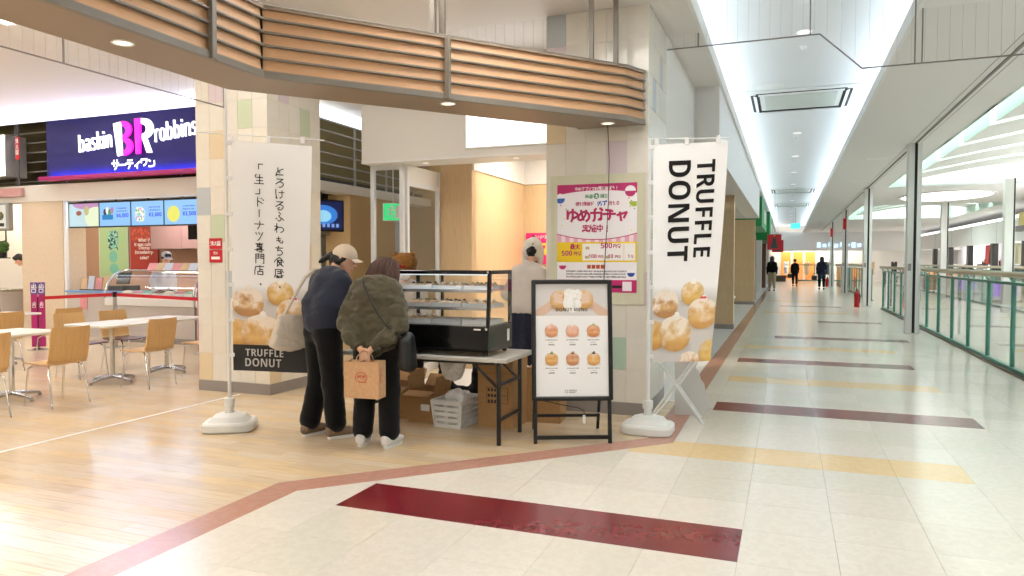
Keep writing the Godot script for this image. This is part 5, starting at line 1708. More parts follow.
func folding_table() -> void:
	var t := thing("folding_table", "white-topped folding table with black legs carrying the display case", "table", V(-2.78, 0, -5.5))
	var w := 0.76
	obj("tabletop", Geo.new().box(V(0, 0.685, 0), V(w * 2, 0.034, 0.66), 0.006), M.table_grey, t)
	for s in [-1, 1]:
		for z in [-0.24, 0.24]:
			obj("leg", Geo.new().box(V(s * (w - 0.1), 0.335, z), V(0.03, 0.67, 0.03), 0.003), M.black_metal, t)
			obj("brace", Geo.new().bar(V(s * (w - 0.1), 0.45, z), V(s * (w - 0.34), 0.66, z), 0.018, 0.018), M.black_metal, t)
		obj("stretcher", Geo.new().bar(V(s * (w - 0.1), 0.2, -0.24), V(s * (w - 0.1), 0.2, 0.24), 0.02, 0.024), M.black_metal, t)
		obj("top_stretcher", Geo.new().bar(V(s * (w - 0.1), 0.48, -0.24), V(s * (w - 0.1), 0.48, 0.24), 0.02, 0.024), M.black_metal, t)
	for z in [-0.28, 0.28]:
		obj("apron", Geo.new().bb(V(-w + 0.12, 0.645, z - 0.01), V(w - 0.12, 0.668, z + 0.01)), M.black_metal, t)

	# the glazed display case
	var c := thing("display_case", "black countertop display case with glass sides and three shelves of donuts", "display case", V(-2.655, 0.702, -5.5))
	var hx := 0.455
	var zf := 0.28   # front foot
	var zt := 0.2    # front top
	var zb := -0.26
	for x in [-hx + 0.05, hx - 0.05]:
		for z in [zb + 0.05, zf - 0.08]:
			obj("foot", Geo.new().cyl(V(x, 0, z), V(x, 0.03, z), 0.02, -1, 12), M.black_plastic, c)
	var side := PackedVector2Array([Vector2(zb, 0.03), Vector2(zf - 0.04, 0.03), Vector2(zf + 0.0, 0.06), Vector2(zf - 0.03, 0.235), Vector2(zb, 0.235)])
	var TX := Transform3D(Basis(V(0, 0, 1), V(0, 1, 0), V(1, 0, 0)), V(-hx, 0, 0))
	obj("plinth", Geo.new().prism(side, TX, hx * 2), M.gloss_black, c)
	obj("top", Geo.new().bb(V(-hx, 0.655, zb), V(hx, 0.685, zt + 0.015), 0.004), M.gloss_black, c)
	for sx in [-1, 1]:
		obj("frame_post", Geo.new().bar(V(sx * (hx - 0.014), 0.235, zf - 0.045), V(sx * (hx - 0.014), 0.66, zt), 0.026, 0.026, Vector3.RIGHT), M.gloss_black, c)
		obj("frame_post", Geo.new().bar(V(sx * (hx - 0.014), 0.235, zb + 0.014), V(sx * (hx - 0.014), 0.66, zb + 0.014), 0.026, 0.026, Vector3.RIGHT), M.gloss_black, c)
		var gq := Geo.new()
		gq.quad(V(sx * hx, 0.24, zb + 0.02), V(sx * hx, 0.24, zf - 0.06), V(sx * hx, 0.655, zt - 0.01), V(sx * hx, 0.655, zb + 0.02), V(sx, 0, 0))
		obj("side_glass", gq, M.case_glass, c)
		for y in [0.22, 0.67]:
			obj("corner_bolt", Geo.new().cyl(V(sx * (hx - 0.02), y, zf - 0.025 if y < 0.3 else zt + 0.018), V(sx * (hx - 0.02), y, zf - 0.018 if y < 0.3 else zt + 0.024), 0.011, -1, 12), M.steel, c)
	var fg := Geo.new()
	fg.quad(V(-hx + 0.03, 0.238, zf - 0.035), V(hx - 0.03, 0.238, zf - 0.035), V(hx - 0.03, 0.655, zt + 0.008), V(-hx + 0.03, 0.655, zt + 0.008), Vector3.BACK)
	obj("front_glass", fg, M.case_glass, c)
	obj("middle_post", Geo.new().bar(V(-0.2, 0.235, zb + 0.014), V(-0.2, 0.66, zb + 0.014), 0.02, 0.02, Vector3.RIGHT), M.gloss_black, c)
	obj("rating_label", Geo.new().box(V(hx - 0.1, 0.215, zf - 0.024), V(0.06, 0.012, 0.003), 0.0, Basis(Vector3.RIGHT, -0.17)), M.white_plastic, c)
	obj("side_label", Geo.new().box(V(hx + 0.001, 0.14, zb + 0.09), V(0.002, 0.1, 0.05)), M.white_plastic, c)
	for k in 2:
		var y := 0.37 + k * 0.145
		obj("shelf", Geo.new().bb(V(-hx + 0.03, y, zb + 0.04), V(hx - 0.03, y + 0.006, zf - 0.14 - k * 0.03)), M.clear_glass, c)
		obj("shelf_rail", Geo.new().bb(V(-hx + 0.03, y - 0.012, zf - 0.145 - k * 0.03), V(hx - 0.03, y + 0.012, zf - 0.135 - k * 0.03)), M.steel, c)
	obj("deck", Geo.new().bb(V(-hx + 0.03, 0.236, zb + 0.03), V(hx - 0.03, 0.242, zf - 0.06)), M.steel, c)
	obj("lamp", Geo.new().bb(V(-hx + 0.05, 0.645, zt - 0.05), V(hx - 0.05, 0.654, zt - 0.03)), M.strip_glow, c)  # unseen lamp strip, placed to light the case shelves
	area("unseen_case_light", V(0, 0.64, zt - 0.04), V(-90, 0, 0), Vector2(0.8, 0.02), Color(0.9, 0.95, 1.0), 0.12, c)
	# trays and donuts
	var base := V(-2.655, 0.702, -5.5)
	var level := [0.242, 0.376, 0.521]
	for l in 3:
		for k in 3:
			var tp: Vector3 = base + V(-0.28 + k * 0.28, level[l], -0.04 - l * 0.012)
			var tr := thing("donut_tray", ["steel tray on the bottom of the display case", "steel tray on the middle glass shelf of the display case", "steel tray on the top glass shelf of the display case"][l], "tray", tp, 0.0, "donut trays in the display case")
			obj("tray_base", Geo.new().bb(V(-0.13, 0, -0.13), V(0.13, 0.004, 0.13)), M.tray_white, tr)
			for s in [-1, 1]:
				obj("rim", Geo.new().bb(V(-0.13, 0, s * 0.13 - 0.003), V(0.13, 0.035, s * 0.13 + 0.003)), M.tray_white, tr)
				obj("rim", Geo.new().bb(V(s * 0.13 - 0.003, 0, -0.13), V(s * 0.13 + 0.003, 0.035, 0.13)), M.tray_white, tr)
			if l == 0 and k != 0:
				continue
			for q in 6:
				var dn := thing("donut", ["sugared round donut on the bottom tray", "sugared round donut on the middle shelf", "sugared round donut on the top shelf"][l], "donut", tp + V(-0.08 + (q % 3) * 0.08, 0.004, 0.05 - (q / 3) * 0.1), 0.0, ["donuts on the bottom tray", "donuts on the middle shelf", "donuts on the top shelf"][l])
				obj("bun", bun_mesh, M["bun%d" % ((l + k + q / 3) % 3)], dn)
				obj("topping", cream_mesh, [M.white_cream, M.pistachio, M.cocoa][(k + l) % 3], dn)


var bun_mesh: ArrayMesh
var cream_mesh: ArrayMesh


func carton(called: String, label: String, at: Vector3, size: Vector3, turn: float, open_flaps: bool) -> Node3D:
	var t := thing(called, label, "box", at, turn)
	var h := size / 2
	var g := Geo.new()
	g.bb(V(-h.x, 0, -h.z), V(h.x, 0.006, h.z))
	for s in [-1, 1]:
		g.bb(V(s * h.x - 0.003, 0, -h.z), V(s * h.x + 0.003, size.y, h.z))
		g.bb(V(-h.x, 0, s * h.z - 0.003), V(h.x, size.y, s * h.z + 0.003))
	obj("walls", g, M.cardboard, t)
	if open_flaps:
		for k in 4:
			var d: Vector3 = [V(1, 0, 0), V(-1, 0, 0), V(0, 0, 1), V(0, 0, -1)][k]
			var e := V(-d.z, 0, d.x)
			var half: float = h.z if k < 2 else h.x
			var p: Vector3 = d * (h.x if k < 2 else h.z) + V(0, size.y, 0)
			var an: float = [1.5, 1.45, -0.2, 0.9][k]
			var up := (d * cos(an) + V(0, sin(an), 0)) * minf(h.x, h.z) * 0.95
			var f := Geo.new()
			f.quad(p - e * half, p + e * half, p + e * (half - 0.01) + up, p - e * (half - 0.01) + up, Vector3.UP)
			f.quad(p - e * half + V(0, -0.004, 0), p + e * half + V(0, -0.004, 0), p + e * (half - 0.01) + up + V(0, -0.004, 0), p - e * (half - 0.01) + up + V(0, -0.004, 0), Vector3.DOWN)
			obj("flap", f, M.cardboard, t)
	else:
		obj("lid", Geo.new().bb(V(-h.x, size.y - 0.006, -h.z), V(h.x, size.y, h.z)), M.cardboard, t)
	return t


func under_table() -> void:
	var b := carton("cardboard_box", "open cardboard box with white label beside the white crate", V(-3.075, 0, -5.92), V(0.27, 0.29, 0.3), -2.0, true)
	obj("shipping_label", Geo.new().box(V(0.04, 0.14, 0.155), V(0.09, 0.06, 0.001)), M.white_paint, b)
	carton("cardboard_box", "open cardboard box behind the olive jacket, next to the labelled box", V(-3.42, 0, -6.02), V(0.3, 0.3, 0.34), 2.0, true)
	b = carton("cardboard_box", "tall closed cardboard box with black printed panel under the table end", V(-2.37, 0, -5.98), V(0.33, 0.645, 0.34), -2.0, false)
	obj("seam", Geo.new().bb(V(-0.181, 0.48, 0.1705), V(0.181, 0.484, 0.1735)), M.cardboard_dark, b)
	var pr := Geo.new()
	for q in [[0, 0.36], [0, 0.29], [0, 0.22]]:
		pr.box(V(0.02, q[1], 0.1735), V(0.2, 0.003, 0.001))
	for x in [-0.08, 0.12]:
		pr.box(V(x, 0.29, 0.1735), V(0.003, 0.14, 0.001))
	for k in 9:
		pr.box(V(-0.06 + (k % 3) * 0.03, 0.325 - (k / 3) * 0.05 + 0.01, 0.1735), V(0.018, 0.026, 0.001))
	obj("print", pr, M.ink, b)
	carton("cardboard_box", "plain cardboard box standing behind the black table legs", V(-2.06, 0, -6.3), V(0.3, 0.5, 0.3), 6.0, false)

	# the white slotted crate
	var c := thing("plastic_crate", "white slotted plastic crate full of clear plastic bags", "crate", V(-2.755, 0, -5.84), -5.0)
	var wx := 0.145
	var wz := 0.2
	var h := 0.24
	obj("bottom", Geo.new().bb(V(-wx + 0.02, 0.01, -wz + 0.02), V(wx - 0.02, 0.02, wz - 0.02)), M.white_plastic, c)
	for f in 4:
		var d: Vector3 = [V(0, 0, 1), V(1, 0, 0), V(0, 0, -1), V(-1, 0, 0)][f]
		var e := V(d.z, 0, -d.x)
		var w: float = wx if f % 2 == 0 else wz
		var o: float = wz if f % 2 == 0 else wx
		var at := func(u: float, y: float) -> Vector3: return d * (o - 0.025 * (1.0 - y / h)) + e * u * (w - 0.025 * (1.0 - y / h)) + V(0, y, 0)
		var g := Geo.new()
		for y in [0.015, 0.07, 0.12, 0.17, 0.225]:
			g.bar(at.call(-1, y), at.call(1, y), 0.008, 0.03 if y < 0.2 else 0.04)
		for k in 11:
			var u := -1.0 + k * 0.2
			g.bar(at.call(u, 0.0), at.call(u, h), 0.008, 0.008 if k % 5 else 0.03, e)
		obj("slotted_wall", g, M.white_plastic, c)
	obj("rim", Geo.new().tube([V(-wx, h, -wz), V(wx, h, -wz), V(wx, h, wz), V(-wx, h, wz), V(-wx, h, -wz)], 0.009, 6), M.white_plastic, c)
	var bg := obj("plastic_bag", skin([[V(-2.76, 0.25, -5.76), V(-2.7, 0.28, -5.74), 0.07, 0.06], [V(-2.68, 0.25, -5.84), V(-2.66, 0.24, -5.72), 0.06, 0.05], [V(-2.8, 0.25, -5.85), V(-2.8, 0.24, -5.9), 0.05, 0.05]], 0.01, 0.03, 0.014, 26.0), M.poly_bag)
	tag(bg, "crumpled clear plastic bag lying on top of the white crate", "plastic bag")
	var hb := obj("plastic_bag", skin([[V(-2.86, 0.62, -5.74), V(-2.76, 0.5, -5.76), 0.045, 0.09], [V(-2.64, 0.62, -5.74), V(-2.76, 0.5, -5.76), 0.045, 0.085]], 0.012, 0.05, 0.012, 22.0, 9), M.poly_bag)
	tag(hb, "white translucent plastic bag hanging below the table top", "plastic bag")
	var cl := obj("dark_mass", skin([[V(-2.75, 0.62, -6.3), V(-2.75, 0.08, -6.3), 0.05, 0.08], [V(-3.1, 0.6, -6.3), V(-3.1, 0.08, -6.3), 0.06, 0.08], [V(-2.7, 0.6, -6.3), V(-3.15, 0.58, -6.3), 0.05, 0.06], [V(-2.75, 0.2, -6.3), V(-3.1, 0.2, -6.3), 0.06, 0.06]], 0.02, 0.06, 0.015), M.black_cloth)  # only a dark shape filling the space behind the boxes
	tag(cl, "dark mass behind the boxes under the table", "cloth")


func clerks() -> void:
	# white hat and sweatshirt, back to the passage
	var p := simple_person("person in white sweatshirt, navy apron skirt and white fleece hat behind the table", V(-2.56, 0, -7.15), -20.0, {"h": 1.68, "lean": 0.1, "nod": 0.35, "look": 0.5, "top": M.white_sweat, "low": M.navy_cloth, "top_name": "sweatshirt", "hair": M.black_hair, "puff": 0.028, "cell": 0.014, "arms": [[V(-0.27, 1.12, 0.0), V(-0.2, 1.0, -0.2)], [V(0.27, 1.12, 0.0), V(0.16, 1.0, -0.24)]]})
	var hT: Transform3D = p.get_meta("head")
	obj("apron_skirt", skin([[V(-0.07, 0.92, 0), V(-0.09, 0.5, 0.01), 0.13, 0.14], [V(0.07, 0.92, 0), V(0.09, 0.5, 0.01), 0.13, 0.14]], 0.02, 0.06, 0.008), M.navy_cloth, p)
	obj("apron_strap", Geo.new().add(Geo.new().tube([V(-0.06, -0.02, 0.05), V(0, -0.045, 0.085), V(0.06, -0.02, 0.05)], 0.009, 6), hT), M.ink, p)
	var hat := thing("fleece_hat", "white fleece hat with ear flaps and red crest", "hat", p.transform * hT.origin)
	hat.basis = p.basis * hT.basis.orthonormalized()
	obj("crown", skin([[V(0, 0.15, 0.005), V(0, 0.17, 0.01), 0.106, 0.1], [V(0, 0.12, -0.01), V(0, 0.12, 0.02), 0.098, 0.1]], 0.01, 0.03, 0.006), M.fleece, hat)
	for s in [-1, 1]:
		obj("ear_flap", skin([[V(s * 0.085, 0.13, -0.01), V(s * 0.085, 0.0, -0.02), 0.034, 0.026], [V(s * 0.08, 0.0, -0.02), V(s * 0.06, -0.06, -0.03), 0.022, 0.012]], 0.009, 0.02), M.fleece, hat)
	obj("crest", skin([[V(0, 0.265, 0.0), V(0, 0.27, 0.03), 0.026, 0.022], [V(0, 0.275, -0.03), V(0, 0.265, -0.01), 0.02, 0.02]], 0.007, 0.012), M.red_felt, hat)
	# brown plush hat behind the case
	var q := simple_person("person with brown plush hat and white face mask behind the display case", V(-3.6, 0, -6.45), 200.0, {"h": 1.5, "lean": 0.16, "nod": 0.4, "top": M.white_sweat, "low": M.black_cloth, "top_name": "sweatshirt", "hair": M.black_hair, "cell": 0.016})
	hT = q.get_meta("head")
	obj("face_mask", Geo.new().add(skin([[V(-0.03, 0.055, -0.075), V(0.03, 0.055, -0.075), 0.036, 0.036], [V(0, 0.05, -0.085), V(0, 0.075, -0.09), 0.03, 0.024]], 0.007, 0.03), hT), M.white_paint, q)
	var h2 := thing("plush_hat", "brown plush animal hat with small ears and red bow", "hat", q.transform * hT.origin)
	h2.basis = q.basis * hT.basis.orthonormalized()
	obj("crown", skin([[V(-0.03, 0.165, 0.0), V(0.03, 0.165, 0.0), 0.1, 0.1], [V(0, 0.13, 0.03), V(0, 0.13, 0.0), 0.1, 0.1]], 0.01, 0.03, 0.012, 50.0), M.brown_plush, h2)
	for s in [-1, 1]:
		obj("ear", Geo.new().ball(V(s * 0.085, 0.255, 0.0), V(0.03, 0.03, 0.018), 12, 8), M.brown_plush, h2)
		obj("bow", Geo.new().ball(V(s * 0.022, 0.17, -0.1), V(0.02, 0.014, 0.012), 10, 6), M.red_felt, h2)


func menu_stand() -> void:
	# A-frame: origin midway between the front feet; leans back
	var t := thing("menu_stand", "black A-frame stand holding the printed donut menu", "sign stand", V(-1.59, 0, -5.53), 23.0)
	var lean := Basis(Vector3.RIGHT, -0.11)
	var hw := 0.3
	for s in [-1, 1]:
		obj("front_leg", Geo.new().bar(lean * V(s * hw, 0.0, 0), lean * V(s * hw, 1.28, 0), 0.03, 0.026, Vector3.BACK, 0.003), M.black_metal, t)
		obj("rear_leg", Geo.new().bar(V(s * (hw - 0.02), 0.0, -0.52), lean * V(s * (hw - 0.02), 1.12, -0.03), 0.024, 0.022, Vector3.BACK), M.black_metal, t)
		obj("hinge", Geo.new().bar(V(s * (hw - 0.02), 0.16, -0.46), V(s * (hw - 0.02), 0.13, -0.5), 0.03, 0.03), M.steel, t)
	obj("crossbar", Geo.new().bar(lean * V(-hw, 0.05, 0), lean * V(hw, 0.05, 0), 0.026, 0.03), M.black_metal, t)
	obj("rear_crossbar", Geo.new().bar(V(-hw + 0.02, 0.13, -0.46), V(hw - 0.02, 0.13, -0.46), 0.022, 0.024), M.black_metal, t)
	var fr := Geo.new()
	for a in [[V(-0.31, 0.36, 0.02), V(0.31, 0.36, 0.02)], [V(-0.31, 1.3, 0.02), V(0.31, 1.3, 0.02)], [V(-0.31, 0.345, 0.02), V(-0.31, 1.315, 0.02)], [V(0.31, 0.345, 0.02), V(0.31, 1.315, 0.02)]]:
		fr.bar(lean * a[0], lean * a[1], 0.034, 0.034, Vector3.BACK, 0.006)
	obj("board_frame", fr, M.black_metal, t)
	obj("backing", Geo.new().box(lean * V(0, 0.83, 0.008), V(0.6, 0.92, 0.012), 0.0, lean), M.white_plastic, t)
	var im := blank(360, 552, Color(0.95, 0.94, 0.93))
	var top := 158
	im.fill_rect(Rect2i(0, 0, 360, top), Color(0.84, 0.82, 0.81))
	# hands tearing a cream bun, as printed
	for s in [-1, 1]:
		for k in 26:
			var u := k / 25.0
			disc(im, Vector2(180 + s * lerpf(190, 62, u), lerpf(168, 78, u)), Vector2(26 - u * 6, 25 - u * 8), Color(0.84, 0.71, 0.62))
		for k in 4:
			for q in 10:
				disc(im, Vector2(180 + s * (70 - q * 3.0 - k * 3), 44 + k * 15 + q * 0.6), Vector2(9, 7.5), Color(0.87, 0.75, 0.67))
	bun(im, Vector2(126, 82), 54, Color(0, 0, 0, 0), Color(0.8, 0.6, 0.34), 0.3, 33)
	bun(im, Vector2(236, 78), 52, Color(0, 0, 0, 0), Color(0.8, 0.6, 0.34), 0.3, 34)
	for q in [[182, 84, 40, 56], [168, 48, 26, 24], [206, 56, 28, 26], [184, 120, 34, 22], [160, 96, 22, 30], [208, 100, 22, 28]]:
		disc(im, Vector2(q[0], q[1]), Vector2(q[2], q[3]), Color(0.95, 0.94, 0.92))
	blot(im, 52, Rect2i(158, 34, 52, 90), [Color(0.95, 0.94, 0.92), Color(0.9, 0.885, 0.87), Color(0.97, 0.965, 0.95)], 9)
	for s in [-1, 1]:
		for k in 3:
			for q in 9:
				disc(im, Vector2(182 + s * (82 - q * 3.5), 52 + k * 16 + q), Vector2(9, 7), Color(0.88, 0.76, 0.68))
	im.fill_rect(Rect2i(0, top, 360, 400), Color(0.95, 0.945, 0.94))
	var tones := [Color(0.82, 0.52, 0.36), Color(0.86, 0.6, 0.5), Color(0.83, 0.5, 0.28), Color(0.83, 0.58, 0.28), Color(0.76, 0.48, 0.3), Color(0.84, 0.6, 0.32)]
	var crm := [Color(0.9, 0.7, 0.68), Color(0.95, 0.88, 0.85), Color(0.7, 0.72, 0.4), Color(0.45, 0.48, 0.25), Color(0.5, 0.3, 0.2), Color(0.13, 0.12, 0.14)]
	for k in 6:
		var c := Vector2(78 + (k % 3) * 104, 232 + (k / 3) * 138)
		bun(im, c, 33, crm[k], tones[k], 0.3, 40 + k)
		text_rows(im, int(c.x) - 30, int(c.y) + 42, 60, 1, 5, 9, Color(0.35, 0.33, 0.33), 60 + k)
		text_rows(im, int(c.x) - 15, int(c.y) + 54, 30, 1, 3, 7, Color(0.5, 0.48, 0.48), 80 + k)
		text_rows(im, int(c.x) - 14, int(c.y) + 64, 30, 1, 7, 8, Color(0.3, 0.28, 0.28), 70 + k)
	var pg := Geo.new()
	pg.quad(lean * V(-0.295, 0.375, 0.016), lean * V(0.295, 0.375, 0.016), lean * V(0.295, 1.285, 0.016), lean * V(-0.295, 1.285, 0.016), lean * Vector3.BACK)
	var pm := printed(im, 0.35)
	pm.clearcoat_enabled = true
	pm.clearcoat = 0.8
	pm.clearcoat_roughness = 0.08
	var sheet := obj("menu_sheet", pg, pm, t)
	var tx := Geo.new()
	tx.add(latin("DONUT MENU", 0.028, true, 0.0004, 1), Transform3D(lean, lean * V(0, 1.06, 0.0172)))
	tx.add(latin("TRUFFLE", 0.011, true, 0.0004, 0), Transform3D(lean, lean * V(-0.028, 0.418, 0.0172)))
	tx.add(latin("DONUT", 0.011, true, 0.0004, 0), Transform3D(lean, lean * V(-0.028, 0.403, 0.0172)))
	var pr := []
	for k in 16:
		pr.append(lean * V(-0.048 + cos(TAU * k / 15) * 0.011, 0.416 + sin(TAU * k / 15) * 0.011, 0.0172))
	tx.tube(pr, 0.0016, 4)
	obj("lettering", tx, M.ink, sheet)
	obj("power_cord", Geo.new().tube([V(-0.24, 0.34, -0.05), V(-0.1, 0.3, -0.09), V(0.06, 0.27, -0.08), V(0.1, 0.25, -0.07), V(0.1, 0.2, -0.07)], 0.004, 5), M.black_plastic, t)
	obj("switch", Geo.new().box(V(0.1, 0.18, -0.07), V(0.022, 0.07, 0.016), 0.003), M.white_plastic, t)


func banner_print(sd: int) -> Image:
	var im := blank(330, 980, Color(0.95, 0.95, 0.95))
	var y0 := 640
	im.fill_rect(Rect2i(0, y0 + 60, 330, 300), Color(0.8, 0.79, 0.78))
	for k in 60:
		im.fill_rect(Rect2i(0, y0 + k, 330, 1), Color(0.95, 0.95, 0.95).lerp(Color(0.8, 0.79, 0.78), k / 60.0))
	bun(im, Vector2(205, 672), 58, Color(0.97, 0.95, 0.92), Color(0.82, 0.65, 0.33), 0.42, sd)
	bun(im, Vector2(66, 716), 68, Color(0.9, 0.87, 0.82), Color(0.72, 0.53, 0.34), 0.75, sd + 1)
	bun(im, Vector2(262, 764), 74, Color(0.96, 0.9, 0.88), Color(0.82, 0.63, 0.36), 0.55, sd + 2)
	im.fill_rect(Rect2i(248, 688, 30, 9), Color(0.85, 0.3, 0.28))
	bun(im, Vector2(8, 856), 70, Color(0, 0, 0, 0), Color(0.8, 0.6, 0.3), 0.25, sd + 3)
	bun(im, Vector2(124, 852), 86, Color(0.93, 0.9, 0.86), Color(0.8, 0.62, 0.36), 0.6, sd + 4)
	bun(im, Vector2(322, 940), 62, Color(0, 0, 0, 0), Color(0.82, 0.66, 0.32), 0.3, sd + 5)
	bun(im, Vector2(210, 990), 60, Color(0, 0, 0, 0), Color(0.8, 0.58, 0.36), 0.5, sd + 6)
	return im


# a feather flag: weighted base, pole, cross arm and cloth; the cloth hangs from the pole along its +x side
func flag(label: String, at: Vector3, turn: float, height: float, which: int) -> void:
	var t := thing("banner_stand", label, "banner", at, turn)
	obj("water_base", Geo.new().lathe([Vector2(0.0, 0.0), Vector2(0.2, 0.0), Vector2(0.215, 0.012), Vector2(0.215, 0.065), Vector2(0.2, 0.08), Vector2(0.165, 0.082), Vector2(0.13, 0.125), Vector2(0.075, 0.145), Vector2(0.038, 0.15)], V(0, 0, 0), 40, 5.0, 1.0, 0.88), M.white_plastic, t)
	var feet := Geo.new()
	for k in 4:
		var a := PI / 4 + k * PI / 2
		feet.ball(V(cos(a) * 0.15, 0.105, sin(a) * 0.14), V(0.014, 0.016, 0.014), 8, 5)
	obj("base_plug", feet, M.white_plastic, t)
	obj("socket", Geo.new().lathe([Vector2(0.034, 0.14), Vector2(0.034, 0.2), Vector2(0.044, 0.205), Vector2(0.044, 0.27), Vector2(0.03, 0.275), Vector2(0.0, 0.275)], V(0, 0, 0), 20), M.white_plastic, t)
	obj("pole", Geo.new().cyl(V(0, 0.15, 0), V(0, 1.3, 0), 0.0155, -1, 12).cyl(V(0, 1.3, 0), V(0, height, 0), 0.0115, -1, 12), M.pole_white, t)
	var ytop := 2.5 if which == 0 else 2.44
	var arm := 0.82 if which == 0 else 0.66
	obj("cross_arm", Geo.new().tube([V(-0.26 if which == 0 else -0.02, ytop + 0.065, 0), V(0, ytop + 0.055, 0), V(arm, ytop + 0.02, 0)], 0.006, 7), M.pole_white, t)
	var w := 0.68 if which == 0 else 0.6
	var y0 := 0.6 if which == 0 else 0.6
	# hanging cloth: slight folds and, on the right-hand stand, the lower free corner drawn in
	var cloth := func(p: Vector2) -> Vector3:   # p in 0..1, y downwards
		var x := 0.035 + p.x * w
		var y := lerpf(ytop, y0, p.y)
		var z := 0.012 * sin(p.x * 5.0 + p.y * 3.0 + which) + 0.02 * sin(p.x * 2.6 + which * 2.0) * p.y + 0.035 * p.x * p.y
		if which == 1:
			x -= p.x * 0.12 * pow(p.y, 1.4)
			y += p.x * 0.04 * p.y
			y -= 0.0
			x -= (1.0 - p.x) * 0.0
		else:
			y -= 0.03 * p.x
			x -= p.x * 0.05 * p.y
		return V(x, y, z)
	var m := printed(banner_print(100 + which * 20), 0.75)
	m.backlight_enabled = true
	m.backlight = Color(0.25, 0.25, 0.25)
	var c := obj("cloth", Geo.new().sheet(func(u, v): return cloth.call(Vector2(u, v)), 24, 60), m, t)
	var lay := func(g: Geo) -> Geo: return g.warp(func(q: Vector3): return cloth.call(Vector2(q.x, q.y)) + V(0, 0, 0.004))
	var hgt := ytop - y0
	# place lettering: metres on the cloth turned into cloth coordinates
	var put := func(g: Geo, T2: Transform3D) -> Geo: return lay.call(split(Geo.new().add(g, T2)).warp(func(q: Vector3): return V((q.x) / w, (-q.y) / hgt, 0)))
	if which == 0:
		var g := strokes("とろけるふわもち食感。", 0.078, 0.1, true, 1.26)
		obj("lettering", put.call(g, Transform3D(Basis(), V(0.37, -0.2, 0))), M.ink, c)
		obj("lettering", put.call(strokes("「生」ドーナツ専門店。", 0.078, 0.1, true, 1.26), Transform3D(Basis(), V(0.2, -0.18, 0))), M.ink, c)
		obj("print_panel", split_sheet(cloth, Vector2(0.0, 0.925), Vector2(1.0, 1.045)), M.charcoal_cloth, c)
		var b := Geo.new()
		b.add(latin("TRUFFLE", 0.062, true, 0.0002), Transform3D(Basis(), V(0.11, -1.855, 0)))
		b.add(latin("DONUT", 0.07, true, 0.0002), Transform3D(Basis(), V(0.1, -1.945, 0)))
		obj("lettering", put.call(b, Transform3D()).warp(func(q): return q + V(0, 0, 0.006)), M.white_ink, c)
	else:
		var b := Geo.new()
		var R := Basis(Vector3.BACK, -PI / 2)
		b.add(latin("TRUFFLE", 0.145, true, 0.0002), Transform3D(R.scaled(V(1, 1.0, 1)), V(0.36, -0.14, 0)))
		b.add(latin("DONUT", 0.178, true, 0.0002), Transform3D(R, V(0.13, -0.12, 0)))
		obj("lettering", put.call(b, Transform3D()), M.ink, c)
	for k in 7:
		obj("pole_loop", Geo.new().box(V(0.018, lerpf(ytop - 0.02, y0 + 0.05, k / 6.0), 0.0), V(0.06, 0.035, 0.03), 0.004), M.white_cloth, t)
	for k in 3:
		obj("arm_loop", Geo.new().box(V(0.06 + k * (w - 0.1) / 2, ytop + 0.015, 0.004), V(0.035, 0.06, 0.02), 0.004), M.white_cloth, t)


# cuts long triangles so that print can follow a curved cloth
func split(g: Geo, longest := 0.04) -> Geo:
	var o := Geo.new()
	var todo := []
	for i in range(0, g.v.size(), 3):
		todo.append([g.v[i], g.v[i + 1], g.v[i + 2], g.n[i]])
	while todo:
		var t: Array = todo.pop_back()
		var k := 0
		var best := 0.0
		for e in 3:
			var l: float = t[e].distance_to(t[(e + 1) % 3])
			if l > best:
				best = l
				k = e
		if best > longest:
			var m: Vector3 = (t[k] + t[(k + 1) % 3]) / 2
			todo.append([t[k], m, t[(k + 2) % 3], t[3]])
			todo.append([m, t[(k + 1) % 3], t[(k + 2) % 3], t[3]])
		else:
			o.tri(t[0], t[1], t[2], t[3], t[3], t[3])
	return o


func split_sheet(cloth: Callable, a: Vector2, b: Vector2) -> Geo:
	return Geo.new().sheet(func(u, v): return cloth.call(Vector2(lerpf(a.x, b.x, u), lerpf(a.y, b.y, v))) + V(0, 0, 0.005), 20, 6)


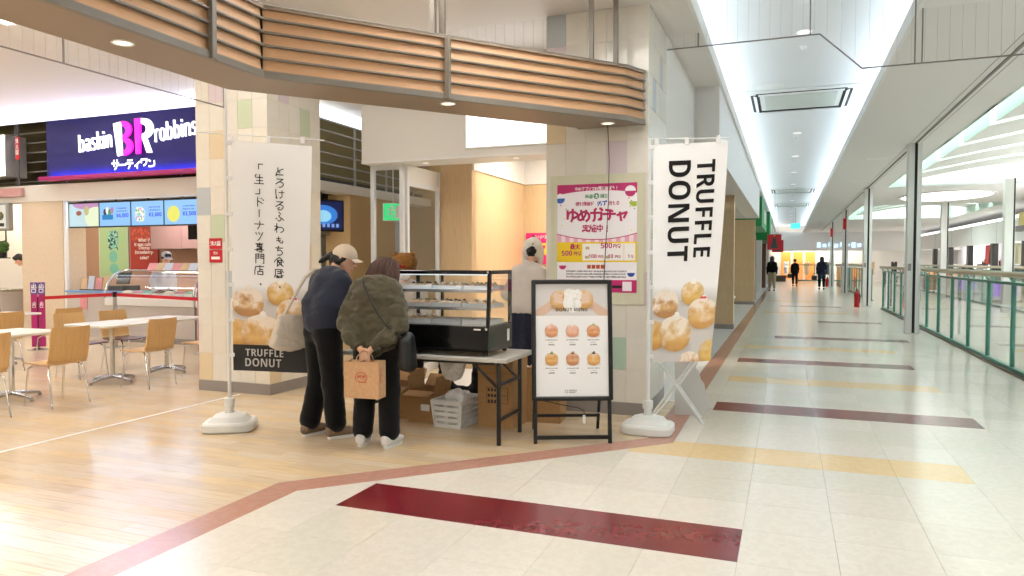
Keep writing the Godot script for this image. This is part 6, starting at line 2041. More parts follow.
func pillar_poster() -> void:
	var t := thing("poster", "magenta and yellow campaign poster in a pale striped frame on the pillar", "poster", V(-1.71, 1.05, -6.749))
	obj("backing", Geo.new().bb(V(-0.46, 0, 0), V(0.46, 1.24, 0.012), 0.002), M.stripe_paper, t)
	var W := 300
	var H := 398
	var im := blank(W, H, Color(0.95, 0.94, 0.95))
	var mg := Color(0.72, 0.12, 0.4)
	for x in W:
		var k := pow((x - W / 2.0) / (W / 2.0), 2.0)
		im.fill_rect(Rect2i(x, 0, 1, int(24 + 14 * k)), mg)
		var y1 := 202 - int(22 * k)
		im.fill_rect(Rect2i(x, y1, 1, 3), mg)
		im.fill_rect(Rect2i(x, y1 + 3, 1, 216 - y1 - 3), Color(0.9, 0.66, 0.76) if (x / 16) % 2 == 0 else Color(0.96, 0.88, 0.9))
	im.fill_rect(Rect2i(0, 213, W, 74), Color(0.94, 0.8, 0.12))
	im.fill_rect(Rect2i(98, 219, 196, 62), Color(0.97, 0.96, 0.95))
	im.fill_rect(Rect2i(252, 219, 2, 62), Color(0.9, 0.8, 0.6))
	im.fill_rect(Rect2i(0, 352, W, 46), mg)
	im.fill_rect(Rect2i(14, 358, 84, 32), Color(0.96, 0.93, 0.94))
	for q in [[150, 372, 30, 10], [232, 372, 36, 10]]:
		im.fill_rect(Rect2i(q[0] - 22, q[1], q[2], q[3]), Color(0.12, 0.1, 0.12))
	im.fill_rect(Rect2i(154, 358, 34, 34), Color(0.94, 0.92, 0.93))
	im.fill_rect(Rect2i(248, 358, 34, 34), Color(0.94, 0.92, 0.93))
	for q in [[12, 50, 18, Color(0.12, 0.35, 0.7)], [276, 30, 20, mg], [290, 68, 18, Color(0.65, 0.75, 0.2)], [22, 300, 14, mg], [280, 326, 14, Color(0.12, 0.3, 0.65)]]:
		disc(im, Vector2(q[0], q[1]), Vector2(q[2], q[2]), Color(0.97, 0.96, 0.97))
		for y in range(int(q[1]), int(q[1] + q[2])):
			var ww := sqrt(maxf(0.0, q[2] * q[2] - pow(y - q[1], 2)))
			im.fill_rect(Rect2i(maxi(0, int(q[0] - ww)), y, int(minf(W, q[0] + ww) - maxf(0, q[0] - ww)), 1), q[3])
	var g := RandomNumberGenerator.new()
	g.seed = 5
	for k in 46:
		var x := g.randi_range(2, W - 8)
		var y := g.randi_range(36, 180)
		if x < 34 or x > W - 36:
			im.fill_rect(Rect2i(x, y, 4, 4), [Color(0.93, 0.8, 0.2), Color(0.8, 0.3, 0.4), Color(0.3, 0.4, 0.5), Color(0.6, 0.75, 0.3)][k % 4])
	text_rows(im, 36, 318, 224, 3, 6, 10, Color(0.3, 0.28, 0.3), 7)
	for k in 4:
		im.fill_rect(Rect2i(116 + k * 17, 297, 14, 14), Color(0.72, 0.3, 0.12))
	for q in [[110, 230], [108, 264], [186, 264]]:
		im.fill_rect(Rect2i(q[0], q[1], 14, 10), Color(0.75, 0.68, 0.5))
	var sh := obj("sheet", Geo.new().quad_of(V(-0.39, 0.115, 0.0155), V(0.39, 1.15, 0.0155)), printed(im, 0.4), t)
	var z := 0.0175
	var put := func(text: String, x: float, y: float, s: float, w: float, m: Material, dz := 0.0):
		var gg := strokes(text, s, w)
		var wd := s * (1.05 * (text.length() - 1) + 1.0)
		obj("lettering", Geo.new().add(gg, Transform3D(Basis(), V(x - wd / 2, y, z + dz))), m, sh)
	put.call("ゆめアプリでお得に遊ぼう!", 0.0, 1.122, 0.031, 0.15, M.white_ink)
	put.call("毎週", -0.075, 1.05, 0.035, 0.14, M.green_ink)
	put.call("曜日", 0.075, 1.05, 0.035, 0.14, M.green_ink)
	obj("day_mark", Geo.new().cyl(V(0, 1.033, z - 0.0005), V(0, 1.033, z + 0.0005), 0.028, -1, 22), M.green_ink, sh)
	put.call("木", 0.0, 1.051, 0.036, 0.16, M.white_ink, 0.001)
	put.call("値引得額が", -0.115, 0.98, 0.034, 0.15, M.magenta_ink)
	put.call("必ず", 0.055, 0.987, 0.045, 0.19, M.blue_ink)
	put.call("当たる", 0.17, 0.98, 0.034, 0.15, M.magenta_ink)
	put.call("ゆめガチャ", 0.0, 0.915, 0.116, 0.27, M.white_ink)
	put.call("ゆめガチャ", 0.004, 0.912, 0.116, 0.19, M.magenta_ink, 0.001)
	put.call("実施中!", 0.0, 0.76, 0.066, 0.15, M.magenta_ink)
	put.call("最大", -0.21, 0.575, 0.045, 0.17, M.magenta_ink)
	put.call("円分", -0.185, 0.505, 0.035, 0.17, M.magenta_ink)
	put.call("円分", 0.2, 0.575, 0.036, 0.17, M.magenta_ink)
	put.call("円分", 0.045, 0.47, 0.026, 0.17, M.magenta_ink)
	put.call("円分", 0.21, 0.47, 0.026, 0.17, M.magenta_ink)
	put.call("分", 0.345, 0.47, 0.026, 0.17, M.magenta_ink)
	put.call("ゆめアプリ", -0.245, 0.2, 0.034, 0.18, M.magenta_ink)
	var num := Geo.new()
	num.add(latin("500", 0.048, true, 0.0005, 1), Transform3D(Basis(), V(-0.29, 0.465, z)))
	num.add(latin("500", 0.05, true, 0.0005, 1), Transform3D(Basis(), V(0.1, 0.535, z)))
	num.add(latin("100", 0.036, true, 0.0005, 1), Transform3D(Basis(), V(-0.035, 0.442, z)))
	num.add(latin("10", 0.036, true, 0.0005, 1), Transform3D(Basis(), V(0.14, 0.442, z)))
	num.add(latin("1", 0.032, true, 0.0005, 1), Transform3D(Basis(), V(0.315, 0.444, z)))
	obj("figures", num, M.magenta_ink, sh)
	obj("cable", Geo.new().tube([V(-1.56, 2.72, -6.55), V(-1.57, 2.4, -6.66), V(-1.59, 2.0, -6.715), V(-1.62, 1.5, -6.722), V(-1.64, 1.1, -6.725)], 0.004, 5), M.ink, get_node("louvred_beam"))
	# the small red fire sign on the other pillar
	var fs := thing("fire_sign", "small red and white fire hose sign on the tiled pillar", "sign", V(-5.97, 1.45, -6.358))
	obj("plate", Geo.new().bb(V(-0.09, 0, 0), V(0.09, 0.14, 0.006)), M.red_sign, fs)
	obj("plate", Geo.new().bb(V(-0.09, 0.15, 0), V(0.09, 0.27, 0.006)), M.red_sign, fs)
	obj("lettering", Geo.new().add(strokes("消火器", 0.045, 0.14), Transform3D(Basis(), V(-0.07, 0.235, 0.008))).add(strokes("消火", 0.03, 0.14), Transform3D(Basis(), V(-0.03, 0.12, 0.008))).box(V(0, 0.05, 0.0075), V(0.12, 0.03, 0.001)), M.white_ink, fs)


func folding_stand() -> void:
	var t := thing("folding_stand", "white tubular folding stand behind the banner", "folding stand", V(-0.93, 0, -6.72), 10.0)
	for z in [-0.14, 0.14]:
		obj("tube_leg", Geo.new().tube([V(-0.22, 0.62, z), V(0.22, 0.0, z)], 0.0115, 8), M.pole_white, t)
		obj("tube_leg", Geo.new().tube([V(0.2, 0.62, z * 0.85), V(-0.24, 0.0, z * 0.85)], 0.0115, 8), M.pole_white, t)
	for p in [[V(0.14, 0.113, -0.14), V(0.14, 0.113, 0.14)], [V(-0.22, 0.62, -0.14), V(-0.22, 0.62, 0.14)], [V(0.2, 0.62, -0.119), V(0.2, 0.62, 0.119)]]:
		obj("crosstube", Geo.new().tube(p, 0.01, 8), M.pole_white, t)
	# stepped white board that leans behind it
	var b := obj("cutout_board", Geo.new().prism(PackedVector2Array([Vector2(-0.17, 0), Vector2(0.08, 0), Vector2(0.12, 0.06), Vector2(0.18, 0.08), Vector2(0.14, 0.2), Vector2(0.11, 0.24), Vector2(0.1, 0.3), Vector2(0.07, 0.34), Vector2(0.05, 0.42), Vector2(0.02, 0.45), Vector2(0.05, 0.52), Vector2(0.02, 0.7), Vector2(-0.17, 0.75)]), Transform3D(Basis(Vector3.UP, 0.2) * Basis(Vector3.RIGHT, -0.1), V(-0.82, 0.0, -6.98)), 0.02), M.grey_board)
	tag(b, "pale grey cut-out board with stepped edge standing behind the folding stand", "board")


# ---------- the long passage and what lies across it ----------
func railing(label: String, x: float, z0: float, count: int, step := 1.255) -> void:
	var t := thing("railing", label, "railing", V(x, 0, z0))
	var len := count * step
	obj("base_rail", Geo.new().bb(V(-0.035, 0.02, -len), V(0.035, 0.07, 0), 0.005), M.green_metal, t)
	obj("kerb", Geo.new().bb(V(-0.07, 0, -len), V(0.08, 0.022, 0)), M.brown_kerb, t)
	obj("cap_rail", Geo.new().bb(V(-0.03, 1.15, -len), V(0.03, 1.19, 0), 0.006), M.green_metal, t)
	obj("handrail", Geo.new().tube([V(-0.07, 1.29, 0.1), V(-0.07, 1.29, -len - 0.1)], 0.04, 12), M.rail_wood, t)
	for k in count + 1:
		obj("post", Geo.new().box(V(0, 0.61, -k * step), V(0.05, 1.1, 0.05), 0.004), M.green_metal, t)
		obj("bracket", Geo.new().bar(V(0, 1.18, -k * step), V(-0.06, 1.27, -k * step), 0.05, 0.02), M.green_metal, t)
	for k in count:
		obj("pane", Geo.new().bb(V(-0.004, 0.07, -(k + 1) * step + 0.03), V(0.004, 1.15, -k * step - 0.03)), M.rail_glass, t)


func passage() -> void:
	# fascias along the left side
	setting("wall_fascia", Geo.new().bb(V(-1.3, 3.1, -10.3), V(-0.89, CEIL, -10.2)), M.white_wall)
	setting("wall_fascia", Geo.new().bb(V(-1.3, 2.9, -25.2), V(-0.89, CEIL, -10.3)), M.white_gloss)
	setting("ceiling_recess", Geo.new().bb(V(-5, 2.9, -25.2), V(-1.3, 3.0, -11.2)), M.ceiling_white)
	setting("wall_recess", Geo.new().bb(V(-2.5, 0, -26), V(-2.4, 2.9, -16)), M.ash_wood)
	setting("wall_recess", Geo.new().bb(V(-5.1, 0, -26), V(-5.0, 3.9, -11.2)), M.white_wall)
	for q in [[-16.3, -1.09], [-26.0, -1.05]]:
		var p := setting("wall_wood_pier", Geo.new().bb(V(q[1] - 0.9, 0.1, q[0] - 0.3), V(q[1], 2.9, q[0])), M.ash_wood)
		obj("kick_plate", Geo.new().bb(V(q[1] - 0.91, 0, q[0] - 0.31), V(q[1] + 0.01, 0.1, q[0] + 0.01)), M.grey_base, p)
	var bench := thing("bench", "white bench with low back in the wood-panelled recess", "bench", V(-1.75, 0, -21.5))
	obj("seat", Geo.new().bb(V(-0.3, 0.36, -1.2), V(0.3, 0.44, 1.2), 0.02), M.white_plastic, bench)
	obj("backrest", Geo.new().bb(V(-0.32, 0.44, -1.2), V(-0.24, 0.85, 1.2), 0.02), M.white_plastic, bench)
	obj("plinth", Geo.new().bb(V(-0.25, 0, -1.1), V(0.2, 0.36, 1.1)), M.white_plastic, bench)
	for k in 4:
		var dl := thing("downlight", "small round downlight in the soffit of the wood-panelled recess", "downlight", V(-1.75, 2.9, -13 - k * 3.2), 0.0, "downlights of the wood recess")
		obj("rim", Geo.new().lathe([Vector2(0.08, 0), Vector2(0.075, -0.006), Vector2(0.055, -0.004)], V(0, 0, 0), 18), M.white_paint, dl)
		obj("bulb", Geo.new().cyl(V(0, -0.003, 0), V(0, 0, 0), 0.056, -1, 16), M.warm_glow, dl)
		spot("bulb_light", V(0, -0.03, 0), V(0, -2, 0), 55, Color(1, 0.96, 0.9), 3.0, 0.05, dl)
	# green shop further on
	var gs := thing("shop_fascia", "bright green shop fascia projecting into the passage beyond the wood recess", "shop sign", V(-1.1, 2.2, -27.5))
	obj("board", Geo.new().bb(V(-1.2, 0.55, -6), V(0.22, 1.62, 0)), M.green_sign, gs)
	obj("panel", Geo.new().bb(V(0.22, 0.8, -5), V(0.23, 1.3, -2.5)), M.white_paint, gs)
	var gs2 := thing("shop_fascia", "second green shop fascia with lower edge behind the first", "shop sign", V(-1.1, 2.2, -36))
	obj("board", Geo.new().bb(V(-1.2, 0.3, -8), V(0.3, 1.62, 0)), M.green_sign, gs2)
	obj("panel", Geo.new().bb(V(0.3, 0.6, -6), V(0.31, 1.2, -3)), M.white_paint, gs2)
	setting("wall_shop_left", Geo.new().bb(V(-3.1, 0, -65), V(-3.0, 3.9, -27)), M.white_wall)
	setting("wall_shop_left", Geo.new().bb(V(-1.4, 2.75, -65), V(-0.95, 3.9, -44)), M.white_gloss)
	for k in 4:
		setting("wall_shop_pier", Geo.new().bb(V(-1.7, 0, -29.6 - k * 7), V(-1.15, 2.48, -29 - k * 7)), M.brick_brown if k % 2 == 0 else M.white_wall)
	var blue := thing("light_display", "sparkling blue and white window decoration beneath the green fascia", "window display", V(-1.95, 1.7, -28.3))
	obj("panel", Geo.new().bb(V(-1.0, 0, -0.05), V(0.75, 0.95, 0)), M.blue_panel, blue)
	var fl := Geo.new()
	var g := RandomNumberGenerator.new()
	g.seed = 77
	for k in 46:
		var c := V(g.randf_range(-0.9, 0.7), g.randf_range(0.05, 0.9), 0.01)
		var r := g.randf_range(0.03, 0.08)
		for a in 3:
			var d := V(cos(a * PI / 3), sin(a * PI / 3), 0) * r
			fl.bar(c - d, c + d, 0.012, 0.006, Vector3.BACK)
	obj("snowflakes", fl, M.flake_glow, blue)
	var cx := thing("hanging_banner", "red banner with a Christmas tree hanging in the passage", "banner", V(-0.54, 1.98, -33.0))
	obj("cloth", Geo.new().box(V(0, 0.33, 0), V(0.57, 0.66, 0.012)), M.red_sign, cx)
	var tree := Geo.new()
	for k in 4:
		tree.prism(PackedVector2Array([Vector2(-0.2 + k * 0.037, 0.07 + k * 0.11), Vector2(0.2 - k * 0.037, 0.07 + k * 0.11), Vector2(0, 0.26 + k * 0.11)]), Transform3D(Basis(), V(0, 0, 0.007 + k * 0.001)), 0.002)
	obj("tree_print", tree, M.slate_green, cx)
	obj("star_print", Geo.new().cyl(V(0, 0.61, 0.007), V(0, 0.61, 0.012), 0.025, -1, 8), M.yellow_ink, cx)
	obj("rod", Geo.new().tube([V(-0.3, 0.66, 0), V(0.3, 0.66, 0)], 0.012, 6).cyl(V(0, 0.66, 0), V(0, MID - 1.98, 0), 0.006, -1, 6), M.grey_metal, cx)
	var cx2 := copy(cx, V(-0.5, 1.98, -41.5), 0, "second red Christmas banner hanging farther along the passage")

	# ceiling fittings of the raised middle: cassette, downlights, sprinklers, hatch
	var ac := thing("ceiling_cassette", "square air-conditioning cassette with dark slots in the raised ceiling", "air conditioner", V(0.18, MID, -14.6))
	obj("panel", Geo.new().box(V(0, -0.02, 0), V(1.9, 0.04, 1.9), 0.012), M.white_paint, ac)
	obj("grille", Geo.new().box(V(0, -0.046, 0), V(1.22, 0.012, 1.22), 0.004), M.ac_grille, ac)
	for s in [-1, 1]:
		for k in 2:
			var turn := Basis(Vector3.UP, k * PI / 2)
			obj("slot", Geo.new().box(turn * V(s * 0.77, -0.042, 0), V(0.15, 0.008, 1.5), 0.0, turn), M.dark_slot, ac)
			obj("vane", Geo.new().box(turn * V(s * 0.77, -0.055, 0), V(0.06, 0.006, 1.42), 0.0, turn * Basis(Vector3.BACK, s * 0.4)), M.white_paint, ac)
	for z in [-33.0, -41.0]:
		copy(ac, V(0.17, MID, z), 0, "air-conditioning cassette far along the passage ceiling", "far air-conditioning cassettes")
	for k in 15:
		var z := -6.4 - k * 4.0
		if absf(z + 14.75) < 1.2:
			continue
		var dl := thing("downlight", "round downlight on the raised passage ceiling", "downlight", V(0.17, MID, z), 0.0, "downlights of the raised passage ceiling")
		obj("rim", Geo.new().lathe([Vector2(0.12, 0), Vector2(0.115, -0.01), Vector2(0.09, -0.008)], V(0, 0, 0), 20), M.white_paint, dl)
		obj("bulb", Geo.new().cyl(V(0, -0.006, 0), V(0, -0.001, 0), 0.09, -1, 18), M.dim_glow, dl)
		spot("bulb_light", V(0, -0.03, 0), V(0, -2, 0), 62, Color(0.96, 1, 1), M.e_down, 0.09, dl)
		var sp := obj("sprinkler_head", Geo.new().cyl(V(0.17, MID - 0.05, z - 0.7), V(0.17, MID, z - 0.7), 0.03, 0.05, 12), M.white_paint)
		tag(sp, "small sprinkler head on the raised passage ceiling", "sprinkler", "sprinklers of the passage ceiling")
	var hatch := obj("ceiling_hatch", Geo.new().bb(V(-0.55, MID - 0.008, -13.6), V(-0.1, MID, -13.15)), M.white_paint)
	tag(hatch, "flat square hatch in the ceiling before the air-conditioning cassette", "hatch")
	# light strips in the two coves
	for s in [-1, 1]:
		var xe := -1.1 if s < 0 else 1.36
		for k in 6:
			var z := 1.0 - k * 11.0
			var l := thing("cove_strip", "bright strip lamp hidden in the light cove of the passage", "ceiling light", V(xe, CEIL + 0.1, z - 5.5), 0.0, "cove lamps of the passage")
			obj("glow_strip", Geo.new().bb(V(-0.03, 0, -5.4), V(0.03, 0.02, 5.4)), M.cove_glow, l)
			area("strip_light", V(0, 0.05, 0), V(90, 0, 0), Vector2(0.06, 10.8), Color(0.87, 0.95, 1.0), M.e_cove, l)
	# shutter posts
	for q in [[2.36, -16.6, "broad white shutter post with dark slot standing before the long glass railing"], [2.42, -26.2, "white shutter post with the red extinguisher at its foot"], [2.45, -36.5, "white shutter post with a red sign, between extinguisher post and the blue coat"], [2.45, -47.0, "farthest white shutter post with a red sign, beyond the blue coat"]]:
		var p := thing("shutter_post", q[2], "post", V(q[0], 0, q[1]), 0.0, "shutter posts along the passage")
		obj("column", Geo.new().bb(V(-0.11, 0, -0.14), V(0.1, CEIL, 0.14), 0.006), M.white_paint, p)
		obj("slot", Geo.new().bb(V(0.0, 0.02, 0.14), V(0.05, CEIL, 0.146)), M.dark_slot, p)
		obj("flange", Geo.new().bb(V(0.1, 0, -0.1), V(0.14, CEIL, 0.1)), M.alu_white, p)
		obj("switch_plate", Geo.new().bb(V(-0.09, 1.28, 0.141), V(-0.03, 1.42, 0.15)), M.grey_metal, p)
	for q in [[2.1, -25.6], [2.2, -46.5]]:
		var e := thing("fire_extinguisher", "red fire extinguisher at the foot of the second white shutter post" if q[1] > -30 else "far red fire extinguisher beside the dark blue coat", "fire extinguisher", V(q[0], 0, q[1]), 0.0, "fire extinguishers along the passage")
		obj("cylinder", Geo.new().lathe([Vector2(0.0, 0.0), Vector2(0.08, 0.0), Vector2(0.08, 0.42), Vector2(0.05, 0.5), Vector2(0.02, 0.53), Vector2(0, 0.53)], V(0, 0, 0), 16), M.red_sign, e)
		obj("valve", Geo.new().cyl(V(0, 0.52, 0), V(0, 0.58, 0), 0.022, -1, 8).bb(V(-0.02, 0.57, -0.09), V(0.02, 0.6, 0.03)), M.black_plastic, e)
		obj("hose", Geo.new().tube([V(0, 0.55, 0.03), V(0.06, 0.5, 0.08), V(0.08, 0.3, 0.07), V(0.08, 0.15, 0.05)], 0.012, 6), M.black_plastic, e)
	railing("green glass railing with wooden handrail along the right of the passage", 2.79, -7.46, 14)
	railing("green glass railing farther along the passage behind the shutter posts", 2.95, -30.0, 16)
	railing("green glass railing across the void, in front of the far shops", 6.3, -14.0, 26)
	# slim columns across
	for q in [[5.9, -24.4], [5.9, -33.5], [5.9, -43.0]]:
		var c := thing("column", "slim white column with dark slot behind the glass railings", "column", V(q[0], 0, q[1]), 0.0, "slim columns across the void")
		obj("shaft", Geo.new().bb(V(-0.13, 0, -0.13), V(0.13, CEIL, 0.13), 0.01), M.white_paint, c)
		obj("slot", Geo.new().bb(V(0.08, 0, 0.13), V(0.12, CEIL, 0.136)), M.dark_slot, c)
	# the round coffer
	var rc := thing("round_ceiling_light", "large oval light recess in the ceiling across the void", "ceiling light", V(5.3, CEIL, -30.0))
	obj("rim", Geo.new().lathe([Vector2(1.5, 0.0), Vector2(1.5, -0.03), Vector2(1.42, -0.035), Vector2(1.4, -0.01)], V(0, 0, 0), 40, 0.0, 1.0, 1.6), M.white_paint, rc)
	obj("diffuser", Geo.new().lathe([Vector2(1.4, -0.012), Vector2(0.0, -0.012)], V(0, 0, 0), 40, 0.0, 1.0, 1.6), M.panel_glow, rc)
	area("oval_light", V(0, -0.06, 0), V(-90, 0, 0), Vector2(2.2, 3.6), Color(0.98, 1, 1), 6.0, rc)
	far_shops()
	smoke_screen("wired glass smoke barrier hanging across the passage ceiling", [[-1.22, -7.8, 3.7, CEIL], [-0.87, -7.8, 3.7, CEIL]], [[-0.9, -7.8, 3.7, CEIL]])
	smoke_screen("wired glass smoke barrier across the raised middle of the passage, stepped down at the right", [[-0.87, -7.8, 3.7, MID], [0.27, -7.8, 3.7, MID], [0.65, -7.8, 3.33, MID], [1.13, -7.8, 3.33, MID]], [[0.18, -7.8, 3.7, MID], [1.1, -7.8, 3.33, MID]])
	smoke_screen("wired glass smoke barrier under the flat ceiling right of the passage", [[1.13, -7.8, 3.33, CEIL], [4.2, -7.8, 3.33, CEIL]], [[1.16, -7.8, 3.33, CEIL]])
	smoke_screen("wired glass smoke barrier behind the louvred beam over the food court", [[-5.8, 5.0, 3.15, HIGH], [-5.8, -6.35, 3.15, HIGH]], [[-5.8, -2.0, 3.15, HIGH], [-5.8, -4.45, 3.15, HIGH], [-5.8, -6.33, 3.15, HIGH]])
	smoke_screen("wired glass smoke barrier between the two tiled pillars", [[-5.25, -6.8, 3.35, CEIL], [-2.22, -6.8, 3.35, CEIL]], [[-3.9, -6.8, 3.35, CEIL]])

	# walkers
	var a := simple_person("person in black jacket and beige trousers walking away down the passage", V(-0.72, 0, -38.5), 4, {"h": 1.74, "top": M.black_cloth, "low": M.khaki, "hair": M.black_hair, "long_hair": true, "cell": 0.028, "stride": 0.12, "puff": 0.016})
	var b := simple_person("person all in black carrying a handbag, walking in the middle of the passage", V(0.42, 0, -46.5), 0, {"h": 1.62, "top": M.black_cloth, "low": M.black_cloth, "hair": M.black_hair, "cell": 0.03, "stride": 0.1, "puff": 0.016})
	var c2 := simple_person("person in long dark blue padded coat walking beside the shutter posts", V(1.7, 0, -41.5), 0, {"h": 1.72, "top": M.navy_cloth, "low": M.black_cloth, "hair": M.black_hair, "long_hair": true, "cell": 0.028, "stride": 0.12, "puff": 0.03, "coat": 0.3, "top_name": "coat"})
	for q in [[b, V(-0.27, 0.62, -0.04), "small black handbag carried by the person all in black"], [c2, V(-0.36, 0.62, -0.04), "black shoulder bag at the side of the dark blue coat"]]:
		var bag := thing("handbag", q[2], "bag", q[0].transform * q[1])
		obj("pouch", Geo.new().box(V(0, 0.0, 0), V(0.28, 0.24, 0.12), 0.03), M.black_leather, bag)
		obj("strap", Geo.new().tube([V(-0.08, 0.11, 0), V(-0.04, 0.24, 0), V(0.06, 0.24, 0), V(0.1, 0.11, 0)], 0.012, 6), M.black_leather, bag)


func far_shops() -> void:
	# the end of the passage
	var ez := -63.0
	setting("wall_end_fascia", Geo.new().bb(V(-3, 2.35, ez - 0.3), V(17, 3.9, ez)), M.white_gloss)
	var sg := thing("shop_sign", "pale blue glowing letters on the white fascia at the passage end", "sign", V(2.2, 2.6, ez + 0.02))
	for k in 9:
		obj("letter_light", Geo.new().bb(V(k * 0.42, (k % 3) * 0.05, 0), V(k * 0.42 + 0.27, 0.42 - (k % 2) * 0.12, 0.06), 0.05), M.blue_sign_glow, sg)
	setting("wall_end_shop", Geo.new().bb(V(-3, 0, ez - 2.6), V(17, 2.4, ez - 2.5)), M.white_wall)
	for k in 3:
		var pn := obj("orange_screen", Geo.new().bb(V(-0.5 + k * 0.95, 0.0, ez - 2.45), V(0.25 + k * 0.95, 2.3, ez - 2.4)), M.orange_wall)
		tag(pn, "orange display screen at the back of the end shop", "display screen", "orange panels of the end shop")
	for k in 6:
		var mn := thing("mannequin", "headless mannequin in pale clothes in the end shop", "mannequin", V(-0.1 + k * 1.6, 0, ez - 1.2), 0.0, "mannequins of the end shop")
		obj("torso", skin([[V(-0.1, 1.0, 0), V(-0.12, 1.4, 0), 0.12, 0.1], [V(0.1, 1.0, 0), V(0.12, 1.4, 0), 0.12, 0.1], [V(0, 0.98, 0), V(0, 0.6, 0), 0.17, 0.2]], 0.05, 0.06), [M.white_cloth, M.card1, M.charcoal_cloth][k % 3], mn)
		obj("stand", Geo.new().cyl(V(0, 0, 0), V(0, 0.5, 0), 0.02, -1, 8).cyl(V(0, 0, 0), V(0, 0.02, 0), 0.16, -1, 16), M.steel, mn)
	railing_end(ez + 2.5)
	unseen_ceiling_panel(V(2, 2.34 + 1.4, ez - 1.3), Vector2(6, 0.8), 24.0, Color(1, 0.97, 0.92), "unseen bright ceiling panel lighting the end shop")  # hidden by the end fascia, placed to light the shop behind it
	var bn := thing("bench", "brown bench beside the passage end railing", "bench", V(-0.9, 0, -57.5))
	obj("seat", Geo.new().bb(V(-0.9, 0.36, -0.25), V(0.9, 0.46, 0.25), 0.01), M.brown_kerb, bn)
	obj("plinth", Geo.new().bb(V(-0.8, 0, -0.2), V(0.8, 0.36, 0.2)), M.brown_kerb, bn)
	var sgn := thing("exit_sign", "small turquoise lit sign hanging from the far passage ceiling", "sign", V(0.4, 3.35, -44))
	obj("face_light", Geo.new().bb(V(-0.25, 0, 0), V(0.25, 0.3, 0.05)), M.teal_glow, sgn)
	obj("hanger", Geo.new().cyl(V(0, 0.3, 0.02), V(0, 1.15, 0.02), 0.01, -1, 6), M.grey_metal, sgn)
	for q in [[0, -36.5], [0, -47.0]]:
		var rs := obj("red_sign", Geo.new().bb(V(2.36, 2.95, q[1] + 0.146), V(2.5, 3.45, q[1] + 0.18)), M.red_sign)
		tag(rs, "small red vertical sign high on a shutter post", "sign", "red signs on shutter posts")
	# right-hand shops across the void: fascia, openings, goods
	var fx := 9.2
	var wall := setting("wall_shops_right", Geo.new().bb(V(fx, 2.35, -64), V(fx + 0.3, 3.35, -12)), M.white_gloss)
	for k in 9:
		obj("fascia_joint", Geo.new().bb(V(fx - 0.004, 2.35, -15 - k * 5.0), V(fx + 0.01, 3.35, -14.97 - k * 5.0)), M.grey_metal, wall)
	obj("light_strip", Geo.new().bb(V(fx + 0.05, 3.4, -64), V(fx + 0.2, 3.5, -12)), M.panel_glow, wall)
	setting("wall_shops_back", Geo.new().bb(V(fx + 3.0, 0, -64), V(fx + 3.1, 3.9, -12)), M.shop_back)
	setting("ceiling_shops", Geo.new().bb(V(fx + 0.3, 2.9, -64), V(fx + 3.1, 3.0, -12)), M.ceiling_white)
	for k in 5:  # unseen panels, placed to light the shops from inside
		area("unseen_shop_light", V(fx + 1.7, 2.85, -18 - k * 10.0), V(-90, 0, 0), Vector2(1.2, 7.0), Color(1, 0.99, 0.97), 26.0)
		var lp := obj("unseen_shop_panel", Geo.new().bb(V(fx + 1.1, 2.87, -21.5 - k * 10.0), V(fx + 2.3, 2.895, -14.5 - k * 10.0)), M.panel_glow)
		tag(lp, "unseen long ceiling light panel lighting a shop across the void", "ceiling light", "unseen ceiling lights of the shops across")
	for k in 7:
		var p := thing("shop_pier", "dark pier between two shop windows across the void", "pier", V(fx + 0.15, 0, -26 - k * 5.0), 0.0, "dark piers of the shops across")
		obj("post", Geo.new().bb(V(-0.12, 0, -0.22), V(0.12, 2.35, 0.22)), M.black_plastic, p)
		obj("foot", Geo.new().bb(V(-0.14, 0, -0.24), V(0.14, 0.1, 0.24)), M.grey_base, p)
	var g := RandomNumberGenerator.new()
	g.seed = 21
	for k in 16:
		var z := -24.0 - k * 2.2
		var sh := thing("display_shelf", "white display shelf with boxed goods in a shop across the void", "shelf", V(fx + 0.9 + (k % 2) * 0.7, 0, z), 0.0, "display shelves of the shops across")
		obj("case", Geo.new().bb(V(-0.3, 0, -0.8), V(0.3, 0.9 + (k % 3) * 0.2, 0.8)), M.white_plastic if k % 4 else M.charcoal_cloth, sh)
		for q in 5:
			var hh := g.randf_range(0.12, 0.34)
			obj("goods", Geo.new().box(V(-0.15, 0.9 + (k % 3) * 0.2 + hh / 2, -0.64 + q * 0.32), V(0.2, hh, 0.2)), M["card%d" % (g.randi() % 3)] if q % 2 else M.navy_cloth, sh)
	for q in [[-30.2, 0.75, "red picture panel with dark figure in a shop across the void", "red_sign"], [-42.5, 1.0, "wide red poster in a shop across the void", "red_sign"], [-34.5, 0.5, "pink poster beside a dark pier across the void", "cabinet_pink"], [-38.0, 0.6, "pale yellow framed picture in a shop across the void", "cream_wall"]]:
		var po := thing("poster", q[2], "poster", V(fx + 0.35, 1.35, q[0]), -90.0)
		obj("sheet", Geo.new().bb(V(-q[1], 0, 0), V(q[1], 0.95, 0.03)), M[q[3]], po)
		for sx in [-1, 1]:
			obj("stand_leg", Geo.new().bb(V(sx * q[1] * 0.8 - 0.02, -1.35, 0.0), V(sx * q[1] * 0.8 + 0.02, 0.02, 0.028)), M.dark_metal, po)
		obj("print", Geo.new().prism(PackedVector2Array([Vector2(-0.25, 0.05), Vector2(0.25, 0.05), Vector2(0.18, 0.55), Vector2(0, 0.85), Vector2(-0.18, 0.55)]), Transform3D(Basis(), V(0, 0, 0.031)), 0.004), M.charcoal_cloth if q[3] != "cream_wall" else M.rail_wood, po)
	var tw := thing("wood_tower", "copper-brown wooden shop pillar under a pale yellow sign", "pillar", V(fx - 0.5, 0, -31.5))
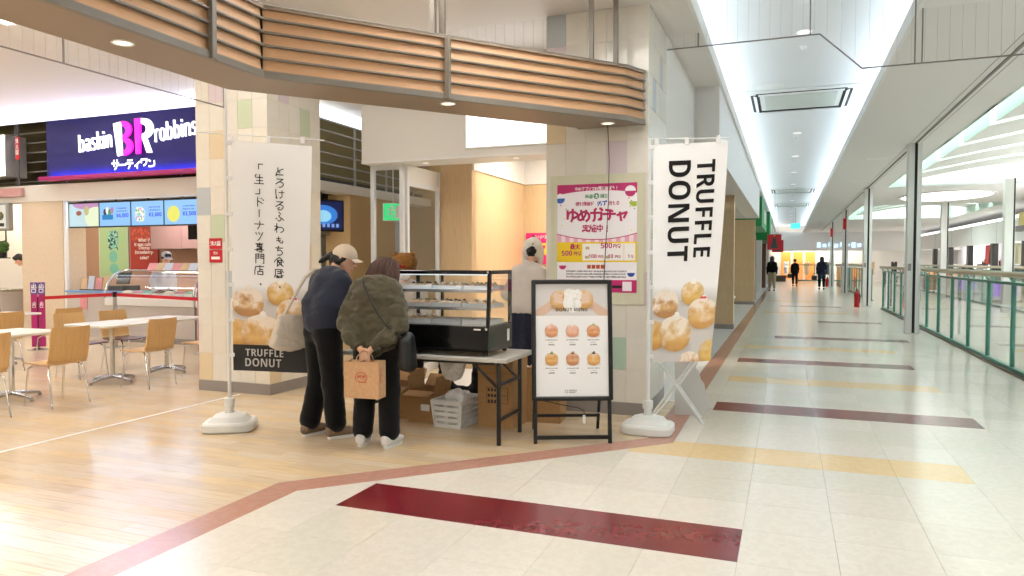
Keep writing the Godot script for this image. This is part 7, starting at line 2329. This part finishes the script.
	obj("shaft", Geo.new().lathe([Vector2(0.34, 0), Vector2(0.36, 1.2), Vector2(0.46, 2.3), Vector2(0.5, 2.6)], V(0, 0, 0), 8), M.copper_wood, tw)
	obj("crown", Geo.new().bb(V(-0.7, 2.6, -0.8), V(0.7, 2.8, 0.8)), M.cabinet_grey, tw)
	obj("sign_box", Geo.new().bb(V(-0.6, 2.8, -0.7), V(0.6, 3.3, 0.7)), M.yellow_sign, tw)
	for q in [[7.3, -31.0], [7.5, -38.0]]:
		var d := thing("display_plinth", "display plinth with glowing violet front across the void", "display plinth", V(q[0], 0, q[1]), 0.0, "violet display plinths")
		obj("body", Geo.new().bb(V(-0.5, 0.08, -0.5), V(0.5, 0.75, 0.5)), M.white_plastic, d)
		obj("lamp_face", Geo.new().bb(V(-0.4, 0.2, 0.5), V(0.4, 0.68, 0.51)), M.violet_glow, d)
		obj("plinth", Geo.new().bb(V(-0.55, 0, -0.55), V(0.55, 0.08, 0.55)), M.black_plastic, d)
	var rk := thing("leaflet_rack", "magenta and white leaflet rack beyond the shutter post", "rack", V(4.3, 0, -30.2), 0.0)
	obj("frame", Geo.new().bb(V(-0.32, 0, -0.02), V(-0.28, 1.25, 0.02)).bb(V(0.28, 0, -0.02), V(0.32, 1.25, 0.02)), M.grey_metal, rk)
	for k in 4:
		obj("leaflets", Geo.new().box(V(0, 0.35 + k * 0.27, 0), V(0.54, 0.2, 0.03)), M.magenta if k % 2 else M.card1, rk)


func railing_end(z: float) -> void:
	var t := thing("railing", "green glass railing across the end of the passage", "railing", V(0.7, 0, z))
	obj("cap_rail", Geo.new().bb(V(0, 1.15, -0.03), V(5, 1.19, 0.03)), M.green_metal, t)
	obj("handrail", Geo.new().tube([V(0, 1.29, 0.05), V(5, 1.29, 0.05)], 0.04, 8), M.rail_wood, t)
	obj("base_rail", Geo.new().bb(V(0, 0, -0.03), V(5, 0.07, 0.03)), M.green_metal, t)
	for k in 5:
		obj("post", Geo.new().box(V(k * 1.25, 0.6, 0), V(0.06, 1.15, 0.06)), M.green_metal, t)
		if k < 4:
			obj("pane", Geo.new().bb(V(k * 1.25 + 0.03, 0.07, -0.004), V(k * 1.25 + 1.22, 1.15, 0.004)), M.rail_glass, t)


func make_materials() -> void:
	# strengths of the lamps that the builders below set
	M.e_coffer = 34.0
	M.e_cove = 4.5
	M.e_down = 78.0
	M.e_screen = 0.9
	M.panel_glow = glow(Color(1, 0.99, 0.97), 1.6)
	M.coffer_glow = glow(Color(0.95, 1, 0.98), 1.6)
	M.edge_glow = glow(Color(0.95, 0.97, 1), 1.0)
	M.cove_glow = glow(Color(0.93, 0.98, 1), 2.0)
	M.dim_glow = glow(Color(1, 0.98, 0.95), 0.95)
	M.warm_glow = glow(Color(1, 0.93, 0.82), 1.6)
	M.strip_glow = glow(Color(0.92, 0.96, 1), 0.6)
	M.box_glow = glow(Color(0.97, 0.98, 1), 1.1)
	M.white_sign_glow = glow(Color(1, 1, 1), 1.0)
	M.pink_sign_glow = glow(Color(0.95, 0.12, 0.72), 1.1)
	M.blue_glow = glow(Color(0.15, 0.2, 0.95), 1.0)
	M.price_glow = glow(Color(0.12, 0.2, 0.8), 0.5)
	M.green_glow = glow(Color(0.1, 0.7, 0.42), 0.9)
	M.teal_glow = glow(Color(0.3, 0.85, 0.85), 0.9)
	M.violet_glow = glow(Color(0.6, 0.4, 0.9), 0.9)
	M.flake_glow = glow(Color(0.85, 0.95, 1), 0.9)
	M.blue_sign_glow = glow(Color(0.75, 0.88, 1), 1.0)
	M.kitchen_glow = glow(Color(1, 0.98, 0.95), 0.85)
	# floors
	M.grout = mat(Color(0.7, 0.65, 0.57), 0.6)
	var marble := func(a: Color, b: Color, sd: int) -> StandardMaterial3D: return grained([a, b, a.lerp(b, 0.4), b], 0.2, V(1.3, 1.3, 1.3), 0.03, FastNoiseLite.TYPE_SIMPLEX_SMOOTH, sd, true, 0.5, 5)
	M.cream0 = marble.call(Color(0.85, 0.82, 0.765), Color(0.89, 0.865, 0.815), 3)
	M.cream1 = tinted(M.cream0, Color(0.985, 0.98, 0.98))
	M.cream2 = tinted(M.cream0, Color(0.97, 0.975, 0.965))
	M.maroon = marble.call(Color(0.42, 0.11, 0.14), Color(0.45, 0.125, 0.155), 4)
	M.yellow_tile = marble.call(Color(0.87, 0.75, 0.55), Color(0.9, 0.79, 0.61), 5)
	M.salmon = marble.call(Color(0.69, 0.5, 0.43), Color(0.74, 0.56, 0.49), 6)
	M.plank0 = grained([Color(0.79, 0.7, 0.57), Color(0.86, 0.78, 0.66), Color(0.82, 0.74, 0.61)], 0.2, V(0.35, 1, 5.0), 0.02, FastNoiseLite.TYPE_SIMPLEX_SMOOTH, 9)
	M.plank1 = tinted(M.plank0, Color(0.96, 0.95, 0.94))
	M.plank2 = tinted(M.plank0, Color(1.0, 0.975, 0.93))
	M.plank3 = tinted(M.plank0, Color(0.98, 0.985, 1.0))
	M.white_tile = mat(Color(0.86, 0.86, 0.86), 0.3)
	# walls and ceilings
	M.white_wall = mat(Color(0.88, 0.87, 0.85), 0.7)
	M.white_gloss = mat(Color(0.92, 0.92, 0.92), 0.3)
	M.white_paint = mat(Color(0.9, 0.9, 0.89), 0.5)
	M.ceiling_white = mat(Color(0.88, 0.88, 0.88), 0.85)
	M.ceiling_warm = mat(Color(0.88, 0.865, 0.85), 0.85)
	M.brown_ceiling = mat(Color(0.5, 0.41, 0.34), 0.7)
	M.dark_ceiling = mat(Color(0.3, 0.28, 0.26), 0.8)
	M.mint_wall = mat(Color(0.83, 0.895, 0.865), 0.75)
	M.lintel = mat(Color(0.87, 0.85, 0.81), 0.5)
	M.pier_tile = grained([Color(0.82, 0.74, 0.63), Color(0.85, 0.78, 0.68)], 0.22, V(2, 2, 2), 0.03)
	M.stall_back = mat(Color(0.66, 0.52, 0.44), 0.6)
	M.olive_wall = mat(Color(0.5, 0.44, 0.28), 0.8)
	M.tan_wall = mat(Color(0.76, 0.64, 0.45), 0.7)
	M.cream_wall = mat(Color(0.87, 0.84, 0.74), 0.7)
	M.shop_back = mat(Color(0.8, 0.8, 0.83), 0.7)
	M.orange_wall = mat(Color(0.93, 0.6, 0.25), 0.6)
	M.brick_brown = mat(Color(0.42, 0.25, 0.18), 0.7)
	M.tile_grout = mat(Color(0.88, 0.86, 0.81), 0.6)
	M.screen_edge = mat(Color(0.46, 0.44, 0.43), 0.4)
	M.grey_base = mat(Color(0.55, 0.52, 0.5), 0.5)
	var ptile := func(c: Color, sd: int) -> StandardMaterial3D: return grained([c, c.lerp(Color(1, 1, 1), 0.12)], 0.16, V(1.5, 1.5, 1.5), 0.02, FastNoiseLite.TYPE_SIMPLEX_SMOOTH, sd)
	M.pillar_tile0 = ptile.call(Color(0.875, 0.855, 0.81), 1)
	M.pillar_tile1 = tinted(M.pillar_tile0, Color(0.995, 0.985, 0.97))
	M.pillar_tile2 = tinted(M.pillar_tile0, Color(0.985, 0.985, 0.985))
	M.tile_green = mat(Color(0.76, 0.8, 0.69), 0.16)
	M.tile_blue = mat(Color(0.72, 0.74, 0.75), 0.16)
	M.tile_lilac = mat(Color(0.83, 0.77, 0.79), 0.16)
	M.tile_tan = mat(Color(0.86, 0.79, 0.66), 0.16)
	M.tile_sage = mat(Color(0.7, 0.79, 0.72), 0.16)
	M.ash_wood = grained([Color(0.74, 0.63, 0.48), Color(0.83, 0.72, 0.57), Color(0.79, 0.68, 0.52), Color(0.85, 0.75, 0.6)], 0.5, V(5, 0.22, 5), 0.02, FastNoiseLite.TYPE_SIMPLEX_SMOOTH, 12)
	M.louvre_wood = grained([Color(0.8, 0.62, 0.45), Color(0.84, 0.66, 0.49)], 0.5, V(0.5, 6, 0.5), 0.03, FastNoiseLite.TYPE_SIMPLEX_SMOOTH, 14)
	M.copper_wood = grained([Color(0.45, 0.24, 0.13), Color(0.6, 0.35, 0.2)], 0.4, V(4, 0.5, 4), 0.03)
	M.bronze = mat(Color(0.55, 0.48, 0.41), 0.45)
	M.bronze_rail = mat(Color(0.45, 0.42, 0.38), 0.4)
	# metals, plastics, glass
	M.dark_metal = mat(Color(0.32, 0.3, 0.3), 0.4)
	M.dark_slot = mat(Color(0.1, 0.1, 0.11), 0.7)
	M.grey_metal = mat(Color(0.6, 0.59, 0.57), 0.4)
	M.black_metal = mat(Color(0.05, 0.055, 0.055), 0.35)
	M.black_plastic = mat(Color(0.055, 0.055, 0.06), 0.4)
	M.gloss_black = mat(Color(0.035, 0.035, 0.04), 0.12)
	M.steel = mat(Color(0.75, 0.75, 0.75), 0.25, 0.9)
	M.chrome = mat(Color(0.82, 0.82, 0.82), 0.1, 1.0)
	M.wire = mat(Color(0.62, 0.61, 0.6), 0.5)
	M.alu_white = mat(Color(0.86, 0.87, 0.88), 0.35)
	M.white_plastic = mat(Color(0.87, 0.87, 0.85), 0.35)
	M.pole_white = mat(Color(0.87, 0.87, 0.86), 0.3)
	M.ac_grille = mat(Color(0.8, 0.82, 0.79), 0.6)
	M.smoke_glass = glass(0.05, Color(0.85, 0.86, 0.85))
	M.clear_glass = glass(0.03)
	M.case_glass = glass(0.02)
	M.rail_glass = glass(0.06, Color(0.75, 0.9, 0.84))
	M.green_metal = mat(Color(0.22, 0.5, 0.43), 0.35)
	M.brown_kerb = mat(Color(0.45, 0.38, 0.33), 0.5)
	M.rail_wood = mat(Color(0.72, 0.66, 0.55), 0.4)
	M.green_sign = mat(Color(0.08, 0.55, 0.28), 0.4)
	M.yellow_sign = mat(Color(0.86, 0.8, 0.5), 0.5)
	M.blue_panel = mat(Color(0.25, 0.55, 0.75), 0.5)
	M.sign_blue = mat(Color(0.1, 0.07, 0.37), 0.6)
	M.magenta = mat(Color(0.68, 0.1, 0.42), 0.45)
	M.violet = mat(Color(0.42, 0.3, 0.6), 0.45)
	M.hot_pink = mat(Color(0.85, 0.1, 0.45), 0.5)
	M.red_sign = mat(Color(0.75, 0.08, 0.14), 0.45)
	M.dark_red = mat(Color(0.5, 0.12, 0.1), 0.5)
	M.red_belt = mat(Color(0.75, 0.06, 0.13), 0.6)
	M.red_check = grained([Color(0.9, 0.86, 0.84), Color(0.55, 0.12, 0.12)], 0.6, V(6, 6, 6), 0.25, FastNoiseLite.TYPE_CELLULAR, 8)
	M.cabinet_grey = mat(Color(0.46, 0.42, 0.43), 0.4)
	M.cabinet_pink = mat(Color(0.62, 0.5, 0.51), 0.4)
	M.counter_grey = mat(Color(0.74, 0.71, 0.68), 0.4)
	M.blue_top = mat(Color(0.45, 0.62, 0.82), 0.3)
	M.table_white = mat(Color(0.88, 0.87, 0.84), 0.25)
	M.table_grey = mat(Color(0.72, 0.71, 0.68), 0.3)
	M.chair_ply = grained([Color(0.75, 0.58, 0.36), Color(0.81, 0.65, 0.43), Color(0.78, 0.61, 0.39)], 0.3, V(5, 0.6, 1.6), 0.02, FastNoiseLite.TYPE_SIMPLEX_SMOOTH, 17, false)
	M.brown_vinyl = mat(Color(0.36, 0.2, 0.16), 0.4)
	M.cardboard = grained([Color(0.62, 0.47, 0.3), Color(0.67, 0.52, 0.34)], 0.8, V(3, 3, 3), 0.03)
	M.cardboard_dark = mat(Color(0.5, 0.37, 0.23), 0.8)
	M.poly_bag = mat(Color(0.88, 0.88, 0.88), 0.25)
	M.tray_white = mat(Color(0.78, 0.78, 0.77), 0.3, 0.3)
	M.grey_board = mat(Color(0.76, 0.75, 0.73), 0.6)
	M.stripe_paper = grained([Color(0.78, 0.77, 0.66), Color(0.84, 0.83, 0.74)], 0.5, V(10, 0.05, 10), 0.05)
	for k in 3:
		M["card%d" % k] = grained([[Color(0.75, 0.3, 0.35), Color(0.92, 0.85, 0.82)], [Color(0.85, 0.8, 0.7), Color(0.7, 0.5, 0.3)], [Color(0.6, 0.7, 0.85), Color(0.93, 0.9, 0.85)]][k], 0.5, V(5, 5, 5), 0.06, FastNoiseLite.TYPE_CELLULAR, 30 + k)
	var sc := [Color(0.9, 0.86, 0.76), Color(0.8, 0.55, 0.6), Color(0.5, 0.75, 0.65), Color(0.5, 0.36, 0.28)]
	for k in 4:
		M["scoop%d" % k] = mat(sc[k], 0.6)
	var bc := [Color(0.78, 0.58, 0.34), Color(0.68, 0.46, 0.28), Color(0.84, 0.72, 0.55)]
	for k in 3:
		M["bun%d" % k] = grained([bc[k], bc[k].lerp(Color(0.95, 0.93, 0.9), 0.7)], 0.7, V(14, 14, 14), 0.05, FastNoiseLite.TYPE_SIMPLEX_SMOOTH, 50 + k, false)
	M.white_cream = mat(Color(0.92, 0.91, 0.88), 0.5)
	M.pistachio = mat(Color(0.5, 0.52, 0.32), 0.6)
	M.cocoa = mat(Color(0.2, 0.14, 0.12), 0.6)
	M.leaf = grained([Color(0.12, 0.24, 0.06), Color(0.3, 0.45, 0.15)], 0.7, V(10, 10, 10), 0.08)
	M.slate_green = mat(Color(0.2, 0.28, 0.28), 0.6)
	# inks
	M.ink = mat(Color(0.09, 0.085, 0.09), 0.6)
	M.white_ink = mat(Color(0.93, 0.93, 0.92), 0.6)
	M.red_ink = mat(Color(0.78, 0.2, 0.13), 0.7)
	M.magenta_ink = mat(Color(0.7, 0.1, 0.37), 0.6)
	M.green_ink = mat(Color(0.15, 0.5, 0.3), 0.6)
	M.blue_ink = mat(Color(0.12, 0.33, 0.7), 0.6)
	M.yellow_ink = mat(Color(0.95, 0.82, 0.15), 0.6)
	# cloth, skin and hair
	var cloth := func(c: Color, d: float, rough := 0.9) -> StandardMaterial3D:
		var m := grained([c.darkened(d), c], rough, V(6, 6, 6), 0.06, FastNoiseLite.TYPE_SIMPLEX_SMOOTH, 61, false, 0.3)
		m.rim_enabled = true
		m.rim = 0.25
		m.rim_tint = 0.6
		return m
	M.black_cloth = cloth.call(Color(0.055, 0.052, 0.055), 0.15)
	M.black_leather = mat(Color(0.05, 0.048, 0.05), 0.4)
	M.olive_nylon = cloth.call(Color(0.32, 0.295, 0.22), 0.1, 0.55)
	M.olive_rib = cloth.call(Color(0.3, 0.275, 0.2), 0.15)
	M.navy_knit = cloth.call(Color(0.17, 0.19, 0.25), 0.12)
	M.navy_cloth = cloth.call(Color(0.15, 0.165, 0.24), 0.12)
	M.white_sweat = cloth.call(Color(0.83, 0.8, 0.77), 0.05)
	M.uniform_white = cloth.call(Color(0.83, 0.84, 0.9), 0.05)
	M.khaki = cloth.call(Color(0.66, 0.6, 0.48), 0.1)
	M.canvas = cloth.call(Color(0.86, 0.82, 0.76), 0.08)
	M.white_cloth = cloth.call(Color(0.9, 0.9, 0.9), 0.03)
	M.charcoal_cloth = mat(Color(0.17, 0.165, 0.165), 0.8)
	M.beige_cap = cloth.call(Color(0.86, 0.79, 0.7), 0.06)
	M.grey_cap = cloth.call(Color(0.7, 0.71, 0.76), 0.06)
	M.fleece = cloth.call(Color(0.9, 0.88, 0.84), 0.05)
	M.brown_plush = cloth.call(Color(0.6, 0.4, 0.18), 0.25)
	M.red_felt = cloth.call(Color(0.65, 0.12, 0.13), 0.1)
	M.kraft = grained([Color(0.74, 0.58, 0.42), Color(0.8, 0.65, 0.49)], 0.8, V(3, 3, 3), 0.03)
	M.kraft_cord = mat(Color(0.72, 0.6, 0.46), 0.8)
	M.white_shoe = mat(Color(0.85, 0.84, 0.82), 0.5)
	M.tan_shoe = mat(Color(0.5, 0.41, 0.32), 0.6)
	M.skin = mat(Color(0.85, 0.66, 0.55), 0.5)
	M.skin.subsurf_scatter_enabled = true
	M.skin.subsurf_scatter_strength = 0.15
	M.lips = mat(Color(0.72, 0.4, 0.36), 0.5)
	M.black_hair = grained([Color(0.03, 0.028, 0.028), Color(0.075, 0.068, 0.065)], 0.4, V(9, 1, 9), 0.1, FastNoiseLite.TYPE_SIMPLEX_SMOOTH, 71, false)
	M.brown_hair = grained([Color(0.11, 0.055, 0.035), Color(0.34, 0.19, 0.115), Color(0.19, 0.1, 0.06), Color(0.38, 0.22, 0.13)], 0.55, V(7, 0.5, 7), 0.06, FastNoiseLite.TYPE_SIMPLEX_SMOOTH, 72, false)


func _ready() -> void:
	rng.seed = 11
	# camera
	var cam := Camera3D.new()
	cam.name = "camera"
	cam.fov = rad_to_deg(2.0 * atan(288.0 / 721.0))
	add_child(cam)
	cam.position = V(0, 1.455, 0)
	cam.rotation_degrees = V(-2.065, 20.9, 0)
	cam.current = true
	# environment and exposure
	var env := Environment.new()
	env.background_mode = Environment.BG_COLOR
	env.background_color = Color(0.5, 0.5, 0.5)
	env.tonemap_mode = Environment.TONE_MAPPER_LINEAR
	env.tonemap_exposure = 1.25
	env.sdfgi_enabled = true
	env.ssao_enabled = true
	env.ssil_enabled = true
	var we := WorldEnvironment.new()
	we.name = "environment"
	we.environment = env
	add_child(we)
	make_materials()
	# unseen lamps placed to light floor and ceiling, behind the camera and overhead
	for p in [[-2.2, 3.3, 1.4], [1.6, 3.3, 1.8], [-0.2, 3.3, 4.4]]:
		unseen_lamp_bar(V(p[0], p[1], p[2]), CEIL, 4.0, 8.0, Color(1, 0.985, 0.965), "unseen hanging light bar lighting the crossing", "unseen lamps of the crossing")
	for p in [[-7.2, 3.6, -1.6], [-12.6, 3.6, -3.2], [-14.2, 3.6, -7.0], [-6.8, 3.6, 2.4]]:  # added out of view to brighten the food court ceiling
		unseen_lamp_bar(V(p[0], p[1], p[2]), HIGH, 6.5, 8.0, Color(1, 0.98, 0.955), "unseen hanging light bar added to brighten the food court ceiling", "added unseen lamps of the food court")
	for p in [[3.9, 3.3, -4.2], [6.0, 3.3, -8.5], [8.4, 3.3, -14.5], [8.4, 3.3, -20.0], [8.4, 3.3, -26.0]]:  # added out of view to throw light up on the right-hand ceiling
		unseen_lamp_bar(V(p[0], p[1], p[2]), CEIL, 5.0, 18.0, Color(0.93, 0.98, 1.0), "unseen hanging light bar added to brighten the ceiling right of the passage", "added unseen lamps right of the passage")
	for p in [[-3.0, CEIL, -4.6], [-1.5, CEIL, -5.0], [-4.9, HIGH, -5.3]]:  # out of view above the beam, placed to light fascia and pillars
		unseen_ceiling_panel(V(p[0], p[1], p[2]), Vector2(1.2, 0.6), 2.2, Color(1, 0.98, 0.955), "unseen ceiling light panel above the louvred beam lighting the booth front", "unseen ceiling panels above the louvred beam")
	unseen_ceiling_panel(V(-8.0, HIGH, -5.6), Vector2(1.2, 0.6), 5.5, Color(1, 0.98, 0.955), "unseen flat ceiling light panel lighting the food court tables")  # hidden by the beam, placed to light the tables
	# glowing strips in place of the lit cove edge above the stalls
	for k in 3:
		var cl := thing("cove_strip", "glowing strip in place of the lit cove edge above the stalls", "ceiling light", V(-16.8 + k * 4.3, HIGH - 0.1, -9.72), 0.0, "glowing strips above the stalls")
		obj("glow_strip", Geo.new().bb(V(-2.15, 0, -0.1), V(2.15, 0.1, 0)), M.edge_glow, cl)
		area("strip_light", V(0, 0.0, 0.06), V(14, 180, 0), Vector2(4.2, 0.12), Color(0.93, 0.95, 1.0), 4.2, cl)
	# structure
	make_floor()
	make_shell()
	pillar("tiled_pillar", "tiled pillar with pastel tiles behind the white text banner", -6.24, -5.25, -7.3, -6.36, HIGH, {[0, 0, 6]: "tile_blue", [0, 1, 5]: "tile_green", [0, 3, 9]: "tile_green", [0, 1, 8]: "tile_tan", [0, 2, 3]: "tile_blue", [0, 0, 0]: "tile_tan", [0, 1, 10]: "tile_lilac", [1, 0, 0]: "tile_tan", [1, 1, 10]: "tile_lilac", [1, 3, 9]: "tile_green", [1, 2, 6]: "tile_lilac", [1, 3, 4]: "tile_tan", [1, 2, 2]: "tile_tan"}, 4)
	pillar("tiled_pillar", "tiled pillar carrying the magenta campaign poster", -2.22, -1.22, -7.75, -6.75, CEIL, {[0, 3, 1]: "tile_sage", [0, 3, 7]: "tile_lilac", [0, 0, 11]: "tile_blue", [0, 0, 8]: "tile_tan", [0, 0, 10]: "tile_lilac", [0, 4, 3]: "tile_lilac", [1, 1, 9]: "tile_blue", [1, 3, 10]: "tile_blue", [1, 1, 5]: "tile_green", [1, 2, 2]: "tile_tan"}, 9)
	louvre_beam()
	booth_shell()
	# objects
	head_shape = make_head()
	hand_shape = make_hand()
	var bp := [Vector2(0.0, 0.0), Vector2(0.024, 0.0), Vector2(0.034, 0.008), Vector2(0.037, 0.022), Vector2(0.033, 0.036), Vector2(0.02, 0.046), Vector2(0.0, 0.048)]
	bun_mesh = Geo.new().lathe(bp, V(0, 0, 0), 12).mesh()
	cream_mesh = Geo.new().lathe([Vector2(0.016, 0.044), Vector2(0.017, 0.05), Vector2(0.01, 0.057), Vector2(0.0, 0.062)], V(0, 0, 0), 8).mesh()
	passage()
	food_court()
	folding_table()
	under_table()
	menu_stand()
	flag("white feather banner with vertical Japanese text and donuts on a white pole", V(-4.52, 0, -4.95), 30.0, 2.95, 0)
	flag("white feather banner with large sideways black capitals and donuts beside the poster pillar", V(-1.1, 0, -6.14), 0.0, 2.5, 1)
	pillar_poster()
	folding_stand()
	customers()
	clerks()
